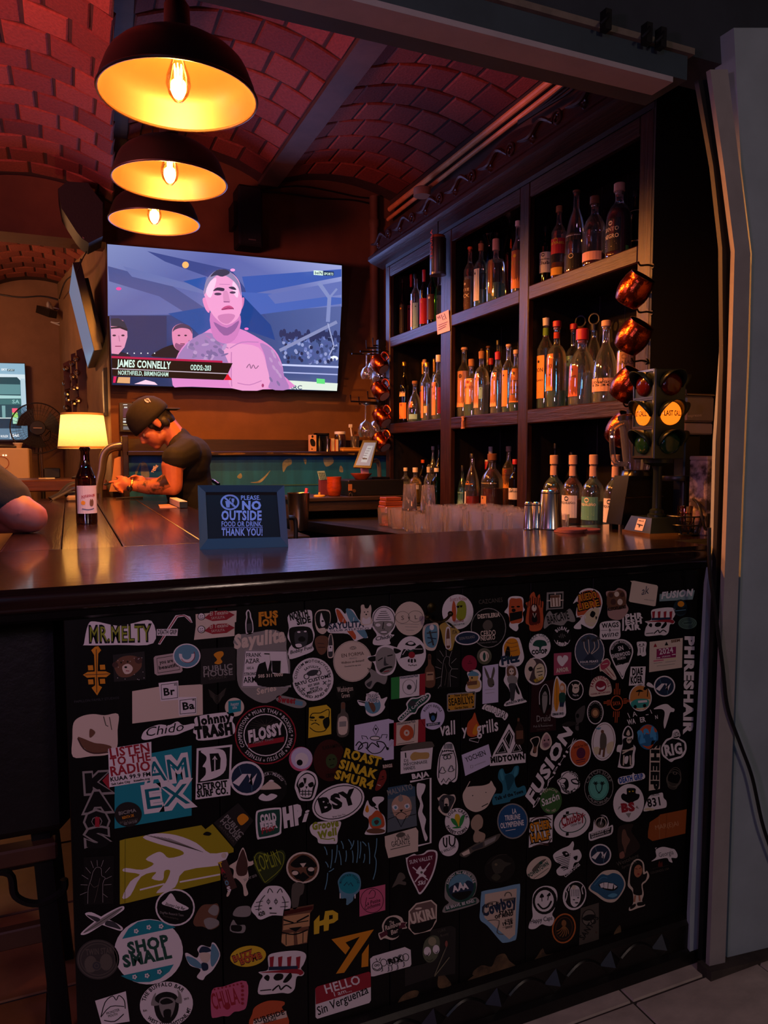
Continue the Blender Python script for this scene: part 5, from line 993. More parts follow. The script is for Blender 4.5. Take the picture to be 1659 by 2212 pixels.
zt2 = onY(745,1074,3.62).z; obj('crate_top',MB().bbox(1.06,1.68,3.62,4.0,zt2-.02,zt2,.003),CRT,cr_); obj('crate_side',MB().bbox(1.075,1.10,3.63,3.99,ZB,zt2-.02,.002),CRT,cr_); obj('crate_side',MB().bbox(1.65,1.675,3.63,3.99,ZB,zt2-.02,.002),CRT,cr_); obj('crate_front',MB().bbox(1.10,1.65,3.635,3.65,zt2-.07,zt2-.02,.002),CRT,cr_); obj('crate_back',MB().box(1.10,1.65,3.96,3.975,ZB,zt2-.02),CRT,cr_)
BLW = mat('block_wood','8a3f1e',.55,noise=.35,scale=5,stretch=(1,8,8)); wz = ZB
for k,(dx,hh_,w_) in enumerate(((0,.03,.115),(.006,.026,.105),(-.004,.028,.11),(.004,.022,.10),(.01,.018,.085))):
    tag(obj('wood_block',MB().bbox(1.405+dx,1.405+dx+w_,3.30+dx,3.38+dx,wz,wz+hh_,.003),BLW),'flat reddish wooden block, number %s up in the pile by the tumblers' % ('one','two','three','four','five')[k],'block','wooden blocks in a pile'); wz += hh_+.0004
cx0 = thing('cash_box',(1.56,3.90,zt2),'black cash box with key ring under the till screen','cash box'); zc0,zc1 = onY(790,1090,3.72).z,onY(790,1037,3.72).z
obj('box_body',MB().bbox(1.365,1.69,3.70,3.99,zt2,zc1,.004),mat('cash_box_black','0e0e11',.4),cx0); obj('key_tag',MB().box(*(lambda p: (p.x-.010,p.x+.010,3.694,3.70))(onY(756,1053,3.70)),onY(756,1060,3.70).z,onY(756,1046,3.70).z),mat('tag_tan','a06a44',.6),cx0)
kp = onY(759,1070,3.68); obj('lock',MB().lathe([(.009,0),(.009,.012)],14,Matrix.Translation(onY(764,1060,3.70)) @ Matrix.Rotation(R(90),4,'X')),BRS,cx0); obj('key_ring',MB().tube([(kp.x+.008*math.cos(a),3.69,kp.z+.017*math.sin(a)-.004) for a in [2*math.pi*i/18 for i in range(18)]],.0018,6,closed=True),STEEL,cx0)
# till screen on its stand
TS = [(787,956),(808,956),(798,1006),(768,1005)]; t0 = onY(783,980,3.80); tnr = Vector((-.55,-.70,.46)).normalized(); TSF = plane_fn(t0,tnr); ts = thing('till_tablet',(1.55,3.86,zc1),'tablet till on a tilted stand showing a white receipt','tablet')
b_ = MB(); q = [TSF(x,y,-.001) for x,y in ((784,951),(815,952),(801,1011),(763,1009))]; b_.add(q+[p-tnr*.012 for p in q],[(3,2,1,0),(4,5,6,7),(0,1,5,4),(1,2,6,5),(2,3,7,6),(3,0,4,7)]); obj('tablet_case',b_,SATIN,ts,smooth=0)
ik = Ink(TSF); ik.poly([(787,956),(812,956),(799,1006),(768,1005)],'a8a4b0'); ik.poly([(794,963),(806,963),(792,999),(779,998)],'d4d8dc')
for i in range(5): ik.line([(794-i*3,969+i*5),(801-i*3,969+i*5)],1.2,'6a6a78')
ik.line([(783,991),(793,991)],2.4,'22282c'); ik.obj('screen',vcol_mat('till_glow',.3,emit=.55),ts)
obj('stand',MB().tube(smooth_path([TSF(795,1000,-.02),Vector((1.60,3.86,zc1+.10)),Vector((1.62,3.88,zc1+.01))],5),.012,10),GRY,ts); obj('stand_foot',MB().bbox(1.55,1.66,3.82,3.93,zc1,zc1+.012,.003),SATIN,ts)
# bowl, pot, price card, lid
CER = mat('ceramic_orange','b0451c',.3,noise=.5,scale=5,stretch=(3,3,12)); p = onY(722,1071,3.75); pt_ = thing('ceramic_pot',(p.x,3.75,zt2),'glazed orange striped ceramic pot on the wooden box','pot'); hp = onY(722,1030,3.75).z-zt2; obj('pot_body',MB().lathe([(.028,0),(.034,.006),(.040,hp*.45),(.037,hp*.8),(.040,hp),(.036,hp),(.032,hp*.7),(.001,.01)],28),CER,pt_,local=True,smooth=50)
p = onY(755,1035,3.80); bw = thing('wooden_bowl',(1.485,3.82,zc1),'shallow orange wooden bowl holding pink napkins','bowl'); obj('bowl_body',MB().lathe([(.03,0),(.035,.004),(.058,.03),(.060,.034),(.054,.032),(.03,.008),(.001,.008)],28),CER,bw,local=True,smooth=50); tag(obj('napkins',MB().prism([(1.49,3.80,zc1+.010),(1.525,3.80,zc1+.010),(1.52,3.80,zc1+.065),(1.505,3.80,zc1+.072),(1.485,3.80,zc1+.06)],(0,.03,0)),mat('napkin_pink','c89aa8',.85)),'folded pink napkins standing in the orange bowl','napkin')
p = onY(700,1065,3.85); cc_ = thing('card_holder',(p.x,3.85,zt2),'purple box holding a pale blue grid card on the wooden box','card holder'); obj('holder',MB().bbox(p.x-.026,p.x+.026,3.84,3.87,zt2,onY(700,1034,3.85).z,.002),mat('holder_purple','6a2c4c',.5),cc_)
ik = Ink(plane_fn((0,3.838,0),(0,-1,0))); ik.base([(685,1018),(701,1017),(706,1036),(690,1037)],'8fb8c8',.001)
for i in range(4):
    for j in range(4): ik.poly([(688+i*3.5+j*1.1,1021+j*4),(690.4+i*3.5+j*1.1,1021+j*4),(691+i*3.5+j*1.1,1023.4+j*4),(688.6+i*3.5+j*1.1,1023.4+j*4)],'2a4a58')
ik.obj('grid_card',PRINT,cc_)
p = onY(690,1068,3.70); yl = thing('jar_lid',(p.x,3.70,zt2),'yellow knobbed jar lid on the wooden box','lid'); YEL = mat('lid_yellow','c9a040',.5); obj('lid_disc',MB().lathe([(.030,0),(.031,.006),(.028,.010)],24),YEL,yl,local=True); obj('lid_knob',MB().lathe([(.006,.010),(.006,.022),(.004,.024)],12),YEL,yl,local=True)
# ---------------------------------------------------------------- teal half wall below the television
TEAL = mat('teal_paint',(.004,.15,.50),.5,noise=.0,col2=(.002,.09,.30),scale=3,stretch=(4,4,.6),detail=6); WLN = mat('walnut_trim','2e1a12',.4,noise=.5,scale=6,stretch=(1,14,14))
hw_ = thing('half_wall',(1.0,4.48,0),'teal painted half wall with dark timber ledge below the television','partition')
x0 = onY(273,1000,4.45).x; x1 = 1.95; obj('teal_panel',MB().box(x0,x1,4.50,4.52,0,1.262),TEAL,hw_); obj('ledge',MB().bbox(x0,x1,4.43,4.60,1.262,1.288,.004),WLN,hw_); obj('backboard',MB().box(x0,x1,4.60,4.64,1.0,1.362),WLN,hw_); obj('end_post',MB().bbox(x0-.02,x0+.012,4.43,4.62,0,1.375,.003),WLN,hw_); obj('panel_seam',MB().box(x0,x1,4.495,4.50,1.075,1.082),mat('teal_seam','2f5f62',.5),hw_)
CHIP = mat('chipped_plaster','8fa0a0',.8,noise=.4,scale=30)
ik = Ink(plane_fn((0,4.50,0),(0,-1,0)))
for P in ([(305,1000),(313,998),(320,1010),(322,1033),(306,1032)],[(512,1030),(520,1022),(523,1030),(518,1034)],[(610,1003),(615,994),(628,990),(630,1002),(620,1008),(612,1020)],[(698,990),(706,989),(718,988),(720,1000),(704,1008)],[(735,1006),(740,1010),(741,1020),(733,1018)],[(292,1020),(302,1000),(303,1004),(295,1026)],[(540,1042),(556,1040),(570,1030),(585,1015),(572,1034),(560,1043)],[(655,990),(662,992),(660,1004)]): ik.blob(P,'e',3)
obj('chipped_patch',ik.mb,CHIP,hw_,smooth=0,kind='stuff')
ik = Ink(plane_fn((0,4.43,0),(0,-1,0)))
for P in ([(442,978),(460,976),(462,979)],[(474,980),(520,978),(528,981),(480,983)],[(575,979),(588,977),(590,981)],[(610,979),(690,980),(684,983),(640,982)],[(750,980),(766,979),(764,983)]): ik.blob(P,'q',3)
obj('bare_wood_chip',ik.mb,WORN,hw_,smooth=0,kind='stuff')
zl = 1.288; yL = 4.50
def lx(px): return onY(px,970,yL).x
pc = thing('card_box',(lx(675),yL,zl),'white box with black blotch print on the timber ledge','box'); obj('box_body',MB().bbox(lx(668),lx(682),yL-.02,yL+.02,zl,zl+.104,.002),mat('card_white','c89a78',.7),pc); ik = Ink(plane_fn((0,yL-.0205,0),(0,-1,0))); ik.blob([(670,950),(676,948),(681,955),(680,964),(672,962)],'k',3); ik.ell(675,943,2.2,3,'k'); ik.ell(674,970,1.5,1.5,'k'); ik.obj('print',PRINT,pc)
bx_ = thing('display_box',(lx(695),yL,zl),'open black box with bottles on the timber ledge','box'); obj('box_back',MB().box(lx(681),lx(708),yL+.02,yL+.03,zl,zl+.115),SATIN,bx_); obj('box_side',MB().box(lx(681),lx(683),yL-.03,yL+.03,zl,zl+.115),SATIN,bx_); obj('box_top',MB().box(lx(681),lx(708),yL-.03,yL+.03,zl+.105,zl+.115),SATIN,bx_); obj('box_side',MB().box(lx(706),lx(708),yL-.03,yL+.03,zl,zl+.115),SATIN,bx_)
tag(obj('dark_bottle',MB().lathe([(.02,0),(.02,.06),(.008,.085),(.008,.098),(.001,.099)],16,Matrix.Translation((lx(690),yL-.005,zl+.001))),SATIN),'small dark bottle inside the open black box','bottle'); tag(obj('steel_jigger',MB().lathe([(.012,0),(.004,.045),(.013,.095),(.011,.095),(.003,.05)],18,Matrix.Translation((lx(701.5),yL-.055,zl+.001))),STEEL),'shiny steel jigger before the open black box','jigger')
for k,(a,b,h_) in enumerate(((711,720,.082),(721,728,.076))): t = thing('notebook',(lx((a+b)/2),yL,zl),('taller' if k == 0 else 'shorter')+' orange notebook standing on the timber ledge','notebook'); obj('cover',MB().bbox(lx(a),lx(b),yL-.03,yL+.03,zl,zl+h_,.002),mat('notebook_orange','b5562a',.6),t); obj('pages',MB().box(lx(a)+.004,lx(b)-.003,yL-.031,yL+.028,zl+.003,zl+h_+.001),PAPER,t)
jr = thing('glass_jar',(lx(738),yL+.03,zl),'glass jar with white lid behind the orange notebooks','jar'); obj('jar_glass',MB().lathe([(.035,0),(.037,.01),(.037,.10),(.032,.112)],24),thin_glass('jar_tint',(.75,.62,.5),.15),jr,local=True); obj('jar_lid',MB().lathe([(.036,.112),(.036,.126),(.034,.128)],24),WP,jr,local=True)
pa = thing('legal_pad',(lx(758),yL-.02,zl),'yellow writing pad lying on the timber ledge','pad'); obj('pad_pages',MB().bbox(lx(733),lx(784),yL-.055,yL+.02,zl,zl+.022,.006),mat('pad_yellow','c08a34',.7),pa); obj('pad_back',MB().box(lx(733),lx(784),yL-.056,yL+.021,zl+.022,zl+.025),mat('pad_top','d09a40',.7),pa)
ut = thing('utensil_glass',(lx(772),yL+.045,zl),'drinking glass with brushes and straws behind the yellow pad','glass'); obj('glass_body',MB().lathe([(.026,0),(.03,.10),(.028,.10),(.001,.006)],18),TGL,ut,local=True)
for k,(dx,dz,m_) in enumerate(((-.03,.165,WP),(.0,.12,BRS),(.018,.11,CAPM['n']),(.035,.15,SATIN))): tag(obj('bar_utensil',MB().tube([(lx(772)+dx*.25,yL+.045,zl+.01),(lx(772)+dx,yL+.045,zl+dz)],.005,6).bbox(lx(772)+dx-.012,lx(772)+dx+.012,yL+.04,yL+.05,zl+dz-.01,zl+dz+.012,.002),m_),('white flat brush','brass swizzle stick','brown wooden stick','black flat spatula')[k]+' standing in the utensil glass','utensil')
# wall tablet behind the bartender
wt = thing('wall_tablet',onY(270,931,4.6),'black framed wall tablet with lit pink screen behind the bartender','tablet'); obj('bezel',yprism([(258,870),(312,872),(312,934),(260,932)],4.60,YW),SATIN,wt); ik = Ink(plane_fn((0,4.599,0),(0,-1,0))); ik.poly([(265,872),(308,874),(308,930),(266,929)],'101014'); ik.poly([(266,882),(308,883),(308,902),(266,902)],'4a2440'); ik.poly([(279,882),(308,883),(308,902),(284,902)],'b82458'); ik.line([(266,874),(275,874)],1.6,'f0f0f0'); ik.line([(266,905),(280,905)],1.6,'e8e8e8'); ik.line([(266,911),(279,911)],4,'e8f0f0'); ik.line([(266,917),(284,918)],1.8,'d0c890'); ik.poly([(266,921),(288,921),(288,928),(266,928)],'707478'); ik.line([(268,880),(275,880)],3,'d8d8d8'); ik.obj('screen',vcol_mat('tablet_glow',.3,emit=.8),wt)
# silver-framed chair back beside the half wall
ch = thing('metal_chair',(onY(240,1050,4.53).x,4.53,0),'silver-framed chair with tan padded back against the half wall','chair'); rim = [onY(x,y,4.52) for x,y in ((212,1066),(213,1045),(219,1018),(222,995),(227,979),(238,969),(252,965),(264,964))]
obj('back_frame',MB().tube(smooth_path(rim,5),.030,12,flat=.6),mat('chair_silver','8f8484',.3,.8),ch,smooth=60); obj('back_pad',yprism([(247,991),(256,987),(264,986),(264,1062),(236,1062),(240,1046),(244,1020)],4.51,4.53),mat('chair_tan','b07a54',.6),ch)
obj('seat',MB().bbox(.13,.36,4.49,4.54,.70,.74,.006),MATS['chair_tan'],ch)
for x in (.15,.34): obj('leg',MB().tube([(x,4.515,0),(x,4.515,.70)],.012,8),MATS['chair_silver'],ch)
for x in (.16,.335): obj('back_post',MB().tube([(x,4.515,.70),(x,4.515,1.08)],.012,8),MATS['chair_silver'],ch)
# small things on the wing
p = onZ(265,1073,BAR_H); tag(obj('pen',MB().tube([p+Vector((-.05,-.25,.006)),p+Vector((.09,-.22,.006))],[.003,.006],8),SATIN),'slim black pen lying on the bar wing before the bartender','pen')
p = onZ(368,1087,BAR_H); nc = thing('napkin_box',(.455,3.42,BAR_H),'long white paper box on the inner edge of the bar wing','box'); obj('box_body',MB().bbox(.44,.475,3.33,3.68,BAR_H,BAR_H+.03,.002),mat('box_white','c8bcb8',.7),nc); obj('box_end',MB().bbox(.4405,.4745,3.322,3.33,BAR_H+.001,BAR_H+.029,.001),SATIN,nc); tag(obj('paper_sheet',MB().prism([(.36,3.35,BAR_H),(.435,3.36,BAR_H),(.43,3.62,BAR_H),(.38,3.60,BAR_H)],(0,0,.002)),mat('sheet_tan','a07060',.8)),'thin paper sheet beside the white paper box','paper')
# ---------------------------------------------------------------- copper mugs on their hooks
COP = mat('copper','b8502c',.22,1.0,noise=.35,scale=24,bump=.35)
def mug(name_loc,axis,hook,r_,lab,first=None):
    z_ = Vector(axis).normalized(); x_ = Vector(hook); x_ = (x_-z_*x_.dot(z_)).normalized(); y_ = z_.cross(x_); Mr = Matrix((x_,y_,z_)).transposed(); h_ = r_*1.9
    t = thing('copper_mug',name_loc,lab,'mug','copper mugs hanging on the shelf'); t.rotation_euler = Mr.to_euler()
    obj('cup',MB().lathe([(.0005,-h_*.5),(r_*.70,-h_*.5),(r_*.78,-h_*.47),(r_*.96,-h_*.2),(r_,0),(r_*.93,h_*.28),(r_*.80,h_*.48),(r_*.83,h_*.5),(r_*.78,h_*.5),(r_*.90,h_*.26),(r_*.97,0),(r_*.75,-h_*.42),(.0005,-h_*.44)],32),COP,t,local=True,smooth=60)
    obj('handle',MB().tube(smooth_path([(r_*.90,0,h_*.30),(r_*1.35,0,h_*.30),(r_*1.52,0,h_*.05),(r_*1.35,0,-h_*.22),(r_*.93,0,-h_*.20)],5),.0045,8,flat=1.6),COP,t,local=True); obj('base_disc',MB().lathe([(r_*.66,-h_*.5-.0008),(.001,-h_*.5-.0009)],28,cap=False),mat('mug_base_grey','8f8a9c',.5,.3),t,local=True)
HK = mat('hook_black','17100e',.4,.6)
vr,vu,vb = _r,Vector((0,0,1)),-_f
for k,(px,py) in enumerate(((1370,626),(1368,727),(1356,832),(1344,928))):
    c_ = onX(px,py,1.635 if k < 3 else 1.645); mug(c_,vr*.42+vu*.78+vb*.50,vr*.5+vu*.9,.050,('topmost copper mug hooked on the near shelf post','second copper mug down on the near shelf post','third copper mug down, behind the traffic light lamp','lowest copper mug, seen behind the clear blender jug')[k])
    h0 = c_+vu*.072+vr*.022; tag(obj('mug_hook',MB().tube(smooth_path([Vector((XS,h0.y,h0.z+.004)),Vector((XS-.02,h0.y,h0.z+.006)),Vector((XS-.05,h0.y,h0.z+.002)),Vector((XS-.06,h0.y,h0.z+.012))],5),.003,6).lathe([(.010,0),(.008,.004)],12,Matrix.Translation((XS,h0.y,h0.z+.004)) @ Matrix.Rotation(R(-90),4,'Y')),HK),'black screw hook on the near shelf post','hook','mug hooks on the shelf posts')
for k,(px,py) in enumerate(((820,787),(822,845),(825,902),(824,955))):
    c_ = onX(px,py,1.645); mug(c_,-vr*.50+vu*.72-vb*.48,vr*.15+vu,.048,('topmost copper mug hooked on the far shelf post','second copper mug down on the far shelf post','third copper mug down on the far shelf post','lowest copper mug, hanging over the till screen')[k])
    h0 = c_+vu*.075+vr*.02; tag(obj('mug_hook',MB().tube(smooth_path([Vector((XS,3.94,h0.z)),Vector((XS-.02,3.94,h0.z+.004)),Vector((XS-.045,3.94,h0.z)),Vector((XS-.05,3.94,h0.z+.012))],5),.003,6),HK),'black screw hook on the far shelf post','hook','mug hooks on the far post')
# wine glass racks at the far end of the shelf
for k,(zy,rods) in enumerate(((0,(((835,744),(806,747),(805,730)),((835,751),(792,752),(791,735)),((835,760),(778,759)),((830,766),(760,764)))),(1,(((838,862),(795,860),(794,845)),((835,873),(776,872),(775,857)),((832,870),(758,867),(757,853)))))):
    gr = thing('glass_rack',onY(832,rods[0][0][1],4.0),('upper' if k == 0 else 'lower')+' black wire rack for hanging wine glasses beside the shelf','rack')
    for rd in rods: obj('rod',MB().tube([onY(*p,4.0) for p in rd],.005,6),HK,gr)
    obj('rack_plate',MB().box(1.655,1.70,3.976,4.01,onY(832,rods[-1][0][1]+6,4.0).z,onY(832,rods[0][0][1]-8,4.0).z),HK,gr)
def wine(px,pyt,pyb,Y,lab,grp=None):
    a,b = onY(px,pyt,Y),onY(px,pyb,Y); h_ = a.z-b.z; r_ = h_*.24; t = thing('wine_glass',(a.x,Y,b.z),lab,'wine glass',grp); obj('glass_body',MB().lathe([(r_*.80,0),(r_*.98,h_*.12),(r_,h_*.22),(r_*.72,h_*.40),(r_*.2,h_*.48),(.004,h_*.52),(.0035,h_*.94),(r_*.85,h_*.99),(r_*.85,h_)],22,cap=False),TGL,t,local=True,smooth=60)
wine(792,764,818,4.0,'wide wine glass hanging upside down from the upper rack','wine glasses on the upper rack'); wine(806,752,806,4.03,'wine glass hanging upside down between the racks and mugs','wine glasses on the upper rack'); wine(822,747,828,4.06,'wine glass hanging upside down behind the copper mugs','wine glasses on the upper rack'); wine(790,872,944,4.0,'tall wine glass hanging upside down from the lower rack','wine glasses on the lower rack'); wine(813,872,940,4.05,'wine glass hanging behind the lower copper mugs','wine glasses on the lower rack')
# ---------------------------------------------------------------- people
def fuse(name,mb,m,parent,voxel=0.006,sm=6):
    # melts overlapping solids into one continuous skin
    o = obj(name,mb,m,parent); r_ = o.modifiers.new('melt','REMESH'); r_.mode = 'VOXEL'; r_.voxel_size = voxel; r_.use_smooth_shade = True
    s_ = o.modifiers.new('soft','SMOOTH'); s_.factor = .5; s_.iterations = sm
    bpy.context.view_layer.update(); dg = bpy.context.evaluated_depsgraph_get(); me = bpy.data.meshes.new_from_object(o.evaluated_get(dg)); o.modifiers.clear(); o.data = me
    if not me.materials: me.materials.append(m)
    me.polygons.foreach_set('use_smooth',[True]*len(me.polygons)); return o
def limb(mb,pts,rs,n=12):
    P = [Vector(p) for p in pts]
    for (a,ra),(b,rb) in zip(zip(P,rs),zip(P[1:],rs[1:])):
        mb.tube([a,a+(b-a)*.5,b],[ra,(ra+rb)/2,rb],n)
    for p,r_ in zip(P,rs): mb.ball(p,r_,12)
def eball(mb,c,ax,rad):
    # ellipsoid with its own axes
    M_ = Matrix.Translation(Vector(c)) @ Matrix(tuple(tuple(ax[j][i] for j in range(3)) for i in range(3))).to_4x4() @ Matrix.Diagonal((*rad,1)); mb.ball((0,0,0),1,20,M_)
SKIN = mat('skin','b5684a',.5,noise=.12,scale=25); SHIRT = mat('shirt_black','0b0909',.85,noise=.3,scale=14,bump=.25); HAIR = mat('hair_dark','120b08',.6,noise=.5,scale=40,bump=.3); JEANS = mat('trousers_dark','15171d',.85)
def px3(Y): return lambda x,y,dy=0: onY(x,y,Y+dy)
man = thing('person',(.66,3.95,0),'person in black t-shirt and backwards cap leaning on the bar, looking at a phone','person')
P_ = px3(3.93); hc = P_(328,912); fw = Vector((-.707,0,-.707)); uh = Vector((-.707,0,.707)); sd = Vector((0,1,0)); AX = (fw,sd,uh)
def hp(f,s_,u): return hc+fw*f+sd*s_+uh*u
b = MB()
eball(b,hp(-.005,0,.025),AX,(.096,.074,.095)); eball(b,hp(.045,0,-.055),AX,(.046,.056,.062)); eball(b,hp(.068,0,-.100),AX,(.022,.028,.020)); eball(b,hp(.02,0,-.08),AX,(.055,.056,.034))
eball(b,hp(.078,0,.005),AX,(.016,.05,.014)); limb(b,[hp(.086,0,-.005),hp(.104,0,-.040),hp(.096,0,-.050)],[.009,.0115,.009]); eball(b,hp(.090,0,-.046),AX,(.010,.016,.008))
eball(b,hp(.085,0,-.070),AX,(.009,.020,.006)); eball(b,hp(.083,0,-.082),AX,(.009,.018,.006)); eball(b,hp(.062,-.036,-.03),AX,(.02,.018,.018)); eball(b,hp(.062,.036,-.03),AX,(.02,.018,.018))
for s_ in (-1,1): eball(b,hp(-.008,s_*.078,-.012),AX,(.019,.009,.031)); eball(b,hp(-.004,s_*.079,-.036),AX,(.010,.008,.010))
neck = [hp(-.04,0,-.06),P_(378,945),P_(398,968)]; limb(b,neck,[.056,.060,.075])
sL,sR = onY(404,975,3.77),onY(404,972,4.13); chest = P_(402,1000); belly = P_(408,1060); pel = Vector((.66,3.95,.90))
eball(b,chest,(Vector((1,0,0)),sd,Vector((0,0,1))),(.105,.165,.12)); limb(b,[chest,belly,pel],[.10,.105,.12]); limb(b,[P_(395,968),sL],[.06,.055]); limb(b,[P_(395,968),sR],[.06,.055])
for s_ in (-1,1): limb(b,[pel+Vector((0,s_*.09,0)),(.68,3.95+s_*.10,.50),(.70,3.95+s_*.11,.09)],[.085,.06,.045]); eball(b,(.66,3.95+s_*.11,.045),(Vector((1,0,0)),sd,Vector((0,0,1))),(.12,.045,.04))
eL,wL = onY(374,1050,3.70),onY(289,1050,3.74); limb(b,[sL,onY(372,1005,3.71),eL],[.058,.053,.046]); limb(b,[eL,onY(335,1052,3.72),wL],[.045,.038,.026])
eR,wR = onY(370,1048,4.10),onY(312,1042,3.96); limb(b,[sR,eR],[.055,.043]); limb(b,[eR,wR],[.042,.026])
def hand(b,wr,palm,fingers,rp):
    limb(b,[wr,palm],[.025,rp]); 
    for f in fingers: limb(b,f,[.0095]+[.0085]*(len(f)-2)+[.0070],8)
Y1 = 3.735; q = lambda x,y,d=0: onY(x,y,Y1+d)
eball(b,q(268,1045),(Vector((1,0,0)),sd,Vector((0,0,1))),(.034,.022,.036))
hand(b,wL,q(272,1046),[[q(262,1038),q(249,1040),q(236,1042)],[q(258,1045,-.012),q(247,1048,-.02),q(254,1054,-.03)],[q(261,1051,-.008),q(251,1055,-.018),q(258,1060,-.028)],[q(266,1055,-.004),q(258,1061,-.012),q(265,1064,-.02)],[q(272,1036,.006),q(262,1030,.012),q(252,1031,.018)]],.028)
q2 = lambda x,y,d=0: onY(x,y,3.90+d); eball(b,q2(303,1040),(Vector((1,0,0)),sd,Vector((0,0,1))),(.030,.022,.03))
hand(b,wR,q2(304,1040),[[q2(292,1036),q2(281,1034,-.02),q2(272,1037,-.05)],[q2(292,1041),q2(281,1042,-.02),q2(274,1046,-.05)],[q2(294,1046),q2(285,1049,-.02),q2(279,1052,-.04)],[q2(298,1050),q2(291,1054,-.02),q2(286,1056,-.03)],[q2(302,1032),q2(292,1028,-.02),q2(284,1030,-.04)]],.024)
body = fuse('body',b,SKIN,man,.0052,5)
# tattooed forearm, watch
TAT = mat('tattoo_skin','9a5a40',.5,col2='2c1a16',scale=22,detail=4,lo=.42,hi=.55); ft_ = MB(); ft_.tube([onY(x,y,Y) for x,y,Y in ((366,1040,3.700),(345,1051,3.714),(320,1052,3.726),(297,1050,3.738))],[.0475,.0425,.036,.0285],20); obj('tattoo',ft_,TAT,body,smooth=60)
wc = onY(284,1048,3.738); wd_ = (onY(295,1050,3.736)-wc).normalized(); b_ = MB(); u1 = wd_.orthogonal().normalized(); u2 = wd_.cross(u1)
b_.tube([wc+(u1*math.cos(a)+u2*math.sin(a))*.030 for a in [2*math.pi*i/20 for i in range(20)]],.0045,6,closed=True); wa = obj('watch_band',b_,mat('watch_gold','b0804a',.25,.9),man); obj('watch_face',MB().lathe([(.013,0),(.014,.004),(.011,.006)],18,Matrix.Translation(onY(280,1055,3.71)) @ Matrix.Rotation(R(90),4,'X')),mat('watch_dark','1a1414',.2),wa)
# eyes and brows (mostly in the shade of the cap)
for s_ in (-1,1):
    obj('eye',MB().ball(hp(.074,s_*.032,-.018),.010,10),mat('eye_white','b09a8a',.3),body); obj('brow',MB().tube([hp(.084,s_*.016,.004),hp(.086,s_*.034,.008),hp(.074,s_*.052,.004)],[.004,.005,.003],6),HAIR,body)
# hair, cap
b = MB(); eball(b,hp(-.022,0,.012),AX,(.090,.080,.088)); eball(b,hp(-.062,0,-.035),AX,(.040,.060,.055)); eball(b,hp(.026,-.066,.0),AX,(.010,.008,.024)); eball(b,hp(.026,.066,.0),AX,(.010,.008,.024)); eball(b,hp(-.04,-.066,-.04),AX,(.022,.014,.03))
fuse('hair',b,HAIR,man,.006,3)
CAPC = mat('cap_cloth','17100f',.9,noise=.3,scale=60,bump=.1); b = MB(); M_ = Matrix.Translation(hp(-.006,0,.036)) @ Matrix(tuple(tuple(AX[j][i] for j in range(3)) for i in range(3))).to_4x4()
pr = [(1.0,-.35),(1.02,-.1),(.98,.2),(.86,.52),(.62,.80),(.3,.96),(.001,1.0)]; b.lathe([(r_*.108,z_*.092) for r_,z_ in pr],28,M_ @ Matrix.Diagonal((1.0,.84,1,1)),cap=False); cp_ = obj('cap',b,CAPC,man,smooth=60); cp_.modifiers.new('cloth','SOLIDIFY').thickness = .003
obj('cap_button',MB().ball(hp(-.006,0,.129),.007,10),CAPC,cp_); b = MB(); 
for k in range(6): a = math.pi*k/6+.3; b.tube([M_ @ Vector((r_*.1095*math.cos(a),r_*.1095*.84*math.sin(a),z_*.0935)) for r_,z_ in pr[1:]],.0009,4); b.tube([M_ @ Vector((-r_*.1095*math.cos(a),-r_*.1095*.84*math.sin(a),z_*.0935)) for r_,z_ in pr[1:]],.0009,4)
obj('cap_seam',b,mat('cap_thread','4a3630',.8),cp_); b = MB(); b.add([hp(-.09,-.06,.0),hp(-.10,0,.0),hp(-.09,.06,.0),hp(-.135,.045,-.045),hp(-.15,0,-.05),hp(-.135,-.045,-.045)],[(0,1,4,5),(1,2,3,4)]); bb_ = obj('cap_brim',b,CAPC,cp_); bb_.modifiers.new('cloth','SOLIDIFY').thickness = .004
lg = Ink(lambda x,y,h: hp(-.050-x*.75,-.072+y*.25-h,.092-x*.45+y*.8)); lg.text('67',-.008,-.012,.024,-.010,.026,'b8a8d8',.05,ydown=False); lg.obj('cap_emblem',PRINT,cp_)
# t-shirt with sleeves
b = MB(); eball(b,chest,(Vector((1,0,0)),sd,Vector((0,0,1))),(.120,.180,.130)); eball(b,P_(412,985),(Vector((1,0,0)),sd,Vector((0,0,1))),(.105,.165,.105)); limb(b,[chest,belly,pel+Vector((0,0,.02))],[.118,.122,.132]); limb(b,[P_(392,962),sL],[.070,.070]); limb(b,[P_(392,962),sR],[.070,.070]); limb(b,[P_(386,950),P_(398,975)],[.066,.085])
limb(b,[sL,onY(378,990,3.705)],[.072,.064]); limb(b,[sR,onY(380,995,4.15)],[.070,.062]); shirt = fuse('t_shirt',b,SHIRT,man,.007,5)
st = Ink(plane_fn(onY(340,1010,3.79),Vector((-.5,-.85,0)))); st.text('ONE',335,1018,342,1006,5,'c8b8a8',.03); st.text('TIME',331,1022,337,1008,5,'c8b8a8',.03); st.obj('shirt_print',PRINT,shirt)
for k,s_ in enumerate((-1,1)):
    b = MB(); limb(b,[pel+Vector((0,s_*.09,.03)),(.68,3.95+s_*.10,.50),(.70,3.95+s_*.11,.07)],[.105,.075,.06]); fuse('trouser_leg',b,JEANS,man,.01,3)
ph = thing('smartphone',onY(255,1040,3.76),'slim dark smartphone held in the bartender\'s hands','phone'); pm = Matrix.Translation(onY(256,1036,3.79)) @ Matrix.Rotation(R(-20),4,'Y'); obj('phone_body',MB().bbox(-.07,.05,-.035,.035,-.004,.004,.002,pm),SATIN,ph); obj('phone_screen',MB().box(-.066,.046,-.032,.032,.004,.0045,pm),mat('phone_glass','0a0a0d',.08),ph)
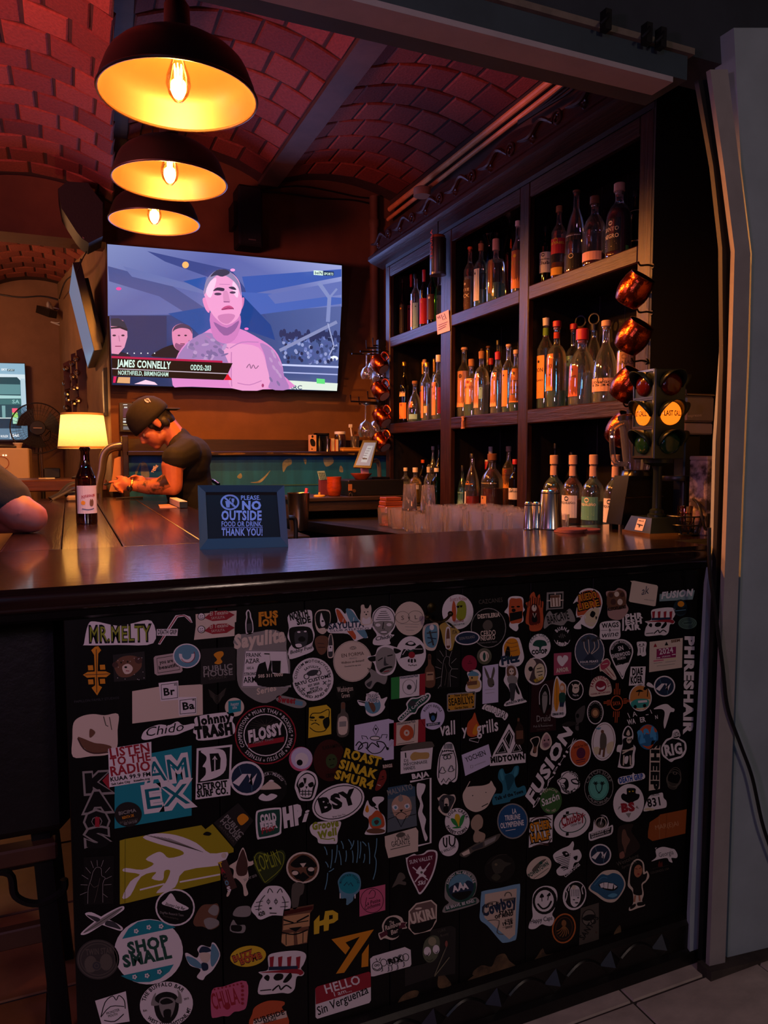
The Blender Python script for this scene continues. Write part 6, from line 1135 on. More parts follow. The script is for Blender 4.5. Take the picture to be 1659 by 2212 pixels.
# guest at the outer side of the wing: only the bent arm reaches into view
gst = thing('person',(-.62,2.5,0),'person in dark short-sleeved shirt resting a bent elbow on the bar','person'); SK2 = mat('skin_guest','8a4a42',.55,noise=.15,scale=25)
sh_,el,wr = onY(-95,1005,2.50),onY(68,1118,2.42),onY(-95,1128,2.62); tc = Vector((-.62,2.58,1.02)); hd_ = Vector((-.60,2.55,1.52)); b = MB(); I3 = (Vector((1,0,0)),sd,Vector((0,0,1)))
limb(b,[sh_,el+Vector((-.03,0,.014)),el],[.062,.054,.047]); limb(b,[el,onY(-10,1124,2.50),wr],[.046,.042,.030]); eball(b,tc+Vector((0,0,.12)),I3,(.12,.19,.17)); limb(b,[tc,(-.62,2.58,.80)],[.13,.14]); limb(b,[tc+Vector((0,0,.22)),hd_-Vector((0,0,.06))],[.065,.055]); eball(b,hd_,I3,(.095,.075,.118)); limb(b,[tc+Vector((0,-.06,.2)),sh_],[.07,.064]); limb(b,[tc+Vector((0,.1,.2)),(-.60,2.80,1.18),(-.50,2.86,.98),(-.30,2.80,1.07)],[.065,.06,.045,.03])
eball(b,wr+Vector((-.06,.02,0)),I3,(.045,.03,.025)); eball(b,hd_+Vector((.095,0,-.02)),I3,(.014,.012,.022))
for s_ in (-1,1): limb(b,[(-.62,2.58+s_*.09,.78),(-.30,2.56+s_*.10,.76),(-.28,2.56+s_*.10,.34)],[.085,.065,.05])
for i in range(4): limb(b,[wr+Vector((-.09,.0+.018*i,.0)),wr+Vector((-.13,.0+.018*i,.004)),wr+Vector((-.155,.0+.018*i,-.01))],[.009,.0085,.007],8)
limb(b,[wr+Vector((-.05,-.02,.01)),wr+Vector((-.085,-.035,.012))],[.010,.008],8)
gb = fuse('body',b,SK2,gst,.007,5); obj('hair',MB().ball(hd_+Vector((-.012,0,.03)),.108,20,sc=(.95,.78,.95)),HAIR,gst,smooth=60)
b = MB(); sl = sh_+(el-sh_)*.66; limb(b,[tc+Vector((0,-.05,.2)),sh_,sl],[.09,.078,.072]); eball(b,tc+Vector((0,0,.10)),I3,(.14,.21,.20)); limb(b,[tc,(-.62,2.58,.80)],[.15,.16]); limb(b,[tc+Vector((0,.1,.2)),(-.60,2.80,1.16)],[.085,.075]); fuse('shirt',b,mat('shirt_charcoal','141011',.9,noise=.3,scale=14,bump=.3),gst,.008,4)
for s_ in (-1,1): b = MB(); limb(b,[(-.62,2.58+s_*.09,.78),(-.30,2.56+s_*.10,.76),(-.28,2.56+s_*.10,.36)],[.10,.08,.065]); fuse('trouser_leg',b,JEANS,gst,.01,3)
# bar stools on the outer side of the wing
IRON = mat('wrought_iron','100c0a',.5,.5); LEA = mat('black_leather','0d0a09',.45,noise=.3,scale=40,bump=.15); STW = mat('stool_wood','4a2a18',.5,noise=.4,scale=5)
def stool(x,y,lab,back):
    t = thing('bar_stool',(x,y,0),lab,'stool','bar stools along the wing')
    for sx in (-1,1):
        for sy in (-1,1): obj('leg',MB().tube([(sx*.20,sy*.17,0),(sx*.16,sy*.14,.62)],[.026,.024],4),STW if not back else IRON,t,local=True,smooth=0)
    for sy in (-1,1): obj('rail',MB().bbox(-.17,.17,sy*.16-.012,sy*.16+.012,.26,.30,.003),STW,t,local=True)
    obj('seat',MB().bbox(-.19,.19,-.17,.17,.62,.68,.02),LEA,t,local=True)
    if back:
        obj('backrest',MB().bbox(-.22,.226,-.205,-.165,.50,.955,.02),LEA,t,local=True)
        for s_ in (-1,1):
            sp_ = [(s_*(.03+.045*(1-k/22)*math.cos(k*.38)),-.17,.42+.045*(1-k/22)*math.sin(k*.38)) for k in range(22)]; obj('scroll',MB().tube(sp_,.007,6),IRON,t,local=True)
        obj('back_rail',MB().bbox(-.20,.20,-.19,-.15,.44,.475,.004),STW,t,local=True); obj('scroll_bracket',MB().tube(smooth_path([(.06,-.17,.435),(.11,-.17,.42),(.12,-.17,.37),(.16,-.17,.345),(.205,-.17,.36),(.21,-.17,.385)],5),.008,6),IRON,t,local=True)
    return t
stool(-.245,1.78,'black leather bar stool with scrolled iron back beside the bar corner',True); stool(-.62,2.58,'backless wooden bar stool the guest is sitting on',False)
# ---------------------------------------------------------------- stickers on the bar front
CR = {1: (140,1240,3.95),2: (500,1240,3.95),3: (840,1240,4.1475),4: (1120,1240,4.1475),5: (140,1580,3.95),6: (480,1560,4.1475),7: (800,1580,4.3658),8: (1120,1540,4.1475),9: (140,1840,4.3658),10: (460,1840,4.3658),11: (760,1840,4.3658),12: (1100,1840,4.1475)}
STK = vcol_mat('sticker_print',0.45,spec=0.4); PFN = plane_fn((0,YP,0),(0,-1,0)); _cr = [CR[1]]; _all = []
def nums(s): v = [float(q) for q in s.split()]; return list(zip(v[::2],v[1::2]))
class St(Ink):
    def E(s,x,y,rx,ry,c,rot=0): return s.base(s.ellp(x,y,rx,ry,rot,32),c)
    def Q(s,p,c): return s.base(nums(p),c)
    def B(s,p,c): return s.blob(nums(p),c,4,base=True)
    def e(s,x,y,rx,ry,c,rot=0): return s.ell(x,y,rx,ry,c,rot,20)
    def q(s,p,c): return s.poly(nums(p),c)
    def b(s,p,c): return s.blob(nums(p),c,3)
    def l(s,p,w_,c,sm=0,cl=False): return s.line(nums(p),w_,c,cl,sm)
    def r(s,x,y,rx,ry,w_,c,rot=0,a0=0,a1=360): return s.ring(x,y,rx,ry,w_,c,rot,28,a0,a1)
    def t(s,tx,x0,y0,x1,y1,h,c,b=.025,sh=0): return s.text(tx,x0,y0,x1,y1,h,c,b,sh)
    def a(s,tx,x,y,rx,ry,a0,a1,h,c,b=.02,i=False): return s.arc(tx,x,y,rx,ry,a0,a1,h,c,b,i)
def k(n): _cr[0] = CR[n]
def N(label,z=0):
    x0,y0,sc = _cr[0]; s = St(lambda x,y,h: PFN(x0+x/sc,y0+y/sc,h+.0003+z*.0009),.00014); _all.append((s,label)); return s
k(1)
N('lime green dripping-letter sticker with pale outline').B('165 590 200 430 260 405 440 440 560 425 740 400 755 590 450 605 180 608','w').t('MR.MELTY',200,585,738,572,142,'k',.05).t('MR.MELTY',208,578,730,566,128,'l',.0)
N('scythe-shaped sticker with small white banner').Q('795 598 815 602 900 470 965 370 1020 362 1075 415 1090 415 1070 365 1020 345 945 352 880 455','w').l('806 592 905 440 955 362',9,'r').l('955 362 1020 354 1080 412',7,'r',3).q('785 470 965 468 960 527 785 525','w').t('DEATH GRIP',792,514,955,514,38,'k')
s = N('white sheet with two red leaf-shaped badges and chef heads').Q('1116 343 1466 312 1462 408 1450 412 1448 528 1102 562 1118 442','c')
for y in (360,470): s.q('1190 %d 1260 %d 1380 %d 1450 %d 1380 %d 1260 %d' % (y+15,y-42,y-48,y-12,y+32,y+42),'r').t('El Texano',1235,y-5,1395,y-20,34,'c',.01,.2).t('SAYULITA',1250,y+28,1365,y+18,22,'c',0).e(1165,y+2,32,32,'w').r(1165,y+2,32,32,5,'k').e(1158,y-2,4,4,'k').e(1174,y-4,4,4,'k').l('1150 %d 1166 %d 1182 %d' % (y+12,y+20,y+10),4,'k',3)
N('narrow bottle sticker with white outline left of orange lettering').B('1545 330 1565 303 1585 330 1592 370 1606 420 1606 500 1560 516 1545 500 1540 420 1548 370','w').b('1556 330 1566 315 1577 332 1580 370 1598 420 1598 495 1556 500 1550 420 1558 370','k').q('1552 425 1597 420 1597 480 1554 484','d')
s = N('ornate golden cross sticker').Q('258 620 285 615 310 650 285 680 280 830 350 830 390 850 355 880 282 880 290 950 318 965 276 1036 228 970 258 950 256 880 190 885 155 860 195 835 256 832 250 690 225 650','o')
for x,y in ((220,800),(322,795),(222,920),(322,915)): s.q('%d %d %d %d %d %d %d %d' % (x-24,y-20,x+20,y-22,x+24,y+20,x-20,y+22),'o')
s.l('268 640 272 1010',5,'j').l('170 860 378 852',5,'j')
s = N('dark sticker with brown bear head and confetti dots').Q('410 690 680 660 690 900 420 920','x').b('420 780 470 715 560 695 640 720 655 790 600 850 540 880 460 870','h').e(430,775,26,24,'j').e(630,735,32,30,'j').b('490 790 540 765 580 800 560 845 510 850','c').e(520,795,12,9,'k').e(480,755,6,8,'k').e(535,748,6,8,'k').l('520 825 550 828',6,'r')
random.seed(5)
for i in range(16): s.e(450+random.random()*230,690+random.random()*225,3,3,'w')
N('glittery rounded rectangle with encouraging words').Q('772 700 970 668 988 680 1005 825 990 840 790 866 766 850 758 715','b8a49c').l('785 720 965 690 980 815 795 845',5,'k',0,True).t('you are',810,768,925,750,30,'k').t('beautiful',802,815,985,785,30,'k')
N('teal disc with pale horseshoe emblem',1).E(1040,698,118,105,'w').e(1040,698,108,96,'s').r(1040,690,66,66,26,'w',0,-10,190).r(1048,694,64,64,5,'r',0,-30,150)
N('black square with small orange lion and serif capitals').Q('1160 640 1460 618 1456 905 1160 945','x').b('1270 690 1300 665 1345 660 1355 690 1330 720 1345 750 1315 770 1275 760 1300 730','o').t('PUBLIC',1180,835,1435,810,46,'e').t('HOUSE',1180,880,1435,858,46,'e').t('SAYULITA',1228,902,1380,888,20,'a',0)
N('large blank pinkish rectangle, torn at its edges').Q('575 1000 800 962 1175 940 1178 1200 980 1225 576 1276','c')
N('two white chemical-element squares printed Br and Ba',1).Q('800 930 968 910 972 1050 1125 1048 1125 1195 975 1210 968 1072 818 1086','w').l('822 945 958 928 962 1055 828 1070',6,'k',0,True).t('Br',840,1038,940,1028,62,'k',.03).t('35',930,952,955,950,16,'k').l('982 1078 1115 1062 1115 1182 984 1194',6,'k',0,True).t('Ba',1002,1160,1108,1148,62,'k',.03).t('56',1085,1080,1108,1078,16,'k')
s = N('faint grey open-book outline on black')
for i in range(6): s.l('%d %d %d %d 1300 %d %d %d %d %d' % (1225+3*i,985+12*i,1260,1010+9*i,1040+14*i,1340,1005+9*i,1375-3*i,975+12*i),3,'a',2)
N('small beige disc with teal square print').E(1448,1136,82,80,'c').q('1395 1085 1503 1075 1503 1170 1396 1190','t').t('happy',1415,1125,1485,1115,26,'w',0,.2).t('life',1430,1155,1470,1148,24,'w',0,.2)
N('scraped white square with brown sandal-like curve').B('75 1270 140 1215 240 1195 340 1205 455 1195 450 1330 445 1480 370 1540 220 1555 70 1560 65 1400','c').b('110 1395 150 1400 250 1440 330 1450 400 1475 350 1520 250 1530 160 1480','h').l('110 1400 160 1490 250 1530 370 1520',12,'j',3).l('330 1215 350 1290 370 1300',8,'a').l('380 1220 400 1330',6,'a').b('215 1320 260 1350 230 1390 210 1390','h')
N('white script word sticker trailing into bold lettering').B('655 1385 690 1330 800 1285 890 1290 960 1258 1010 1290 1100 1275 1105 1310 1020 1345 950 1372 850 1380 720 1412 665 1412','w').t('Chido',680,1390,1015,1335,75,'k',0,.3)
N('bold white jagged two-line lettering with dark outline').B('1110 1230 1200 1200 1430 1180 1430 1255 1450 1290 1445 1360 1350 1400 1140 1420 1120 1370 1095 1350 1110 1290','w').t('Johnny',1135,1290,1420,1250,70,'k',.06).t('TRASH',1115,1400,1440,1360,90,'k',.08)
N('dim grey engraved line of small capitals').t('PAPILLON FAMILY STUDIOS',80,1100,465,1065,20,'d',0)
k(5)
N('large teal square with huge white-edged block letters').Q('425 245 1082 120 1082 718 425 830','t').t('AM',690,450,1085,395,195,'w',.10).t('AM',700,440,1075,388,175,'0f6d76',.0).t('EX',665,680,1085,622,195,'w',.10).t('EX',680,668,1072,612,172,'0f6d76',.0)
N('white square printed in crimson capitals about radio',1).Q('370 148 738 88 743 418 380 476','w').t('LISTEN',382,222,732,168,72,'r',.03).t('TO THE',392,295,735,245,68,'r',.03).t('RADIO',388,382,736,328,78,'r',.03).t('KUAA 99.9 FM',388,428,735,378,34,'k').t('Salt Lake City',398,460,558,436,18,'k').t('kuaafm.org',588,430,725,410,18,'k')
N('black disc with small orange rental lettering',1).E(540,708,116,106,'x').t('BICIMA',460,715,610,685,28,'e').t('RENTA DE',492,750,592,725,22,'o').t('BICIS & TOURS',470,788,625,758,18,'a').t('322 154 2130',505,798,618,775,18,'e')
s = N('tall strip of stacked black letters edged in white')
for c_,y,x in (('K',528,150),('A',690,165),('O',858,160),('S',1000,165)): s.t(c_,x,y,x+235,y-15,165,'e',.10).t(c_,x+14,y-10,x+222,y-24,148,'k',.06)
s.q('320 420 372 360 385 500','r').q('258 730 296 730 296 815 258 815','r')
N('black-and-white square with ornate letter D').Q('1125 145 1428 112 1412 542 1115 582','w').q('1142 165 1410 132 1400 405 1135 440','k').b('1160 165 1320 150 1375 200 1370 330 1290 395 1155 425 1200 370 1200 310 1175 300 1205 250 1205 210','w').q('1235 190 1310 185 1330 230 1325 320 1250 345','k').l('1280 210 1280 335',10,'w').l('1262 240 1280 215 1298 240',8,'w').t('DETROIT',1130,502,1390,470,52,'k',.05).t('SURF CO.',1130,562,1395,528,52,'k',.05)
s = N('thin white line drawing of a robed saint, left edge').Q('160 1075 420 1060 415 1470 165 1482','100e0d')
for x0,y0,x1,y1 in ((245,1165,222,1105),(278,1150,275,1098),(310,1155,330,1098),(220,1210,178,1160),(345,1205,385,1160),(200,1260,145,1225),(345,1260,400,1235),(195,1310,135,1308),(335,1310,398,1305),(190,1370,130,1395),(325,1385,365,1415)): s.l('%d %d %d %d' % (x0,y0,x1,y1),4,'e')
s.l('240 1200 270 1160 310 1170 315 1230 345 1250 325 1300 325 1460',4,'e',3).l('240 1200 225 1260 200 1340 195 1470',4,'e',3).l('215 1290 250 1330 290 1310',4,'a',3).l('300 1250 270 1390 250 1460',3,'a')
s = N('big olive-yellow flag with white flying fish').Q('468 932 515 918 1165 800 1200 835 1260 790 1440 1000 1440 1030 1330 1060 1328 1270 540 1462 470 1475','a2951c').b('490 1420 560 1280 640 1220 500 1195 520 1165 660 1180 760 1130 690 1090 790 1030 840 1040 890 1080 1010 1050 980 1010 800 960 665 905 780 870 950 885 1120 950 1240 1040 1390 1030 1370 1100 1340 1140 1020 1190 940 1330 780 1380 860 1290 900 1190 850 1190 835 1270 740 1255 780 1200 650 1240 560 1400','w').l('640 1352 850 1300',14,'w').l('980 1285 1325 1220',14,'w').l('515 920 512 1465',4,'6f6618')
for i in range(7): s.l('%d %d %d %d' % (1180-20*i,1030-6*i,880-30*i,910-4*i),3,'a')
s.e(1355,1058,18,22,'c').b('1180 880 1210 855 1250 870 1230 890','k')
N('tilted black square with orange lion, overlapping the yellow flag',1).Q('1270 780 1480 610 1610 760 1440 985','x').b('1470 740 1520 700 1570 740 1540 780 1500 800','o').t('PUBLIC',1355,730,1500,905,40,'e').t('HOUSE',1320,765,1470,935,40,'e').t('SAYULITA',1310,805,1440,950,18,'a',0)
s = N('brown strip with stacked coloured food letters',1).Q('1305 1120 1380 1090 1470 1330 1390 1370','j')
for i,(c_,cc) in enumerate(zip('TACOS',('y','r','k','s','w'))): s.t(c_,1318+18*i,1160+52*i,1350+18*i,1150+52*i,40,cc,.05)
N('white-edged silhouette of a dancing woman').B('1490 1040 1520 990 1545 1040 1570 1110 1640 1090 1600 1140 1560 1160 1570 1250 1545 1310 1565 1385 1530 1400 1515 1310 1450 1250 1430 1320 1400 1400 1380 1395 1430 1260 1440 1180 1400 1150 1470 1100','c').b('1495 1050 1520 1005 1540 1050 1560 1130 1550 1220 1480 1230 1460 1160','j').t('331 197 2510',1530,1280,1640,1235,20,'e',.03)
k(9)
s = N('black disc with white ring and mountain fish drawing',1).E(1040,525,186,175,'w').e(1040,525,172,160,'k').b('915 480 950 450 1000 390 1040 440 1060 470 1170 530 1100 555 1000 520 930 500','w').t('Stumps Leg Bar',945,500,1130,550,26,'k',.02,.2).t('DogMan Research Team',895,580,1120,610,22,'e',0).t('Philadelphia',925,612,1070,640,16,'a',0)
N('crossed pair of white-edged surfboards').B('150 780 190 730 330 620 470 540 545 512 562 530 540 560 420 640 380 670 220 770','w').b('190 585 250 570 340 610 440 650 530 700 548 730 520 745 440 720 330 680 250 640','w').b('170 770 300 660 470 555 545 525 500 575 360 680','e').b('205 595 300 615 335 640 300 660 250 630','d').b('400 650 470 665 530 730 460 715 380 690','d').l('180 765 540 528',4,'k')
s = N('big white disc with teal caps and bold two-word slogan').E(790,943,325,308,'w',-8).q('540 822 600 725 690 660 800 640 900 655 1000 690 1045 715','t').q('528 1170 1028 1062 985 1130 900 1195 800 1228 680 1230 590 1200','t').t('SHOP',600,965,985,885,105,'v',.05).t('SMALL',555,1090,1012,995,108,'v',.05)
for x,y in ((673,748),(792,712),(908,703),(658,1180),(775,1168),(892,1132)):
    for i in range(5): a_ = i*1.257; s.e(x+15*math.cos(a_),y+15*math.sin(a_),9,9,'w')
s = N('dark pewter coin with twin faces in relief').E(312,1015,203,190,'3b3733').r(312,1015,190,178,8,'a').r(312,1015,165,152,6,'a').t('TWIN STAR',200,975,450,955,55,'a',.03).e(245,1060,60,80,'a').e(390,1040,60,80,'a').e(300,1075,45,45,'d').r(300,1075,45,45,6,'a').r(300,1075,22,22,6,'a')
N('winged child in knitted hat, white outline').B('1135 970 1160 955 1240 1000 1265 960 1250 920 1290 880 1370 900 1390 855 1430 880 1465 980 1400 1110 1330 1170 1300 1210 1245 1180 1280 1110 1180 1070','w').b('1145 985 1230 1010 1300 1080 1270 1100 1180 1060','s').b('1380 900 1400 870 1440 920 1455 985 1400 1080 1375 1050','s').b('1265 950 1290 895 1350 900 1380 935 1330 950','n').b('1270 960 1340 950 1375 980 1340 1050 1290 1030','c').b('1290 1050 1345 1055 1350 1110 1300 1120','n')
N('torn brown paper scrap beside the black fish disc').B('1215 640 1290 510 1390 495 1440 490 1458 560 1430 640 1458 690 1380 735 1300 705 1230 700','h').b('1350 560 1400 500 1450 520 1440 590 1400 600','e').b('1310 650 1370 620 1450 650 1440 700 1350 730','e')
s = N('white disc with black buffalo head').E(958,1440,252,215,'w',-10).a('THE BUFFALO BAR',958,1440,200,172,190,318,36,'k',.03).a('WEST YELLOWSTONE, MT',958,1440,236,205,140,10,34,'k',.03,True).b('840 1420 870 1350 960 1320 1050 1350 1075 1430 1060 1530 1000 1610 920 1610 860 1540','k').b('900 1390 960 1370 1030 1390 1040 1450 1000 1560 930 1560 890 1460','e').b('815 1450 830 1370 860 1330 850 1400 900 1440','e').b('1100 1430 1095 1350 1060 1300 1070 1360 1040 1410','e').b('900 1410 960 1380 1020 1410 1000 1430 920 1440','k').b('930 1500 1000 1490 990 1590 950 1600','k').t('Est.',740,1510,780,1500,18,'a').t('2012',1125,1400,1172,1388,18,'a')
N('white square with line-drawn winged cap').Q('285 1405 575 1315 612 1600 350 1640','w').l('340 1560 380 1420 450 1360 485 1400 510 1355 560 1400 570 1480',9,'k',3).l('340 1560 430 1460 560 1460',8,'k',3).t('MONSTER',395,1540,520,1500,26,'k',0).t('MOUTH',410,1565,500,1540,24,'k',0).l('370 1590 470 1600 555 1530',9,'k',3)
k(10)
s = N('cut-paper pink banner with red drooping capitals').B('-10 1310 100 1270 315 1222 318 1450 260 1500 200 1510 150 1550 90 1550 20 1565 -15 1540','p').t('CHULA',5,1490,255,1425,150,'r',.02).e(135,1455,30,34,'r')
for i in range(8): s.e(15+i*36,1298-i*8,9,9,'r')
for i in range(5): s.e(278,1270+i*40,13,13,'r')
s = N('dark green heart with scratched vertical letters').B('490 300 410 180 380 90 390 30 440 -5 500 10 560 30 620 -15 670 -5 685 60 650 160 580 250','2f3a1a').l('490 290 400 120 400 40 440 10 530 40 620 0 668 40 640 160 490 290',5,'l',3).t('LOPLIN',425,190,650,120,150,'l',.0)
s = N('round peach sticker with black folk-art face').E(847,150,156,148,'c').e(847,150,140,132,'h').b('730 120 790 60 850 30 920 60 980 130 940 150 860 140 780 150','k').b('740 180 800 180 830 230 790 260','k').b('880 150 950 160 950 220 900 220','k').e(775,200,30,20,'c').e(925,165,30,20,'c').q('820 110 880 105 850 150','c').q('790 250 850 190 910 240 850 285','k')
N('white cloud-shaped cat doodle with dollar-like eyes').B('360 540 410 440 490 340 560 320 640 330 690 380 730 450 730 530 690 600 560 600 450 640 400 600','w').l('515 390 535 345 565 385',8,'k',3).l('605 390 635 348 655 385',8,'k',3).r(523,470,17,20,6,'k').l('523 440 523 500',5,'k').r(594,470,17,20,6,'k').l('594 440 594 500',5,'k').e(543,533,13,11,'k').l('405 480 470 465',6,'k').l('390 518 465 508',6,'k').l('400 545 455 540',6,'k').l('650 480 715 472',6,'k').l('635 520 705 515',6,'k').l('490 410 445 470 430 560',6,'k',3).l('655 420 680 480 675 560',6,'k',3).t('420',435,615,495,590,40,'k').l('535 578 600 580',9,'k')
N('ragged grey remnants of a peeled label').B('190 600 220 530 290 510 350 520 355 590 300 615','e').b('160 745 190 640 230 690 300 690 305 740 270 768','e').b('170 700 200 690 270 700 260 750 180 745','k')
N('pale torn paper strip rising behind the carved mask').B('750 310 855 300 850 390 820 420 800 520 748 525','a')
N('wooden carved mask sticker in tan and black').Q('668 545 950 495 945 540 915 580 890 860 690 893 645 860 660 600','h').q('672 560 945 510 940 545 670 600','4a1512').q('670 610 915 575 910 700 660 740','c09060').l('665 640 760 670',14,'k').l('790 660 905 600',14,'k').l('665 690 900 650',9,'k').q('715 720 840 705 780 755','k').q('650 780 760 760 765 880 690 890 645 850','c09060').q('790 760 895 740 885 850 800 875','c09060').l('690 770 690 880',7,'k').l('850 760 848 860',7,'k').l('650 760 770 780 895 735',12,'k',3)
N('amber monogram of two joined capitals').Q('952 655 1005 595 1005 655 1045 640 1058 560 1130 550 1180 580 1180 640 1140 670 1095 680 1090 740 1045 750 1045 690 1005 700 1002 770 952 780','y').q('1095 600 1130 595 1130 630 1095 640','k')
N('gold angular arrow-like mark').Q('1118 825 1518 732 1238 1140 1160 1150 1385 800 1250 855 1292 905 1250 968','o').q('1405 965 1470 870 1465 1080 1400 1090','o')
N('yellow oval with bubbly red-brown lettering').E(332,985,170,98,'y',-8).t('BUZZ',195,1045,385,975,60,'j',.08).t('BOMB',260,1070,470,1000,60,'j',.08).t('BUZZ',197,1040,383,972,52,'q',.03).t('BOMB',262,1064,468,996,52,'q',.03)
def hatskull(s): 
    s.B('430 1135 520 1110 520 985 600 950 760 932 850 945 880 985 855 1060 830 1100 860 1140 840 1170 790 1180 770 1290 720 1335 650 1330 560 1340 430 1340 440 1230 470 1170','w').q('535 1000 840 955 860 1000 800 1100 545 1110','w')
    for x in (560,640,725,810): s.q('%d 995 %d 985 %d 1100 %d 1105' % (x-26,x+16,x+6,x-22),'r')
    return s.q('528 1085 800 1075 800 1110 525 1118','n').b('440 1140 600 1120 800 1105 855 1140 820 1165 790 1150 600 1140','r').b('450 1240 480 1170 600 1150 760 1160 775 1230 740 1300 640 1320 440 1330','w').b('480 1190 510 1160 535 1180 520 1220','k').b('570 1190 600 1150 660 1155 655 1200 600 1215','k').b('690 1180 730 1140 745 1180 700 1230 660 1230','k').l('445 1310 550 1300',10,'k').l('560 1310 620 1260 640 1300 690 1260 740 1290',14,'k',3)
hatskull(N('skull in tall striped top hat, low on the bar front'))
N('red and white name badge sticker with handwritten words').Q('965 1290 985 1270 1470 1130 1488 1145 1490 1400 1475 1425 985 1575 968 1560','w').q('965 1290 985 1270 1470 1130 1488 1145 1490 1275 970 1440','r').t('HELLO',1060,1340,1400,1240,82,'w',.02).t('I am...',1142,1365,1312,1315,42,'w',.01).t('Sin Verguenza',990,1545,1470,1330,78,'k',.01,.25)
N('rust-and-cream shield with beach lettering').B('370 1530 400 1460 520 1405 660 1410 675 1440 650 1470 700 1540 690 1640 360 1640','q').q('385 1590 690 1500 700 1560 375 1640','c').t('SURFSIDE',390,1620,680,1530,42,'k',.03).t('BEACH',480,1620,600,1588,26,'k',.03)
s = N('teal dripping disc with ring of capitals').B('1185 330 1180 270 1230 205 1300 190 1370 215 1395 280 1385 360 1330 420 1320 460 1285 490 1265 500 1255 440 1210 440 1195 390','s').e(1287,300,100,95,'t').a('MOUNTAIN VILLAGE',1287,300,74,70,180,360,22,'n',.02).l('1235 320 1265 285 1280 315 1300 290 1320 325',7,'n').l('1265 500 1270 420',18,'s').l('1200 440 1200 390',10,'w').l('1340 440 1340 400',10,'w')
N('pink square with circular drawing of a long-haired woman').Q('1382 360 1625 307 1625 550 1382 612','p').r(1500,460,110,118,5,'k').l('1470 400 1500 360 1530 380 1520 430 1470 440',5,'k',3).l('1450 430 1440 480',4,'k').t('La Petite',1435,510,1580,470,34,'k',0,.3).t('Cochonne',1430,550,1580,505,34,'k',0,.3)
k(6)
s = N('icy blue dripping vertical strokes spelling a word')
for x,y,x2,y2 in ((915,1115,940,1190),(985,1140,970,1310),(925,1250,950,1300),(1030,1100,1010,1260),(1045,1150,1065,1280),(1065,1065,1085,1135),(1110,1150,1105,1250),(1130,1050,1160,1110),(1165,1150,1170,1260),(1215,1060,1205,1260),(1240,1070,1230,1220),(1275,1180,1265,1260),(1310,1080,1320,1270),(1385,1040,1365,1200),(1365,1200,1380,1270),(1380,1270,1352,1410),(945,1350,920,1500),(955,1340,1000,1310),(1180,1060,1150,1140),(1255,1070,1290,1110)): s.l('%d %d %d %d %d %d' % (x,y,(x+x2)/2+6,(y+y2)/2,x2,y2),8,'s',3)
s = N('large black disc with red ring of sport names').E(388,115,276,264,'r').e(388,115,266,254,'k').r(388,115,198,190,9,'w').a('COMPETITION * MUAY THAI * BOXING * MMA * JIU JITSU * FITNESS',388,115,212,204,150,500,34,'w',.01)
for i in range(16): s.l('388 30 %d %d' % (388+140*math.cos(i*.4),30+60*math.sin(i*.4)),2,'a')
s.q('230 190 555 130 552 175 232 232','r').q('232 120 555 25 545 110 240 200','k').t('FLOSSY',235,180,545,100,95,'w',.06,.25).t('MUAY THAI',275,195,460,160,20,'e',.02)
def shutter(s,x,y,r_): return s.E(x,y,r_,r_*.98,'w').e(x,y,r_*.88,r_*.86,'n').q('%d %d %d %d %d %d %d %d' % (x-.82*r_,y+.25*r_,x-.25*r_,y-.25*r_,x+.05*r_,y-.25*r_,x-.45*r_,y+.45*r_),'w').q('%d %d %d %d %d %d %d %d %d %d' % (x+.05*r_,y-.25*r_,x+.25*r_,y-.25*r_,x+.12*r_,y+.25*r_,x+.6*r_,y-.3*r_,x+.35*r_,y+.42*r_),'w').l('%d %d %d %d' % (x-.3*r_,y-.25*r_,x-.45*r_,y-.7*r_),3,'s').l('%d %d %d %d' % (x+.3*r_,y+.4*r_,x+.3*r_,y+.8*r_),3,'s')
shutter(N('round navy shutter emblem below the big sport-names disc',1),220,503,156)
s = N('dark round beach scene sticker with arched lettering').E(430,590,150,148,'0f0e0e').a('SAYULITA - MEXICO',430,590,118,116,205,330,26,'w',.01).b('330 600 380 560 420 530 470 540 530 590 480 600 400 605','c').b('325 680 360 640 400 660 440 640 495 660 440 700 370 705','w').b('415 530 440 515 465 530','w').a('WORLD RECORD',430,590,140,138,250,350,12,'e',0)
N('white eyeball-like oval with pink rim').E(704,330,106,110,'p',15).e(712,322,96,98,'i').e(712,335,60,62,'w').e(694,362,27,27,'k')
N('white cartoon skull with cracked brow').B('650 570 680 470 750 432 830 460 858 530 850 600 815 690 740 705 690 690 660 620','w').b('665 560 700 490 760 450 820 480 840 540 830 590 800 680 740 690 700 670 680 600','k').b('680 560 700 500 760 462 815 490 830 545 810 590 790 670 700 665 700 600','w').b('685 560 720 535 735 570 700 590','k').b('770 555 810 535 820 570 785 585','k').q('725 500 755 500 750 540 738 560','k').q('745 575 765 575 755 600','k').l('695 620 805 620',7,'k').l('700 645 800 645',7,'k').l('720 605 720 660',6,'k').l('745 605 745 665',6,'k').l('775 605 775 660',6,'k')
N('large white oval with three black capitals').E(1040,718,242,158,'w',-20).r(1040,718,226,142,8,'k',-20).t('BSY',878,812,1205,718,120,'k',.06).t('Brian Says Yes',990,858,1105,832,16,'k',0)
N('dim maroon disc with green masked face').E(962,342,146,188,'3d1410').e(980,350,52,66,'3a4a26').t('KARAMINAS',900,250,1090,215,34,'1a0c0a',.02).e(965,335,9,6,'k').e(1000,330,9,6,'k').l('965 390 1000 380',6,'k').t('CREW',930,500,1010,490,36,'1a0c0a',.02)
N('black slanted block with three lines of yellow capitals',1).Q('1100 230 1450 325 1345 620 1000 510','k').t('ROAST',1082,308,1410,395,78,'y',.05).t('SINAK',1040,405,1370,505,76,'y',.05).t('SMUR4',1000,500,1345,600,76,'y',.05)
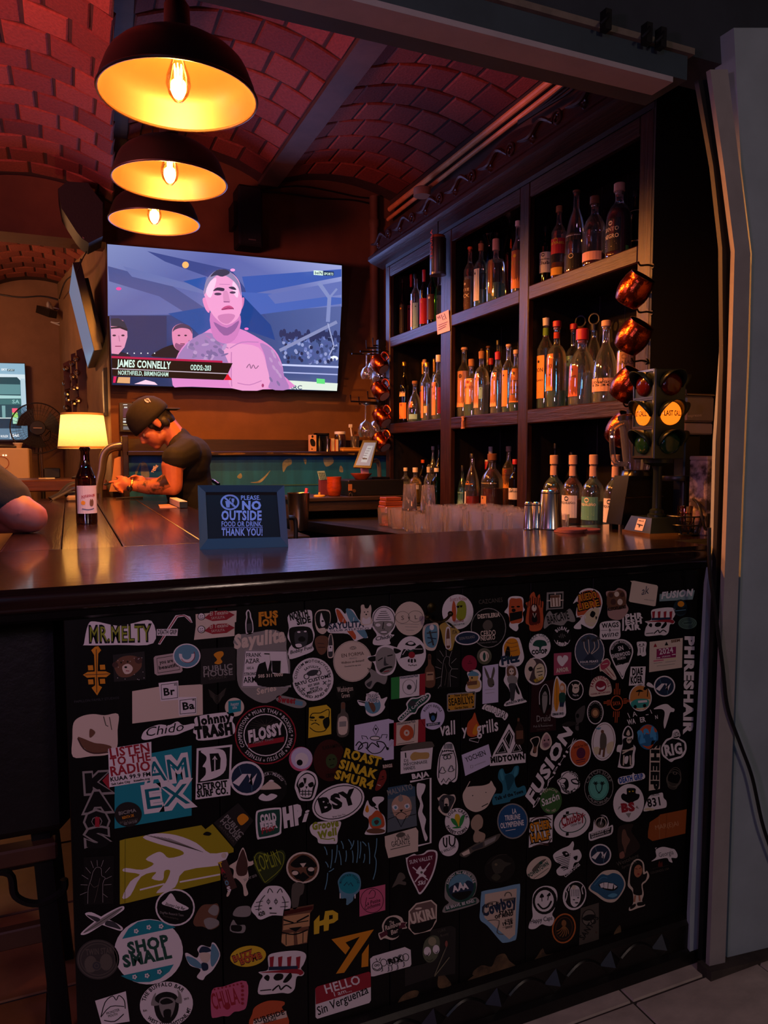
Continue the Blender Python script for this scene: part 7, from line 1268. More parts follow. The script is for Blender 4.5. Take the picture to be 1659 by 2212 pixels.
N('red masked face wedge with small ringed word').B('1370 600 1400 500 1420 440 1460 430 1472 500 1440 570 1395 612','7a2a24').q('1435 385 1530 370 1530 405 1435 420','3a1a18').t('RINGS',1440,412,1525,400,28,'c',.04).l('1405 520 1455 505',5,'k').e(1440,490,10,6,'k').l('1390 560 1420 570',6,'c')
N('green rounded square with chunky white drink lettering').B('300 830 340 785 500 765 530 790 530 950 510 1010 350 1045 310 1030','w').b('315 835 350 800 490 782 516 800 515 950 495 995 360 1028 325 1010','v').t('COLD',345,905,490,885,70,'w',.07).t('BEER',345,965,492,940,62,'w',.07).t('Pier',350,1005,480,960,50,'r',.03,.3)
N('white slanted letters ending in a small i').t('HP',548,935,720,895,150,'w',.09,.25).t('i',705,895,765,885,100,'w',.03,.3)
N('white-edged sticker with looping olive script').B('785 940 820 905 900 890 1000 890 1060 890 1060 930 1035 1000 1030 1080 990 1090 870 1085 850 1040 800 1000','w').t('Groove',805,965,1045,930,62,'l',.06,.15).t('Well',860,1045,1030,1005,60,'l',.06,.15).l('880 1040 950 1050 1000 1040 1005 1065',9,'l',3)
s = N('flask-shaped sticker with agate rings and flame').B('1265 800 1300 700 1320 740 1350 760 1380 740 1345 700 1360 670 1440 670 1445 700 1400 740 1410 800 1455 850 1465 960 1440 1000 1290 1008 1285 980 1310 940 1310 870 1270 840','w').b('1280 790 1300 740 1315 790 1300 810','o').b('1310 860 1340 830 1380 790 1420 810 1450 870 1445 940 1340 950','q').b('1340 880 1380 850 1420 870 1420 920 1350 930','u').b('1360 890 1390 875 1405 895 1380 920','j').e(1375,975,85,24,'h').l('1360 760 1390 780',12,'k')
k(2)
N('two-line orange lettering without a backing').t('FUS',232,385,400,368,55,'o',.06).t('ION',240,445,388,432,52,'o',.06).q('232 330 250 328 250 448 232 450','o')
s = N('black-and-white gorilla head with tall headline').B('490 345 660 305 690 350 690 440 710 520 690 600 700 650 620 690 490 725 490 640 510 600 478 540 490 460','w').b('490 480 540 450 650 450 690 490 695 570 640 610 560 640 510 600','k').b('540 500 600 480 650 500 640 600 580 630 545 600','d').e(575,495,14,8,'w').e(630,490,12,7,'w').b('570 550 600 530 630 550 620 575 580 575','k').b('545 600 590 595 600 620 560 625','w').t('NORTH',500,395,660,360,60,'k',.05).t('SIDE',560,435,680,410,50,'k',.05).t('Bobby Fuel',500,685,690,635,30,'k',.0,.3)
N('black-and-white dog portrait cut-out').B('710 360 740 310 800 303 840 320 845 400 810 490 770 512 725 470','c').b('715 370 745 318 830 322 840 400 810 470 740 460','k').b('765 330 780 370 800 430 770 450 755 400','w').e(778,402,10,8,'k').b('745 470 800 460 790 505 760 505','c')
N('worn brown dog-head patch under the black-and-white dog').B('712 560 760 525 820 540 825 600 800 670 760 688 725 640','h').l('735 590 790 595',8,'j').l('740 625 800 625',8,'j')
N('crossed red and blue surfboards with dark place-name').B('885 300 930 300 970 340 990 300 1040 310 1100 400 1215 400 1210 450 1130 470 1165 540 1130 545 1090 560 1050 570 990 510 830 500 830 430 905 410','w').b('892 308 925 315 990 420 1060 520 1050 560 1000 505 920 400','q').b('975 305 1020 305 1090 400 1140 480 1160 535 1120 540 1020 420','s').q('830 430 1210 405 1190 470 835 500','w').t('SAYULITA',830,472,1130,448,50,'n',.04).t('CLUB ATLETICO',840,494,1175,470,16,'n',.01).l('950 410 955 380',5,'w').l('1040 400 1045 370',5,'w')
N('small white dog cut-out over the crossed surfboards',1).B('1105 270 1130 262 1140 290 1165 292 1185 262 1195 300 1190 360 1200 420 1110 435 1100 360 1105 320','c').e(1135,325,5,5,'k').e(1163,322,5,5,'k').e(1150,345,7,6,'k').b('1120 370 1150 385 1180 365 1185 420 1120 425','w')
s = N('white round pyramid-and-face drawing above script').B('1200 400 1210 330 1260 285 1310 273 1370 300 1400 360 1395 450 1360 510 1390 520 1350 560 1350 600 1220 605 1210 560 1240 520 1205 460','w').r(1300,395,95,115,6,'k').q('1275 310 1320 305 1320 330 1345 345 1365 395 1230 400 1250 350 1275 330','w')
for i in range(5): s.l('%d %d %d %d' % (1272-10*i,320+17*i,1322+10*i,317+17*i),5,'k')
s.b('1225 410 1375 405 1360 480 1300 525 1235 480','e').e(1250,435,22,14,'w').e(1345,432,22,14,'w').l('1298 410 1290 470 1310 470',7,'k').e(1300,495,35,12,'w').r(1300,495,35,12,4,'k').t('Chido',1225,570,1370,545,34,'k',0,.3)
N('tan disc with two thin interlocking ovals').E(1520,380,128,145,'c').r(1460,370,62,52,3,'a').r(1570,362,64,50,3,'a').t('S',1448,392,1475,390,36,'a',0).t('L',1562,385,1588,383,34,'a',0).t('&',1508,382,1525,380,18,'a',0).l('1440 425 1600 430',3,'e').l('1480 450 1590 452',3,'e').l('1490 478 1560 480',3,'e')
N('big grey pennant shield with retro script').B('15 580 60 520 130 510 240 490 360 475 460 530 470 640 500 760 490 960 440 1020 300 1100 170 1060 60 950 45 760 45 640','e').t('Sayulita',20,635,460,570,110,'c',.05,.2).t('Series',215,1030,385,990,50,'c',.03,.2)
N('white rectangular card with hand lettering and a man in a suit',1).Q('115 650 475 655 508 965 88 965','w').l('118 655 470 658 502 960 94 960',6,'k',0,True).t('FRANK',125,710,255,705,34,'k',.01).t('AZAR',120,765,240,755,38,'k',.01).t('HAS A',130,815,190,812,24,'k',0).t('STRONG',108,868,215,862,26,'k',.01).t('ARM',105,930,215,922,50,'k',.01).b('225 950 225 790 270 755 340 740 350 850 500 850 500 950','k').q('280 690 325 690 330 745 310 830 290 750','w').e(300,705,22,30,'w').l('280 680 325 682',10,'k').q('345 740 420 740 415 850 350 840','k').t('505 311 0000',228,885,440,870,26,'c',.04)
s = N('white disc with motorcycle between curved lines of capitals').E(695,898,176,184,'w').a('CUSTOM MOTORCYCLES',695,898,138,146,180,345,22,'k').a('DESIGNED AND BUILT',695,898,154,162,168,0,22,'k',.02,True).a('SAYULITA',695,898,92,98,225,310,20,'k').t('SAYU CUSTOMS',542,958,850,878,28,'k',.03).t('EST 2020',655,965,752,940,18,'k').t('REP OF',672,990,745,972,16,'k').t('MEXICO',645,1028,780,988,22,'k').r(640,875,24,24,6,'k').r(742,843,24,24,6,'k').b('640 850 680 820 740 820 720 860 670 870','d')
for x,y in ((613,985),(795,928)): s.l('%d %d %d %d' % (x-14,y-14,x+14,y+14),5,'k').l('%d %d %d %d' % (x-14,y+14,x+14,y-14),5,'k')
N('large beige wellness disc with fine serif print').E(1033,744,165,176,'c').r(1033,744,160,170,3,'e').t('EN FORMA',938,712,1132,690,30,'j',0).t('MEXICO',1005,728,1072,722,12,'e',0).t('Wellness on demand!',938,768,1135,745,20,'j',0).t('Download the app now',965,795,1105,780,12,'a',0).r(1030,632,20,12,3,'a').r(1044,630,20,12,3,'a')
N('cut-out face with mustache and dark flared hair',1).B('1155 710 1225 690 1250 630 1320 605 1390 620 1465 650 1410 690 1405 780 1370 850 1300 868 1240 840 1215 760','w').b('1165 715 1230 700 1230 740 1185 745','k').b('1385 632 1450 655 1400 680','k').b('1232 760 1235 680 1290 625 1370 640 1400 700 1390 790 1350 840 1290 855 1250 820','e').l('1250 740 1290 715',9,'k').l('1330 700 1375 690',9,'k').b('1310 700 1320 760 1345 770 1300 780','d').b('1265 820 1310 795 1365 785 1370 800 1320 810 1280 840','k').l('1300 835 1345 825',8,'r')
N('torn grey wolfish scrap below the mustached face').B('1140 920 1190 870 1160 800 1230 830 1290 870 1330 860 1310 940 1240 920 1190 980 1150 960','e').b('1150 940 1200 910 1180 965','d')
s = N('white disc with folk bird, red rose and dark ribbons').E(1532,680,128,150,'w').b('1480 600 1530 570 1575 600 1540 615','k').e(1530,590,26,12,'w').b('1440 720 1470 640 1530 660 1610 600 1640 670 1560 690 1440 720','k').b('1500 640 1530 650 1560 635 1535 680','v').e(1538,690,28,28,'r').q('1505 730 1520 720 1520 755 1505 750','k').q('1530 725 1548 725 1545 760 1530 755','k').q('1558 722 1572 728 1575 750 1560 755','k').l('1460 690 1500 640 1570 640 1630 640',5,'w',3)
for i in range(5): s.e(1515+i*15,776+5*(i % 2),5,5,'a')
N('slim bottle sticker beside the beige wellness disc').B('825 560 838 515 855 512 868 560 872 620 870 705 825 712 818 640','c').b('832 565 842 520 854 520 860 565 864 630 862 700 828 703 826 640','d').q('828 610 863 608 862 660 828 662','w').e(845,625,6,8,'k')
N('faint black disc with small condensed cream words').E(970,1000,82,84,'0d0c0c').t('Washington',905,1010,1040,995,46,'c',.0).t('Grown',940,1058,1012,1050,40,'c',0)
N('glittery crimson and blue candy-word sticker').B('380 1070 410 1035 540 1060 620 1080 640 1110 610 1140 540 1140 420 1100','e').t('Sweet',395,1090,545,1105,48,'r',.06).q('545 1075 610 1090 605 1125 540 1115','s')
N('yellow square with line-drawn grumpy cat').Q('662 1140 810 1115 848 1150 852 1365 655 1400','y').b('665 1240 700 1190 760 1190 830 1150 832 1210 830 1290 790 1340 700 1350 668 1310','d9b32a').l('668 1230 690 1190 760 1185 830 1155 830 1230',7,'k',3).l('668 1310 720 1345 790 1340 815 1310',7,'k',3).e(690,1225,22,10,'k').e(770,1222,26,12,'k').l('680 1285 715 1270 750 1290',7,'k',3).q('705 1245 730 1243 717 1258','k').b('780 1250 830 1220 835 1290 800 1320','k').l('670 1245 700 1250',6,'k')
N('pale glass bottle cut-out beside the yellow cat square').B('935 1100 970 1100 972 1170 998 1210 996 1370 905 1378 905 1215 932 1180','a').q('938 1098 968 1098 968 1150 938 1150','h').b('915 1230 985 1225 985 1355 915 1360','c').q('920 1260 980 1255 978 1300 920 1304','e')
N('small globe sticker held by cartoon arms').B('1075 1075 1140 1085 1150 1040 1200 1000 1260 1030 1280 1065 1330 1050 1305 1110 1310 1140 1270 1190 1200 1215 1150 1185 1140 1130 1095 1120','w').e(1205,1120,68,72,'s').b('1170 1090 1210 1100 1230 1150 1210 1180 1180 1130','h').t('TRAVEL',1155,1065,1265,1055,40,'w',.08).t('GUIDE',1152,1098,1255,1090,40,'w',.08).t('TRAVEL',1160,1062,1260,1052,34,'n',.0).t('GUIDE',1158,1095,1250,1087,34,'n',.0).q('1080 1080 1140 1090 1140 1105 1085 1090','d')
s = N('green white and red flag with a record turntable').Q('1362 885 1655 848 1652 1030 1362 1070','w').q('1362 885 1435 876 1433 1062 1362 1070','g').q('1605 855 1655 848 1652 1030 1602 1036','r').t('mixmasterfab',1440,895,1595,875,22,'n',.02).r(1515,965,56,66,3,'a').e(1517,965,20,22,'d').l('1580 900 1578 970 1565 1005',4,'d')
s = N('red-edged white flag with a large red record').Q('1345 1275 1655 1235 1655 1430 1345 1475','r').q('1408 1268 1595 1242 1590 1438 1405 1465','c').t('mixmasterfab',1415,1290,1572,1265,22,'n',.02).e(1495,1355,60,68,'q').e(1495,1355,24,27,'c').e(1495,1355,9,10,'q').l('1562 1280 1560 1360 1548 1400',4,'d').l('1415 1452 1560 1430',4,'a')
N('white square with black line-drawn tribal mask').Q('1050 1290 1340 1235 1385 1250 1385 1580 1310 1590 1048 1500','i').l('1230 1285 1255 1325 1232 1375 1208 1330',6,'k',0,True).e(1232,1322,9,10,'k').e(1225,1400,45,20,'w').r(1225,1400,45,20,7,'k').l('1060 1465 1090 1430 1120 1470 1080 1500 1110 1450 1160 1440 1160 1490 1200 1440 1260 1480 1240 1430 1300 1440 1330 1500',9,'k',3).l('1120 1410 1110 1380 1150 1385 1165 1410',6,'k').l('1275 1400 1285 1370 1330 1370 1320 1400',6,'k').l('1145 1480 1200 1530 1270 1520 1310 1470',7,'k',3).e(1332,1490,11,13,'k')
k(3)
N('slanted dark plaque with curved white capitals').B('80 1290 160 1210 155 1160 200 1110 260 1105 345 1065 375 1090 350 1140 270 1200 240 1250 200 1260 120 1325','w').b('92 1290 170 1215 168 1165 205 1122 262 1115 345 1078 360 1095 330 1140 262 1190 235 1240 190 1245 115 1310','v').t('CLEAN CRITTERS',105,1308,350,1098,26,'w',.02).e(210,1160,32,26,'d')
N('white disc with dark devil head and ribbon').E(392,1272,108,122,'i').a('RUSTY DEVILS',392,1272,74,82,205,335,20,'k',.03).b('360 1230 368 1250 395 1240 420 1250 430 1228 432 1270 420 1310 395 1330 372 1310 360 1270','k').e(396,1290,18,24,'b').q('335 1340 462 1325 455 1350 340 1365','n').t('SAYULITA',350,1358,440,1345,14,'w')
N('grey-blue skeleton figure sticker').B('310 470 380 440 440 445 450 540 430 640 400 685 330 670 305 580','c').b('330 480 380 455 430 470 435 600 400 660 340 640 320 560','s').e(385,478,20,26,'w').l('365 510 400 640',16,'d').l('340 530 430 520',10,'d').l('345 570 425 580',10,'n').l('350 620 400 600',9,'d')
s = N('white disc with pickle beside a surfboard').E(617,338,140,156,'w').t("Scott's Pickles",545,245,698,235,34,'r',.0,.2).b('565 300 580 240 600 290 600 410 570 415','q').b('610 270 640 240 680 250 695 310 685 390 640 420 605 390 612 330','l').q('605 290 632 285 630 302 612 304','k').q('637 283 660 280 655 298 640 300','k').l('605 288 660 281',4,'k').t('Sayulita',580,436,670,425,30,'r',0,.2).t('+52 322 118 7136',545,470,680,450,14,'k',0)
N('ochre paper with white-edged brown bottle').B('455 460 530 430 620 500 630 530 590 600 560 690 500 640 470 520','b09348').b('505 560 515 480 545 480 552 560 556 660 510 665','w').b('513 565 522 495 540 495 546 565 548 655 516 658','h').q('516 580 546 578 547 640 516 642','c').t('ITA',570,540,612,535,34,'j',.02)
N('narrow navy oval plaque with spaced capitals',1).E(703,574,112,62,'w',-4).e(703,574,102,52,'n',-4).t('DON FULANO',632,592,772,572,24,'e',.01)
N('black disc outlined white with boar and serif capitals').E(892,482,158,178,'e').e(892,482,152,172,'0d0d0d').t('DESTILERIA',795,400,995,380,36,'c',.04).b('840 460 870 415 915 420 930 470 900 500 860 500','a').t('CERDO',822,558,960,545,46,'c',.02).t('NEGRO',822,598,955,585,42,'c',.02).t('SAYULITA, NAYARIT, MEXICO',805,625,970,612,12,'e',0)
N('faint grey spaced capitals above the boar disc').t('CAZCANES',805,270,1022,248,38,'a',.0)
N('cartoon red can with arms and legs').B('1070 220 1120 198 1200 212 1205 290 1218 320 1200 350 1205 420 1160 450 1160 490 1135 512 1080 470 1085 420 1065 360 1035 340 1068 290','w').b('1080 235 1140 220 1195 235 1195 415 1140 440 1082 425','q').q('1082 350 1195 330 1195 395 1085 425','k').e(1110,295,16,8,'k').e(1160,292,16,8,'k').e(1118,325,18,16,'k')
s = N('flaming red saint figure').B('1225 430 1240 300 1225 260 1260 240 1265 190 1300 160 1320 210 1350 180 1360 240 1385 250 1380 330 1385 420 1360 500 1270 510 1255 460','q').b('1255 440 1265 300 1305 265 1345 310 1355 440 1300 460','5a1810').e(1302,305,22,30,'c').b('1280 400 1305 345 1330 400 1320 430 1290 430','k').l('1290 350 1305 390 1320 350',7,'c').t('TU PADRE',1268,500,1378,470,34,'q',.05)
for i in range(7): s.l('%d %d %d %d' % (1245+20*i,300-10*(i % 3),1250+20*i,200+12*(i % 2)),6,'k')
N('square woven-knot emblem with three capitals').Q('1415 165 1565 155 1562 310 1425 318 1408 332','e').q('1430 180 1555 172 1552 300 1432 308','k').q('1445 190 1540 184 1538 290 1448 296','c').t('TTT',1450,285,1535,280,88,'h',.05).l('1415 240 1445 238',10,'c').l('1540 235 1565 233',10,'c').l('1490 165 1490 185',10,'c')
N('grey bat-wing shape with scratchy capitals').B('1390 490 1400 390 1440 330 1470 360 1510 345 1520 360 1545 340 1570 350 1620 310 1655 360 1670 420 1640 430 1600 420 1560 460 1500 455 1450 450','e').t('BARCAVE',1425,448,1620,400,70,'k',.02).t('THE',1505,362,1535,356,14,'k')
N('black disc with white waveform and curved words').E(1552,562,84,92,'0e0e0e').r(1552,562,76,84,4,'w',0,20,160).a('BUENA',1552,562,56,62,215,330,28,'w',.03).a('VIBRA',1552,562,76,84,140,45,30,'w',.03,True).l('1522 555 1530 570 1538 535 1546 575 1554 530 1562 572 1570 540 1580 560',5,'e')
N('white disc with spreading green tree').E(1352,645,97,110,'w').a('PARK CIRCLE',1352,645,76,88,195,345,24,'v',.01).b('1290 640 1310 600 1350 590 1400 600 1415 640 1370 650 1360 690 1345 690 1345 655','v').t('CO-OP',1280,720,1420,708,36,'k',.06)
s = N('golden beehive with seated dark figure and fancy script').B('1020 650 1050 590 1090 562 1140 570 1170 580 1200 680 1210 760 1170 820 1100 830 1000 830 990 790 1015 740','w').b('1030 660 1060 595 1100 575 1145 590 1165 650 1170 730 1060 740','o').b('1040 730 1060 650 1080 660 1085 740','k').b('1055 745 1150 735 1150 760 1040 770','v').t('Fitz',1005,815,1170,780,70,'n',.06,.1)
for y in (610,645,680): s.l('1050 %d 1100 %d 1155 %d' % (y,y+12,y-2),4,'h',3)
N('plain crimson disc with tiny dark mark').E(721,802,68,76,'8f1f38').l('705 800 745 798',6,'5a1224').e(725,782,5,7,'5a1224')
N('olive disc with a single cactus leaf').E(855,736,66,74,'5b5c44').e(855,736,42,48,'c').b('842 730 855 700 868 730 862 770 848 770','v').l('880 715 888 760',5,'h').a('AGAVE ENCUENTRO',855,736,50,56,170,350,12,'e',0)
s = N('thin white line drawing of a robed saint beside the amber bottle').Q('420 690 640 680 630 1010 430 1030','0e0c0c')
for x0,y0,x1,y1 in ((490,740,455,685),(515,735,512,680),(545,745,565,690),(475,800,435,760),(560,800,605,755),(470,850,415,830),(560,850,620,850),(470,920,420,935),(555,910,610,930),(465,990,440,1025)): s.l('%d %d %d %d' % (x0,y0,x1,y1),4,'e')
s.l('490 780 510 740 545 750 540 810 565 850 548 880 550 1010',4,'e',3).l('490 780 480 850 465 1010',4,'e',3).l('500 800 520 880 500 1000',4,'a').l('535 880 530 1010',4,'a')
N('amber flask bottle cut-out below the folk bird disc').B('350 725 378 725 380 800 408 850 410 1000 325 1005 325 860 350 810','h').q('352 728 376 728 376 765 352 765','j').q('335 880 402 875 402 950 335 955','b08a68').q('345 895 395 892 394 905 345 908','j')
N('yellow duckling in blue cap holding a plank').B('700 890 730 865 790 858 825 900 815 940 830 970 815 1050 700 1055 690 1000 720 950','w').b('705 990 750 930 810 960 815 1010 770 1030 715 1025','c9a25a').e(760,925,42,38,'c9a25a').b('708 910 740 870 795 885 800 912','s').e(745,930,7,9,'k').q('700 965 790 955 790 990 700 1000','h').l('730 945 715 950 735 958',7,'q')
N('tall white card with pencil-drawn long-eared rabbit').Q('840 825 980 805 980 1148 838 1165','i').b('855 830 885 880 905 940 890 945 865 890','a').b('940 830 950 870 930 940 915 940 925 880','a').b('885 940 930 935 945 990 920 1015 890 1000','a').e(935,990,7,6,'k').l('860 1040 950 1030',3,'e').l('865 1070 945 1060',3,'e')
N('anime-style girl on moped with white base banner').B('1050 830 1090 808 1135 825 1160 900 1150 980 1180 1050 1200 1110 1225 1130 1222 1150 1045 1185 1045 1150 1085 1120 1080 1040 1030 960 1045 900','w').b('1058 840 1095 820 1130 840 1140 900 1100 920 1060 910','h').e(1098,872,24,30,'c').b('1060 930 1100 905 1150 930 1140 980 1080 985','e').b('1075 985 1140 985 1130 1060 1120 1130 1090 1130 1085 1050','d').b('1140 990 1170 1060 1165 1080 1140 1050','k').t('SAYULITA SPUDS',1050,1175,1220,1130,20,'k',.04).e(1088,872,5,7,'k').e(1112,870,5,7,'k')
N('round sticker of half skull, half leopard').E(1316,870,100,124,'w').e(1318,868,88,112,'4b3c3c').b('1250 780 1280 755 1320 800 1290 850 1250 960 1225 900 1220 840','c').e(1270,850,20,22,'k').b('1310 840 1350 800 1390 830 1390 920 1340 950 1310 910','f').l('1325 850 1370 840',7,'k').l('1325 880 1380 870',7,'k').l('1340 910 1375 900',7,'k').t('WUUBAR',1310,975,1390,935,30,'y',.04)
N('rose pink square with white heart').Q('1478 712 1635 700 1633 890 1478 908','a84c62').b('1508 770 1515 735 1545 735 1555 752 1570 728 1600 735 1605 765 1580 800 1553 828 1525 805','w').t('AMOR',1502,882,1610,868,34,'c',.06)
N('yellow licence-plate sticker with corner bolts').Q('520 1080 535 1070 770 1052 780 1065 775 1200 765 1210 535 1235 522 1225','e').q('530 1085 768 1064 764 1198 532 1222','c08a2a').t('New Jersey',588,1100,712,1088,24,'k',.02).t('SEABILLYS',538,1180,760,1155,62,'k',.02).t('Garden State',590,1212,712,1198,20,'k',.02).e(540,1095,8,8,'k').e(760,1072,8,8,'k').e(540,1215,8,8,'k').e(756,1190,8,8,'k')
N('slanted white cracked lettering above the flame').B('835 1200 870 1165 960 1195 1065 1250 1040 1310 1010 1285 960 1280 940 1250 850 1215','w').t('GNARR',845,1218,1040,1290,62,'k',.04).t('GNARR',850,1214,1035,1284,52,'w',.01)
N('red flame drop with white outlined script').b('700 1430 705 1340 745 1290 770 1240 790 1310 820 1380 800 1440 740 1460','q').b('750 1430 760 1380 790 1340 800 1400 780 1440','o').t('vall',460,1450,600,1430,120,'w',.02,.2).t('grills',790,1440,985,1400,110,'w',.02,.2).t('y',660,1440,705,1435,90,'w',.02).l('720 1480 815 1460 800 1510 720 1490',5,'w',0,True)
s = N('white sticker of nested triangles over bold capitals').Q('1075 1340 1155 1480 1225 1660 905 1690 940 1600','w').q('1078 1390 1115 1455 1078 1570 1025 1475','k').q('1020 1500 1065 1600 950 1615','k').q('1140 1500 1200 1590 1095 1605','k').l('1078 1410 1100 1455 1078 1545 1040 1478',8,'w',0,True).l('1018 1525 1045 1592 970 1602',7,'w',0,True).l('1142 1525 1180 1582 1110 1592',7,'w',0,True).q('905 1640 1225 1608 1225 1690 905 1720','w').t('MIDTOWN',912,1692,1220,1655,50,'k',.06)
N('small dark amber bottle cut-out overlapping the triangles',1).B('1150 1290 1172 1290 1175 1330 1205 1380 1210 1510 1135 1520 1130 1400 1150 1340','2a1c14').q('1140 1405 1202 1400 1203 1475 1142 1480','h').q('1152 1292 1170 1292 1170 1320 1152 1320','h')
N('tall maroon panel with hooded long-bearded figure').Q('1280 990 1490 940 1498 1400 1265 1420','2c0d12').b('1345 1180 1345 1060 1370 1000 1405 975 1435 1020 1448 1180 1415 1220 1390 1265 1370 1220','0d0808').l('1350 1170 1352 1060 1405 985 1440 1060 1442 1170',5,'w',3).b('1375 1090 1400 1050 1420 1090 1415 1180 1390 1250 1375 1180','e').e(1390,1085,5,5,'k').e(1408,1085,5,5,'k').t('Druid',1320,1325,1450,1315,56,'e',.01,.1).t('Irish Music',1335,1355,1430,1345,16,'a',0).t('Pub & Restaurant',1295,1375,1468,1362,18,'e',.01).t('Cambridge, MA',1325,1400,1440,1390,14,'a',0)
N('girl in green vest beside a tall yellow surfboard').B('1465 1100 1480 980 1505 915 1535 950 1560 965 1590 1010 1580 1130 1580 1270 1460 1280 1460 1200','w').b('1478 1130 1485 1000 1505 930 1525 1000 1530 1130 1505 1230 1485 1200','o').l('1505 940 1505 1220',4,'h').b('1530 1010 1550 975 1580 1000 1580 1070 1540 1070','c98a5a').e(1552,1020,18,22,'c').b('1528 1070 1580 1070 1575 1150 1530 1150','v').q('1530 1150 1572 1150 1565 1190 1530 1190','n').l('1540 1190 1540 1230',9,'c').l('1558 1190 1558 1230',9,'c').t('DINGIE SPUD',1468,1268,1568,1258,20,'k',.03)
N('small dark bear figure with white edge').B('1265 1490 1290 1465 1340 1455 1355 1490 1335 1550 1330 1630 1300 1635 1265 1610 1290 1540','c').b('1275 1492 1300 1470 1338 1465 1345 1500 1325 1550 1320 1600 1290 1600 1298 1540','k').b('1300 1550 1325 1550 1318 1595 1300 1595','h')
N('pale pink hedgehog-like creature').B('1360 1500 1385 1440 1415 1418 1450 1460 1460 1520 1430 1565 1390 1578 1355 1550','c').b('1370 1510 1395 1450 1420 1435 1445 1480 1440 1540 1390 1560','b08a88').e(1395,1490,7,8,'k').e(1430,1485,7,8,'k').b('1385 1520 1420 1510 1435 1535 1400 1550','7a5a60')
k(4)
s = N('skull wearing an orange flame-lettered helmet').B('490 265 520 210 560 150 640 127 720 160 752 240 740 320 720 380 700 440 660 490 600 470 560 450 560 490 505 490 500 465 560 400 515 370 530 250','w').b('530 290 540 190 620 145 710 165 740 250 730 290 640 310 560 390 525 360','q').t('RUEDO',540,250,710,215,70,'k',.1).t('RUEDO',545,247,706,212,60,'o',.02).t('LIBRE',530,330,735,285,66,'k',.1).t('LIBRE',535,327,730,282,56,'o',.02).b('600 350 700 300 725 330 700 420 660 470 600 440','f').b('640 370 660 330 690 350 670 390','k').l('605 445 680 440',16,'c').l('520 385 590 370 600 400',9,'w',3).b('690 380 705 385 695 410','k')
N('sepia group of cats on a ragged card').B('785 160 860 150 900 125 965 160 965 260 985 320 930 400 860 410 800 370 800 240','b08a80').b('800 170 860 160 900 140 950 170 955 300 805 310','h').e(830,190,20,22,'j').e(880,180,22,24,'c').e(930,185,20,22,'j').e(850,250,24,28,'j').e(910,250,24,28,'c').t('ALLEYCATLANTICS',800,330,965,305,26,'k',.04)
N('cream card with slender black initials').Q('1000 62 1035 60 1240 100 1250 115 1228 285 1210 288 1000 250 988 240 1015 75','c').t('ak',1100,190,1165,175,70,'n',.0,.5).t('AMBER KEATES',1125,232,1215,245,10,'e',0)
N('pale mint slanted banner with grey block letters').Q('1265 180 1580 145 1560 228 1262 245','7e9a98').t('FUSION',1275,222,1560,192,56,'d8d4d4',.05,.3)
N('white square maze-like lettering beside a hatted skull').q('930 365 945 363 945 505 930 510','w').t('PHR',955,408,1110,392,46,'w',.06).t('ESH',955,458,1110,440,42,'w',.06).t('AIR',955,506,1090,495,44,'w',.06)
k(4); x0_,y0_,sc_ = CR[4]; CR[99] = (x0_+(1270-650*.62*1.0)/sc_,y0_+(428-1140*.62)/sc_,sc_/.62); k(99)
hatskull(N('skull in tall striped top hat near the cream card'))
k(4)
N('small dark round sunset-and-mountain sticker').E(1450,303,62,76,'1c3036').e(1455,268,30,26,'o').b('1400 330 1430 290 1470 310 1500 290 1505 340 1450 365','0e1a20').l('1405 330 1500 320',5,'s')
N('thin green sticker of concentric oval rings').E(1515,440,84,54,'4f6a5e').r(1515,440,70,42,4,'1c2a24').r(1515,440,56,30,4,'1c2a24').t('OKANOGA',1478,448,1555,440,14,'1c2a24',.02)
N('white rounded sticker with black hand-drawn words about dogs').B('735 440 820 420 905 425 912 500 905 575 820 585 735 580 730 510','w').t('WAGS',748,484,900,472,40,'k',.03).t('&',808,512,830,510,22,'k').t('wine',740,572,895,555,52,'k',.0,.3).l('740 505 800 503',3,'k').l('840 502 900 500',3,'k')
s = N('slate blue disc with three pale mushrooms').E(637,695,134,163,'w').e(637,695,127,156,'3f4a5a')
for i,x in enumerate((585,625,675,710)): s.l('%d %d %d %d %d %d' % (x,600-i % 2*20,x+8,660,625+i*8,720),6,'c',3).b('%d %d %d %d %d %d' % (x-22,605-i % 2*20,x,575-i % 2*20,x+24,602-i % 2*20),'d')
s.q('580 780 640 700 700 775','2a3444').t('FOUR PEAKS',552,800,715,788,18,'w').t('medicinals',570,820,695,808,16,'e',0,.2)
s = N('black map-pin badge with pine forest').B('815 700 830 630 880 590 950 588 1010 630 1028 700 1000 790 960 870 935 942 905 900 850 800','w').b('825 700 840 640 885 602 945 600 1000 640 1016 700 990 785 952 860 932 925 910 890 860 795','k').b('868 825 900 800 935 810 990 780 955 850 932 915 910 880','w')
for i in range(8): s.q('%d %d %d %d %d %d' % (868+15*i,820-4*i,876+15*i,780-4*i+10*(i % 2),886+15*i,820-4*i),'k')
s.t('SHERWOOD',838,755,1005,722,34,'w',.03).t('NORTH',885,772,962,758,20,'w').t('SN',895,690,945,678,40,'w',.02).a('HISTORIC MINNESOTA',920,705,78,88,195,340,18,'w',.01)
N('small white tooth-like figure').B('1060 615 1090 605 1120 605 1148 615 1140 680 1142 725 1110 738 1095 725 1065 730 1070 680','w').l('1075 640 1100 650 1130 635',5,'k').l('1090 660 1092 710',5,'k').l('1120 655 1118 700',5,'k').e(1088,632,6,6,'k').e(1118,628,6,6,'k')
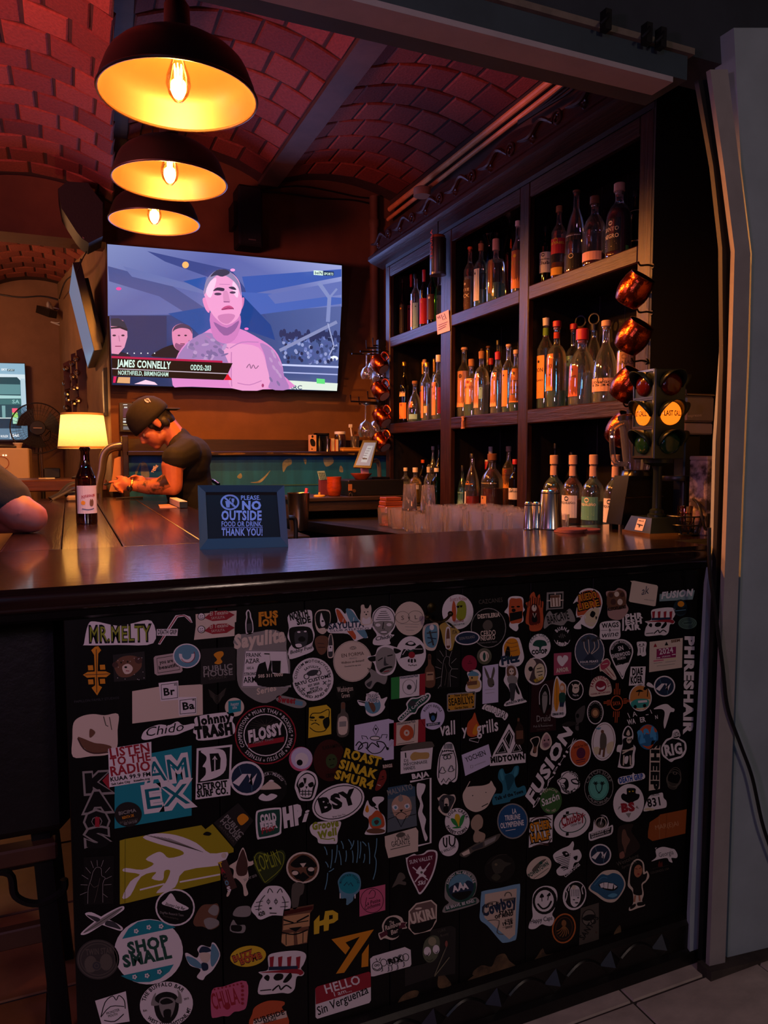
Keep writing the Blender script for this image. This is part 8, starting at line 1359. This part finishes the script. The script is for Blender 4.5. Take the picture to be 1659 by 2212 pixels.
N('glossy white card with magenta date block').Q('1175 608 1472 572 1465 838 1170 880','c').q('1238 672 1412 650 1410 745 1236 762','8f2456').t('2024',1262,722,1390,702,48,'w',.02).t('AFILIACION',1285,748,1362,738,12,'w').t('SIEM',1368,615,1450,602,22,'h',.05).q('1210 655 1225 620 1242 652','r').q('1310 640 1326 605 1342 638','k').l('1210 780 1300 770',10,'p').l('1315 770 1420 756',10,'f').l('1212 800 1290 792',4,'e').l('1315 790 1410 778',4,'e').l('1240 825 1400 805',4,'e').l('1240 752 1270 748',8,'w').l('1375 724 1408 718',8,'w')
N('small pink-red jellyfish drawing on cream').B('730 800 790 755 825 790 822 830 850 870 878 935 850 948 790 900 750 870 730 870','c').b('735 810 790 765 820 795 800 830 750 860','b04458').l('770 850 840 935',5,'r').l('790 840 860 920',5,'r').l('760 860 810 905',5,'r').l('750 810 800 800',6,'c')
N('white square with two bold stacked black words').Q('1005 830 1140 828 1130 995 988 1000','w').t('DJAE',1018,905,1115,900,58,'k',.05).t('KOER',1005,980,1112,972,58,'k',.05)
shutter(N('round dark shutter emblem beside two stacked words'),1308,1005,96)
N('tall white vertical block lettering along the right edge').t('PHRESHAIR',1495,550,1480,1425,78,'w',.06)
N('white arch sticker with crimson disc and bowl').B('640 1095 640 1010 670 940 735 912 800 940 830 1000 828 1070 740 1088','c').e(738,1005,50,50,'8f2438').b('700 1005 735 1020 775 1000 765 1030 715 1035','w').a('FAYETTECHILL',736,1015,66,74,180,360,26,'8f2438',.03).t('OZARK MOUNTAINS',648,1085,825,1062,14,'8f2438',.01)
N('small black disc with pale monkey showing both hands').E(510,1040,73,90,'w').e(510,1040,66,83,'k').b('490 1000 510 985 540 1000 540 1050 510 1070 482 1050','c').l('490 1010 480 985',8,'c').l('538 1000 552 975',8,'c').e(508,1020,8,6,'k').t('Happy Bar',485,1090,540,1095,16,'w',0).e(525,1018,5,5,'k')
s = N('red sun symbol with long rays'); s.r(880,1155,56,68,9,'q').t('SAYA',845,1178,915,1172,34,'q',.02)
for i in range(4):
    o_ = -24+16*i; L_ = 60 if i in (1,2) else 30; s.l('%d %d %d %d' % (882+o_,1080,884+o_,1080-L_*1.7),7,'q').l('%d %d %d %d' % (878+o_,1230,874+o_,1230+L_*1.7),7,'q').l('%d %d %d %d' % (822,1140+o_*.8+10,822-L_,1140+o_*.8+14),7,'q').l('%d %d %d %d' % (940,1140+o_*.8,940+L_,1140+o_*.8-4),7,'q')
N('round tropical sunset with teal van and palms').E(1092,1110,102,120,'w').e(1092,1110,94,112,'c98240').q('1002 1140 1180 1120 1170 1180 1100 1222 1030 1190','f').b('1010 1150 1060 1120 1150 1120 1170 1150 1150 1190 1060 1200 1015 1190','u').q('1070 1135 1150 1128 1155 1148 1072 1155','w').e(1045,1190,15,17,'k').e(1130,1180,15,17,'k').l('1075 1090 1085 1050',6,'k').l('1155 1100 1160 1020',6,'k').b('1050 1055 1085 1035 1120 1050 1090 1055','k').b('1120 1030 1155 990 1215 1020 1180 1030 1160 1020 1140 1040','k').b('1150 1000 1160 970 1195 985 1215 1020','w')
N('scattered worn white letters of a half-gone word').t('WA',980,1350,1050,1338,44,'w',.03).t('ER',1090,1330,1140,1322,44,'w',.03).t('A',1025,1280,1065,1272,44,'w',.0).t('N',1225,1300,1252,1296,34,'w',.02).l('978 1245 998 1290',6,'w').l('1140 1262 1165 1258',6,'w').l('1180 1215 1195 1250',6,'w')
N('white flying bird with long trailing tail').B('1210 1210 1270 1175 1330 1165 1370 1195 1398 1210 1390 1235 1360 1240 1340 1300 1310 1385 1300 1330 1310 1240 1280 1210','w')
N('smoky grey skull on black').B('510 1250 550 1200 595 1180 590 1260 570 1320 540 1340 540 1400 510 1390 515 1330','4a4542').b('385 1350 450 1320 520 1330 510 1350 430 1370','25221f').e(530,1270,14,20,'k').l('515 1360 545 1350',6,'k')
N('narrow black oval with gold agave heart').E(688,1240,74,106,'w').e(688,1240,66,98,'k').e(688,1245,38,46,'h').e(688,1245,24,30,'c09060').a('PURO AGAVE MAGUEY',688,1240,52,80,150,400,16,'e',0)
N('white oval with sketch of a striding soldier').E(762,1500,108,173,'w',6).r(762,1500,96,160,4,'h',6).b('730 1480 745 1420 775 1430 790 1480 780 1560 735 1570','a').e(752,1412,14,16,'h').l('735 1560 725 1620',18,'h').l('770 1560 760 1640',18,'h').b('670 1560 720 1550 720 1600 690 1620','f').b('790 1530 850 1500 840 1580 800 1610','f').b('690 1380 740 1375 720 1395','s')
k(8)
N('orange record-like disc with purple centre').E(553,360,95,122,'w',4).e(553,360,87,113,'q',4).e(560,360,40,50,'5a2440',4).t('Specula Fun 2024',495,320,625,290,22,'k',0,.2).l('515 430 600 412',8,'5a2440').l('520 448 595 432',6,'5a2440')
s = N('crouching skeleton in a bishop hat').B('930 200 950 140 985 115 1020 150 1030 210 1020 270 1050 310 1040 370 1025 490 900 490 895 460 910 360 880 345 890 290 930 280','w').b('940 200 960 145 985 125 1012 155 1018 205 980 215','k').b('965 190 985 150 1000 190 985 205','c').e(990,245,24,30,'w').b('940 230 1015 225 1030 310 1015 400 1010 475 920 475 915 380 935 290','k').e(990,245,22,28,'c').e(983,242,6,8,'k').e(1000,240,6,8,'k').l('930 340 1035 325',12,'c').l('930 365 1030 310',12,'c').l('945 380 940 470',12,'c').l('1000 380 1005 470',12,'c').b('955 395 985 390 975 450 950 450','w')
N('blue disc with bubbly painted numerals').E(1160,215,93,114,'2f6a94').b('1080 170 1110 130 1160 105 1215 130 1240 170 1160 190','q').e(1165,130,20,18,'b05040').t('284',1085,265,1240,225,95,'4a9ac8',.10).b('1110 290 1160 300 1210 280 1170 325','q')
N('white fist-topped hexagon with bold initials').B('1280 310 1320 240 1370 215 1385 160 1430 150 1450 200 1440 225 1495 260 1505 330 1470 395 1400 420 1370 440 1335 420 1290 380','w').q('1292 310 1330 252 1380 228 1440 240 1485 270 1490 330 1455 385 1345 415 1300 370','k').t('RIG',1312,385,1476,358,92,'w',.05).b('1385 185 1430 170 1440 215 1390 225','k').t('BEBS',1385,218,1440,205,34,'w',.03)
N('long diagonal white block lettering').t('FUSION',125,835,490,160,95,'w',.05,.25).t('GRAPHIX',135,865,520,230,24,'w',.0)
N('white round badge of two toucans').B('345 610 380 580 390 540 460 520 520 545 545 610 550 650 520 690 450 725 390 715 375 670','w').r(460,625,86,100,6,'k').a('TOUCAN',460,625,66,78,265,375,28,'k',.03).a('GRAPHICS',460,625,84,98,165,40,26,'k',.03,True).b('350 615 400 580 440 600 450 660 420 690 410 640','k').b('360 612 395 590 425 600 400 630','w').b('470 600 520 590 545 640 490 635','k').b('480 605 515 600 535 630 495 622','w')
N('moss green disc with white flowing script').E(290,786,98,118,'3f6a34',5).t('Sazón',212,838,372,770,62,'w',.02,.3).a('TEPACHE',290,786,74,92,220,315,20,'c',0).a('NAY · MEX',290,786,86,104,125,55,20,'c',0,True)
s = N('black disc with mint centre and two palms').E(720,668,130,163,'e',4).e(720,668,125,157,'k',4).e(718,668,92,116,'5fae98',4).r(718,668,84,106,3,'v',4).a('CATCH SURF',720,668,98,126,195,340,28,'e',.01).a('CALIFORNIA',720,668,118,148,150,40,24,'e',.01,True)
for x,d in ((692,1),(752,-1)):
    s.l('%d 630 %d 690 %d 722' % (x,x+8*d,x+40*d),6,'k',3)
    for a_ in range(6): s.l('%d 630 %d %d' % (x,x+24*math.cos(a_*1.05),630+17*math.sin(a_*1.05)),7,'k')
N('small blue slanted grip lettering on white').B('900 580 1010 555 1025 535 1050 550 1120 540 1125 590 1000 620 905 640','w').t('DEATH GRIP',905,630,1120,588,46,'2a4f9a',.06)
N('white disc with black panther above red initials').E(987,806,138,170,'w',6).b('920 740 940 720 970 730 970 680 1010 672 1050 680 1050 720 1085 730 1075 770 1040 790 1000 812 950 790 925 770','k').e(995,705,8,6,'y').e(1025,702,8,6,'y').t('BS',920,888,1045,872,70,'r',.07).q('890 870 930 830 900 840','e').q('1060 830 1080 860 1050 850','e').q('960 900 990 940 1010 895','e')
N('tall white strip of sideways dark capitals').Q('1178 300 1270 290 1266 680 1168 698','c').t('SHEEP',1195,245,1188,685,66,'k',.07)
s = N('fingerprint-like spiral of thin pale lines')
for i in range(9): s.r(1395+i*-2,575+i*10,68-abs(i-2)*4,90-i*9 if i < 3 else 30,5,'a',15,10 if i > 2 else 0,170 if i > 2 else 360)
s.e(1402,540,22,14,'a',10).e(1402,540,9,9,'k')
N('white sign-shaped sticker with large black numerals').B('1120 870 1150 790 1180 740 1240 725 1290 715 1300 760 1325 790 1325 840 1290 855 1200 870 1140 882','w').t('831',1158,845,1290,822,72,'k',.03).t('TACOS',1185,748,1262,735,20,'k').b('1125 870 1160 850 1220 862 1200 875','f')
N('white square with wavy rings and orange balloon letters').Q('100 940 308 912 302 1155 92 1208','w').l('110 965 160 935 250 930 295 960',9,'j',3).l('118 990 170 955 240 950 290 985',9,'j',3).l('105 1180 150 1160 260 1170 295 1120',9,'j',3).l('125 1200 190 1180 270 1185',9,'j',3).t('OTHER',105,1068,292,1030,80,'k',.12).t('HALF',110,1165,292,1125,80,'k',.12).t('OTHER',108,1064,288,1028,70,'o',.05).t('HALF',114,1160,288,1122,70,'o',.05)
N('white oval with red script and dark checks').E(480,980,165,135,'w',-18).r(485,985,125,85,8,'v',-18).t('Chubby',390,1020,590,950,80,'r',.03,.25).l('395 1030 600 910',7,'r').t('Oyster Bar',470,1020,565,990,24,'k',0).q('425 885 452 880 452 905 425 910','k').q('400 915 425 910 425 935 400 940','k').q('425 1075 450 1070 450 1098 425 1102','k')
N('white wheel above a tilted black name plate').B('630 1075 665 1050 680 960 740 915 790 930 810 990 805 1020 845 1005 835 1085 730 1120 640 1145','w').e(740,975,60,58,'k').r(738,985,50,50,6,'c').e(735,1000,28,28,'a').l('735 1000 750 930 770 935',6,'w').q('640 1085 835 1020 828 1075 645 1130','k').t('SINGLESPEED',650,1098,825,1040,28,'w',.03).t('BREWING CO.',655,1122,822,1068,16,'w',.02)
N('torn rust-orange rectangle with faint spaced capitals').Q('1175 980 1250 930 1270 910 1508 862 1495 1080 1200 1148 1160 1120 1160 1070','9a4f22').t('MAR(E)AI',1225,1050,1440,1008,42,'c08860',.0).l('1330 900 1320 1120',3,'7a3a18').l('1260 930 1265 1130',4,'b07a50')
N('dim brown portrait of a statue with fading words').B('890 1040 950 1000 1030 1000 1010 1060 1070 1150 1085 1210 1000 1280 920 1310 890 1200','2a1f1a').b('930 1060 955 1045 975 1100 1000 1140 970 1200 955 1260 940 1200 925 1150','6a4a3a').b('905 1260 940 1240 950 1290 910 1305','8a5a4a').t('Westshore',885,1375,1080,1290,36,'a',.0,.2).t('Spring 24',925,1398,1060,1345,24,'a',0,.2)
N('white running pig silhouette').B('1190 1330 1235 1290 1230 1230 1290 1200 1370 1215 1400 1225 1425 1270 1415 1300 1370 1300 1380 1340 1350 1330 1330 1300 1260 1310','w').t('Georgia',1260,1295,1392,1265,42,'d',.0).l('1235 1225 1225 1210 1240 1208',5,'w')
N('faint dark-red campfire with small spaced capitals').b('1250 1375 1262 1325 1275 1350 1285 1330 1290 1375','5a2018').t('COLORADO, USA',1185,1445,1350,1402,20,'a',0).l('1200 1395 1340 1365',3,'3a3230')
shutter(N('round dark shutter emblem under the wheel name plate'),733,1270,98)
s = N('white coiled cobra striped in black').B('312 1270 380 1220 450 1190 485 1150 498 1180 490 1230 540 1225 566 1280 540 1330 500 1345 480 1400 420 1450 360 1455 340 1410 380 1360 330 1330','w').b('390 1250 430 1240 455 1275 420 1290','k').e(430,1262,10,7,'w')
for i in range(9): s.l('%d %d %d %d' % (330+9*i,1300+14*i,470-3*i,1262+16*i),5,'k')
s.b('495 1290 530 1280 520 1320 500 1310','k').l('380 1390 430 1380 440 1400',7,'k',3).t('COBRA DOGS',420,1475,555,1362,26,'w',.03)
N('small tilted white oval with leafy fairground print').E(183,1386,124,88,'c',-38).t('POWERTOWN',98,1478,275,1358,34,'v',.05,.1).b('120 1410 160 1360 210 1320 250 1310 200 1360 150 1420','a').l('135 1485 270 1390',4,'a').e(200,1345,16,14,'v')
k(12)
s = N('parted glossy blue lips showing teeth').B('710 330 760 260 820 190 880 165 970 170 1030 240 1040 310 1000 390 940 450 860 445 780 390','c').b('725 325 775 250 830 200 880 210 930 190 990 210 1028 270 1020 330 970 410 920 425 860 420 790 370','2a5a78').b('800 300 840 272 920 280 975 315 930 350 850 335','k').q('808 290 845 275 848 320 822 322','w').q('850 275 885 275 880 330 850 325','w').q('890 280 935 285 925 335 885 330','w').q('938 292 968 312 940 335','w').b('880 395 930 370 970 385 930 410','5a9ab4').l('760 300 830 230 880 235',6,'4a86a4',3)
N('white-edged cartoon woman with very long black hair').B('1065 260 1085 130 1120 75 1165 65 1205 100 1215 180 1235 170 1255 220 1225 270 1195 300 1205 380 1190 440 1218 480 1150 505 1080 530 1075 500 1110 460 1105 360 1065 310','c').b('1080 280 1095 140 1130 85 1165 78 1195 110 1200 200 1235 190 1225 250 1185 290 1190 385 1115 380 1110 330','k').b('1125 140 1160 115 1190 145 1185 200 1150 230 1120 200','b07050').l('1128 150 1150 155',5,'k').l('1165 150 1185 142',5,'k').e(1158,200,12,6,'r').l('1130 390 1120 450',14,'b07050').l('1165 390 1170 440',14,'b07050').b('1085 490 1130 465 1130 490 1090 515','k').b('1150 455 1210 450 1210 475 1155 485','k')
N('dripping smiley face with mushroom eyes').B('205 490 215 380 270 320 340 305 410 330 432 400 410 500 385 560 405 600 380 660 330 660 290 650 230 690 175 685 185 630 210 580','w').e(318,438,108,124,'k',10).e(315,440,84,98,'w',10).b('272 410 292 372 312 405','k').l('292 400 294 445',7,'k').b('335 398 362 365 370 392','k').l('352 395 345 435',7,'k').l('255 465 300 510 350 490 378 440',15,'k',3).t('Happy Caps',190,645,388,610,40,'k',.0,.2)
s = N('white disc with beanie-capped face among flames').E(585,392,104,132,'w',14).e(590,388,90,118,'k',14).b('548 420 545 340 580 300 625 320 640 390 630 450 590 495 555 470','w').e(578,318,18,20,'c')
for i in range(5): s.l('%d 335 %d 400' % (560+16*i,556+17*i),4,'k')
s.e(580,430,10,5,'k').e(618,412,10,5,'k').e(605,458,16,6,'k').l('505 440 520 380 510 350',9,'w',3).l('660 380 650 330 665 300',9,'w',3).l('530 350 540 310',8,'w')
s = N('orange-ringed dark disc with octopus').E(490,686,106,136,'c0662e',12).e(490,686,94,124,'1c110c',12).r(490,686,76,102,4,'6a3a1c',12).e(490,640,22,30,'8a5a30')
for i in range(6): a_ = .5+i*.43; s.l('490 660 %d %d %d %d' % (490+40*math.cos(a_),680+40*math.sin(a_),490+66*math.cos(a_+.4),690+74*math.sin(a_+.2)),8,'8a5a30',3)
N('faded playing card with large drawn eye').Q('640 505 803 455 803 785 625 838','4f483e').e(712,590,62,76,'6a6256',12).r(712,590,62,76,7,'k',12).b('655 600 700 565 768 565 760 600 700 620','k').t('SANTOS',665,795,805,590,50,'k',.02).q('770 720 780 710 790 720 780 735','j')
k(7)
N('white card with yellow hand and typewriter words').Q('285 190 590 150 572 355 285 402','w').b('375 240 410 195 470 200 550 200 545 255 460 262 400 275','c09a58').t('I',320,250,348,248,50,'k',0).t('DJ',316,290,360,285,26,'k',0).t('MAYONNAISE',316,330,540,298,30,'k',0).t('HANDS',316,368,425,355,32,'k',0)
N('ragged grey paper edge above the yellow-hand card').B('300 150 400 110 560 95 590 110 590 150 420 170 300 182','a')
N('white bracket frame around a peninsula map').t('BAJA',392,448,552,420,42,'w',.06).l('375 475 568 440 568 1050 400 1090',18,'w').b('440 495 480 490 520 505 505 570 480 620 500 700 490 760 525 830 510 920 540 1000 520 1035 500 980 470 860 450 770 470 680 440 600','w')
s = N('blue-grey poster of a whiskered cat face with flame').Q('165 530 330 500 420 520 440 890 160 955','5a6468').q('165 530 330 500 420 520 425 610 163 640','3a5668').t('MALVATO',165,605,405,540,50,'e',.02).b('200 700 230 630 290 600 360 620 390 700 370 790 300 830 230 800','c09a80').b('262 640 285 590 310 640 285 665','e').b('205 710 240 690 265 720 235 745','w').b('320 695 360 680 370 715 335 730','w').e(238,718,12,14,'s').e(345,706,12,14,'s').l('240 790 290 760 340 785',6,'k',3).q('275 740 310 735 292 760','k').l('165 830 240 800 290 900 340 800 430 780',6,'k').l('190 770 270 765',3,'k').l('320 760 400 740',3,'k')
N('peeling cream label with tall ornate capitals').Q('135 990 430 905 452 940 450 1130 170 1195 140 1080','c').t('LA VIDA',238,1040,375,1008,44,'k',.0).t('GALANTE',200,1090,378,1058,50,'k',.0).l('190 1115 375 1070',7,'a').b('240 985 285 950 330 965 290 1000','a')
s = N('white outlined ghost in a knitted cap').B('630 430 635 300 660 190 710 110 770 110 800 190 825 320 820 440 790 480 750 470 725 500 690 490 665 505','w').b('645 420 650 300 672 210 780 195 806 320 800 430 770 462 745 440 715 480 690 450 670 480','w').l('645 440 650 300 675 195 785 190 808 320 802 440',8,'k',2).l('670 480 690 445 712 482 740 440 765 470 800 440',9,'k')
for i in range(6): s.l('%d 115 %d 165' % (702+13*i,695+15*i),6,'k').l('%d 175 %d 190' % (680+20*i,676+21*i),9,'k')
s.r(708,245,20,22,6,'k').r(742,240,20,22,6,'k').l('675 225 775 205',9,'k').b('650 385 665 370 675 335 695 340 695 365 710 375 690 395','w').l('652 388 660 368 675 335 692 345 697 368 712 375 690 395',6,'k',2,True).l('735 372 745 350 760 322 775 330 778 352 792 360 765 380',6,'k',2,True)
N('tilted white card with thin black capitals').Q('860 222 1115 120 1155 300 895 420','i').t('YOCHEN',905,292,1095,218,48,'k',.01).t('yochenmusic',985,325,1090,285,14,'e',0).l('945 320 968 318 965 345 945 345',4,'e',0,True)
N('teal moose silhouette over a ribbon').B('1155 690 1150 640 1175 590 1240 580 1245 500 1205 440 1215 370 1250 350 1275 400 1330 380 1360 330 1400 330 1395 400 1360 450 1385 530 1450 510 1470 560 1455 600 1330 640 1310 665 1190 690','2a6f80').b('1220 380 1245 365 1260 450 1240 460','3f8a98').b('1365 345 1390 345 1380 410 1350 430','3f8a98').b('1270 420 1330 400 1360 440 1340 500 1300 560 1285 500','174a58').t('Talk of the Town',1180,652,1445,578,32,'k',.04)
N('rough white torn disc with black scratches').B('870 600 900 540 940 520 1060 510 1120 490 1140 465 1165 510 1185 550 1150 620 1110 700 1060 740 990 760 920 730 885 680','c').l('890 560 940 470',7,'c').l('1050 710 1110 680',8,'k').e(965,605,5,5,'k').e(1090,575,5,4,'k')
N('barking dog head cut-out above the sweetcorn disc').B('632 630 650 620 690 590 740 600 790 595 805 640 785 690 760 740 720 792 680 780 640 730 655 680','c').b('645 660 690 600 780 610 795 645 770 700 730 770 680 760 655 710','d').b('700 640 730 630 740 700 700 710','c').b('690 715 730 700 735 760 700 765','k').e(715,690,16,10,'k').e(680,655,7,6,'k').e(755,645,7,6,'k')
N('white disc with yellow corn cob and green leaves').E(820,850,117,127,'w').a('SODA CREEK',820,850,84,92,200,345,28,'k',.03).a('SWEET CORN',820,850,112,122,160,30,28,'k',.03,True).b('795 850 800 790 815 778 840 790 850 850 845 890 815 890','y').b('758 822 800 830 830 900 780 870','g').b('890 800 870 790 845 830 840 900 870 870','g').b('770 910 820 895 860 905 810 915','g')
N('small white disc with black U-shaped strokes').E(738,1075,93,102,'w',10).l('690 1000 692 1060 718 1090 720 1000',13,'k',3).l('745 985 748 1060 775 1080 795 1050 798 995',13,'k',3).t('SI WILLOW',668,1155,808,1095,26,'k',.01)
N('tan keyhole-shaped paper remnant').B('950 850 985 795 1030 785 1062 830 1055 900 1020 935 1080 965 1080 1010 1060 1040 985 1045 970 990 985 940 955 910','a89078')
N('long strip of black-and-white van photographs').B('845 1150 900 1115 1010 1050 1100 1010 1215 965 1222 990 1180 1040 1080 1095 980 1130 905 1185 850 1175','a').q('860 1150 930 1110 940 1150 880 1175','c').q('950 1100 1060 1045 1062 1090 970 1120','d').q('1075 1035 1190 985 1175 1030 1080 1080','e')
N('blue disc with white slanted French capitals').E(1342,846,146,168,'e').e(1342,846,136,156,'23507a').t('LA',1338,775,1378,770,44,'w',.03,.1).t('TRIBUNE',1268,840,1415,825,46,'w',.03,.1).t('OLYMPIENNE',1228,915,1450,882,48,'w',.03,.1).l('1275 938 1370 922',5,'w')
N('maroon shield with edelweiss and crossed skis').B('335 1200 345 1190 410 1155 440 1165 500 1150 548 1118 630 1135 620 1260 570 1400 475 1535 430 1480 360 1330','w').b('350 1205 412 1170 500 1165 550 1135 615 1145 605 1260 558 1390 474 1515 440 1470 372 1325','5f1a30').t('SUN VALLEY',372,1252,592,1205,36,'w',.01).l('400 1280 540 1400',11,'w').l('560 1240 420 1420',11,'w').b('430 1330 470 1270 490 1300 530 1300 500 1340 530 1370 480 1370 450 1390 460 1350','w').e(483,1330,12,12,'a').t('Ski',445,1452,520,1438,38,'w',.03,.3)
N('small ragged grey paper scrap left of the maroon shield').B('205 1470 240 1400 270 1335 310 1340 330 1380 300 1410 335 1420 330 1450 270 1440 230 1460','a')
N('dark disc with dim golden-grey creature').E(1220,1290,150,132,'171512',-25).b('1150 1230 1220 1200 1270 1230 1330 1245 1270 1280 1240 1330 1180 1340 1150 1290','3c3a30').b('1140 1380 1180 1340 1230 1370 1190 1410','3a3a2c').l('1105 1250 1200 1170 1290 1160',5,'3c3630',3).e(1185,1255,14,12,'6a6048')
k(11)
s = N('green-edged round badge of dark mountains with ribbon').B('875 380 890 270 960 195 1050 172 1140 205 1180 290 1160 400 1120 440 1175 430 1182 490 880 575 870 520 915 480 880 440','e').e(1030,330,142,148,'v',20).e(1030,330,116,122,'s',20).b('915 350 960 310 1000 290 1040 320 1090 270 1145 300 1140 380 1080 440 1000 455 940 420','n').b('940 400 1030 380 1130 370 1090 430 1010 455','k').q('882 520 1172 440 1174 485 884 562','v').a('AGAINST ALL ABUSE.ORG',1030,330,118,124,190,345,24,'w',.02).t('A',955,378,1005,368,52,'w',.06).t('A',1005,360,1060,350,62,'w',.06).t('A',1050,355,1100,345,52,'w',.06).t('BE BRAVE. BE KIND.',892,545,1165,472,28,'w',.02)
s = N('pale blue state-shaped sticker with cowboy lettering').B('1220 400 1240 370 1400 340 1560 305 1588 330 1575 560 1555 800 1520 840 1440 858 1400 840 1280 700 1210 640 1210 540','7aa4bc').q('1255 400 1555 345 1540 780 1485 825 1250 620','d0b8a0').t('IT\'S A',1262,530,1388,502,32,'k',.05).t('Cowboy',1235,610,1555,500,95,'n',.06,.2).t('STATE',1390,595,1525,568,30,'k',.06).t('OF MIND',1350,632,1525,598,30,'k',.06).t('JUNE',1445,665,1520,648,24,'k',.03).t('19-28',1420,700,1520,678,30,'k',.05).t('2025',1448,728,1516,712,20,'k',.02).l('1420 715 1518 695',3,'k').r(1475,420,36,42,8,'a',0,180,360).q('1425 450 1530 430 1528 452 1428 470','a').l('1240 590 1260 500 1360 470 1400 500',7,'a',3).l('1280 650 1390 650 1370 760 1430 780',7,'a',3)
N('brown octagon with pale gothic scrawl over palms').Q('535 560 605 485 750 452 803 500 800 655 745 745 590 782 532 720','c').q('548 565 612 497 745 466 790 508 788 650 738 732 594 768 546 715','6f5850').b('548 690 640 670 788 630 780 660 738 732 594 768','k').t('UKIRI',555,680,790,620,90,'c',.06).e(628,535,34,10,'c',-8)
N('small black-and-cream tavern seal with ribbon').B('250 770 290 750 285 690 330 620 410 598 470 620 490 660 522 665 505 690 520 720 465 735 440 800 380 832 310 815 270 830','c').e(388,714,88,100,'k').q('258 775 330 740 340 780 275 815','5a2430').q('440 670 515 665 500 690 512 712 445 725','5a2430').t('The',358,690,400,675,34,'c',.01,.3).t('Rainbow',315,742,468,690,42,'c',.02,.3).t('Bar',370,785,440,755,40,'c',.02,.3)
s = N('white rectangle with line-drawn caterpillar').Q('172 1010 200 985 500 898 555 925 562 1060 550 1080 210 1175 182 1175','w')
for i,(x,y) in enumerate(((300,1045),(360,1042),(415,1025),(462,1005),(508,995))): s.r(x,y,32,36,6,'k')
s.r(238,1080,48,46,6,'k').r(225,1072,12,12,5,'k').r(250,1068,12,12,5,'k').l('205 1098 240 1115 268 1095',6,'k',3).l('240 1035 228 1005',5,'k').l('258 1030 270 1000',5,'k').t('RIX',345,1062,478,1025,46,'k',.06)
for x,y in ((285,1080),(345,1080),(375,1075),(430,1062),(490,1035)): s.l('%d %d %d %d %d %d' % (x,y,x+6,y+40,x-8,y+50),6,'k')
N('dark card with green goggle-eyed head and matches').Q('745 735 935 695 980 720 975 1150 770 1180 500 1270 500 1100 700 1050','23221f').b('668 950 690 840 760 790 820 810 828 900 800 1000 740 1045 690 1020','5a6048').e(713,940,34,44,'w').e(795,920,32,42,'w').b('690 965 715 975 732 945 728 970 710 985','k').b('775 940 800 950 815 925 812 945 800 958','k').e(758,845,38,42,'8f8868').l('705 1015 740 1030 765 1010',4,'k',3).l('780 1165 895 890',11,'a').e(892,868,13,30,'8a4a40').l('785 1160 830 1040 880 920',6,'7a7458').l('780 1175 920 995',9,'7a7458').t('I LIKE',815,765,888,742,24,'a',0).t('Rosty',838,805,915,780,24,'a',0)
for s,lb in _all: tag(s.obj('sticker',STK),lb,'sticker','stickers on the bar front')
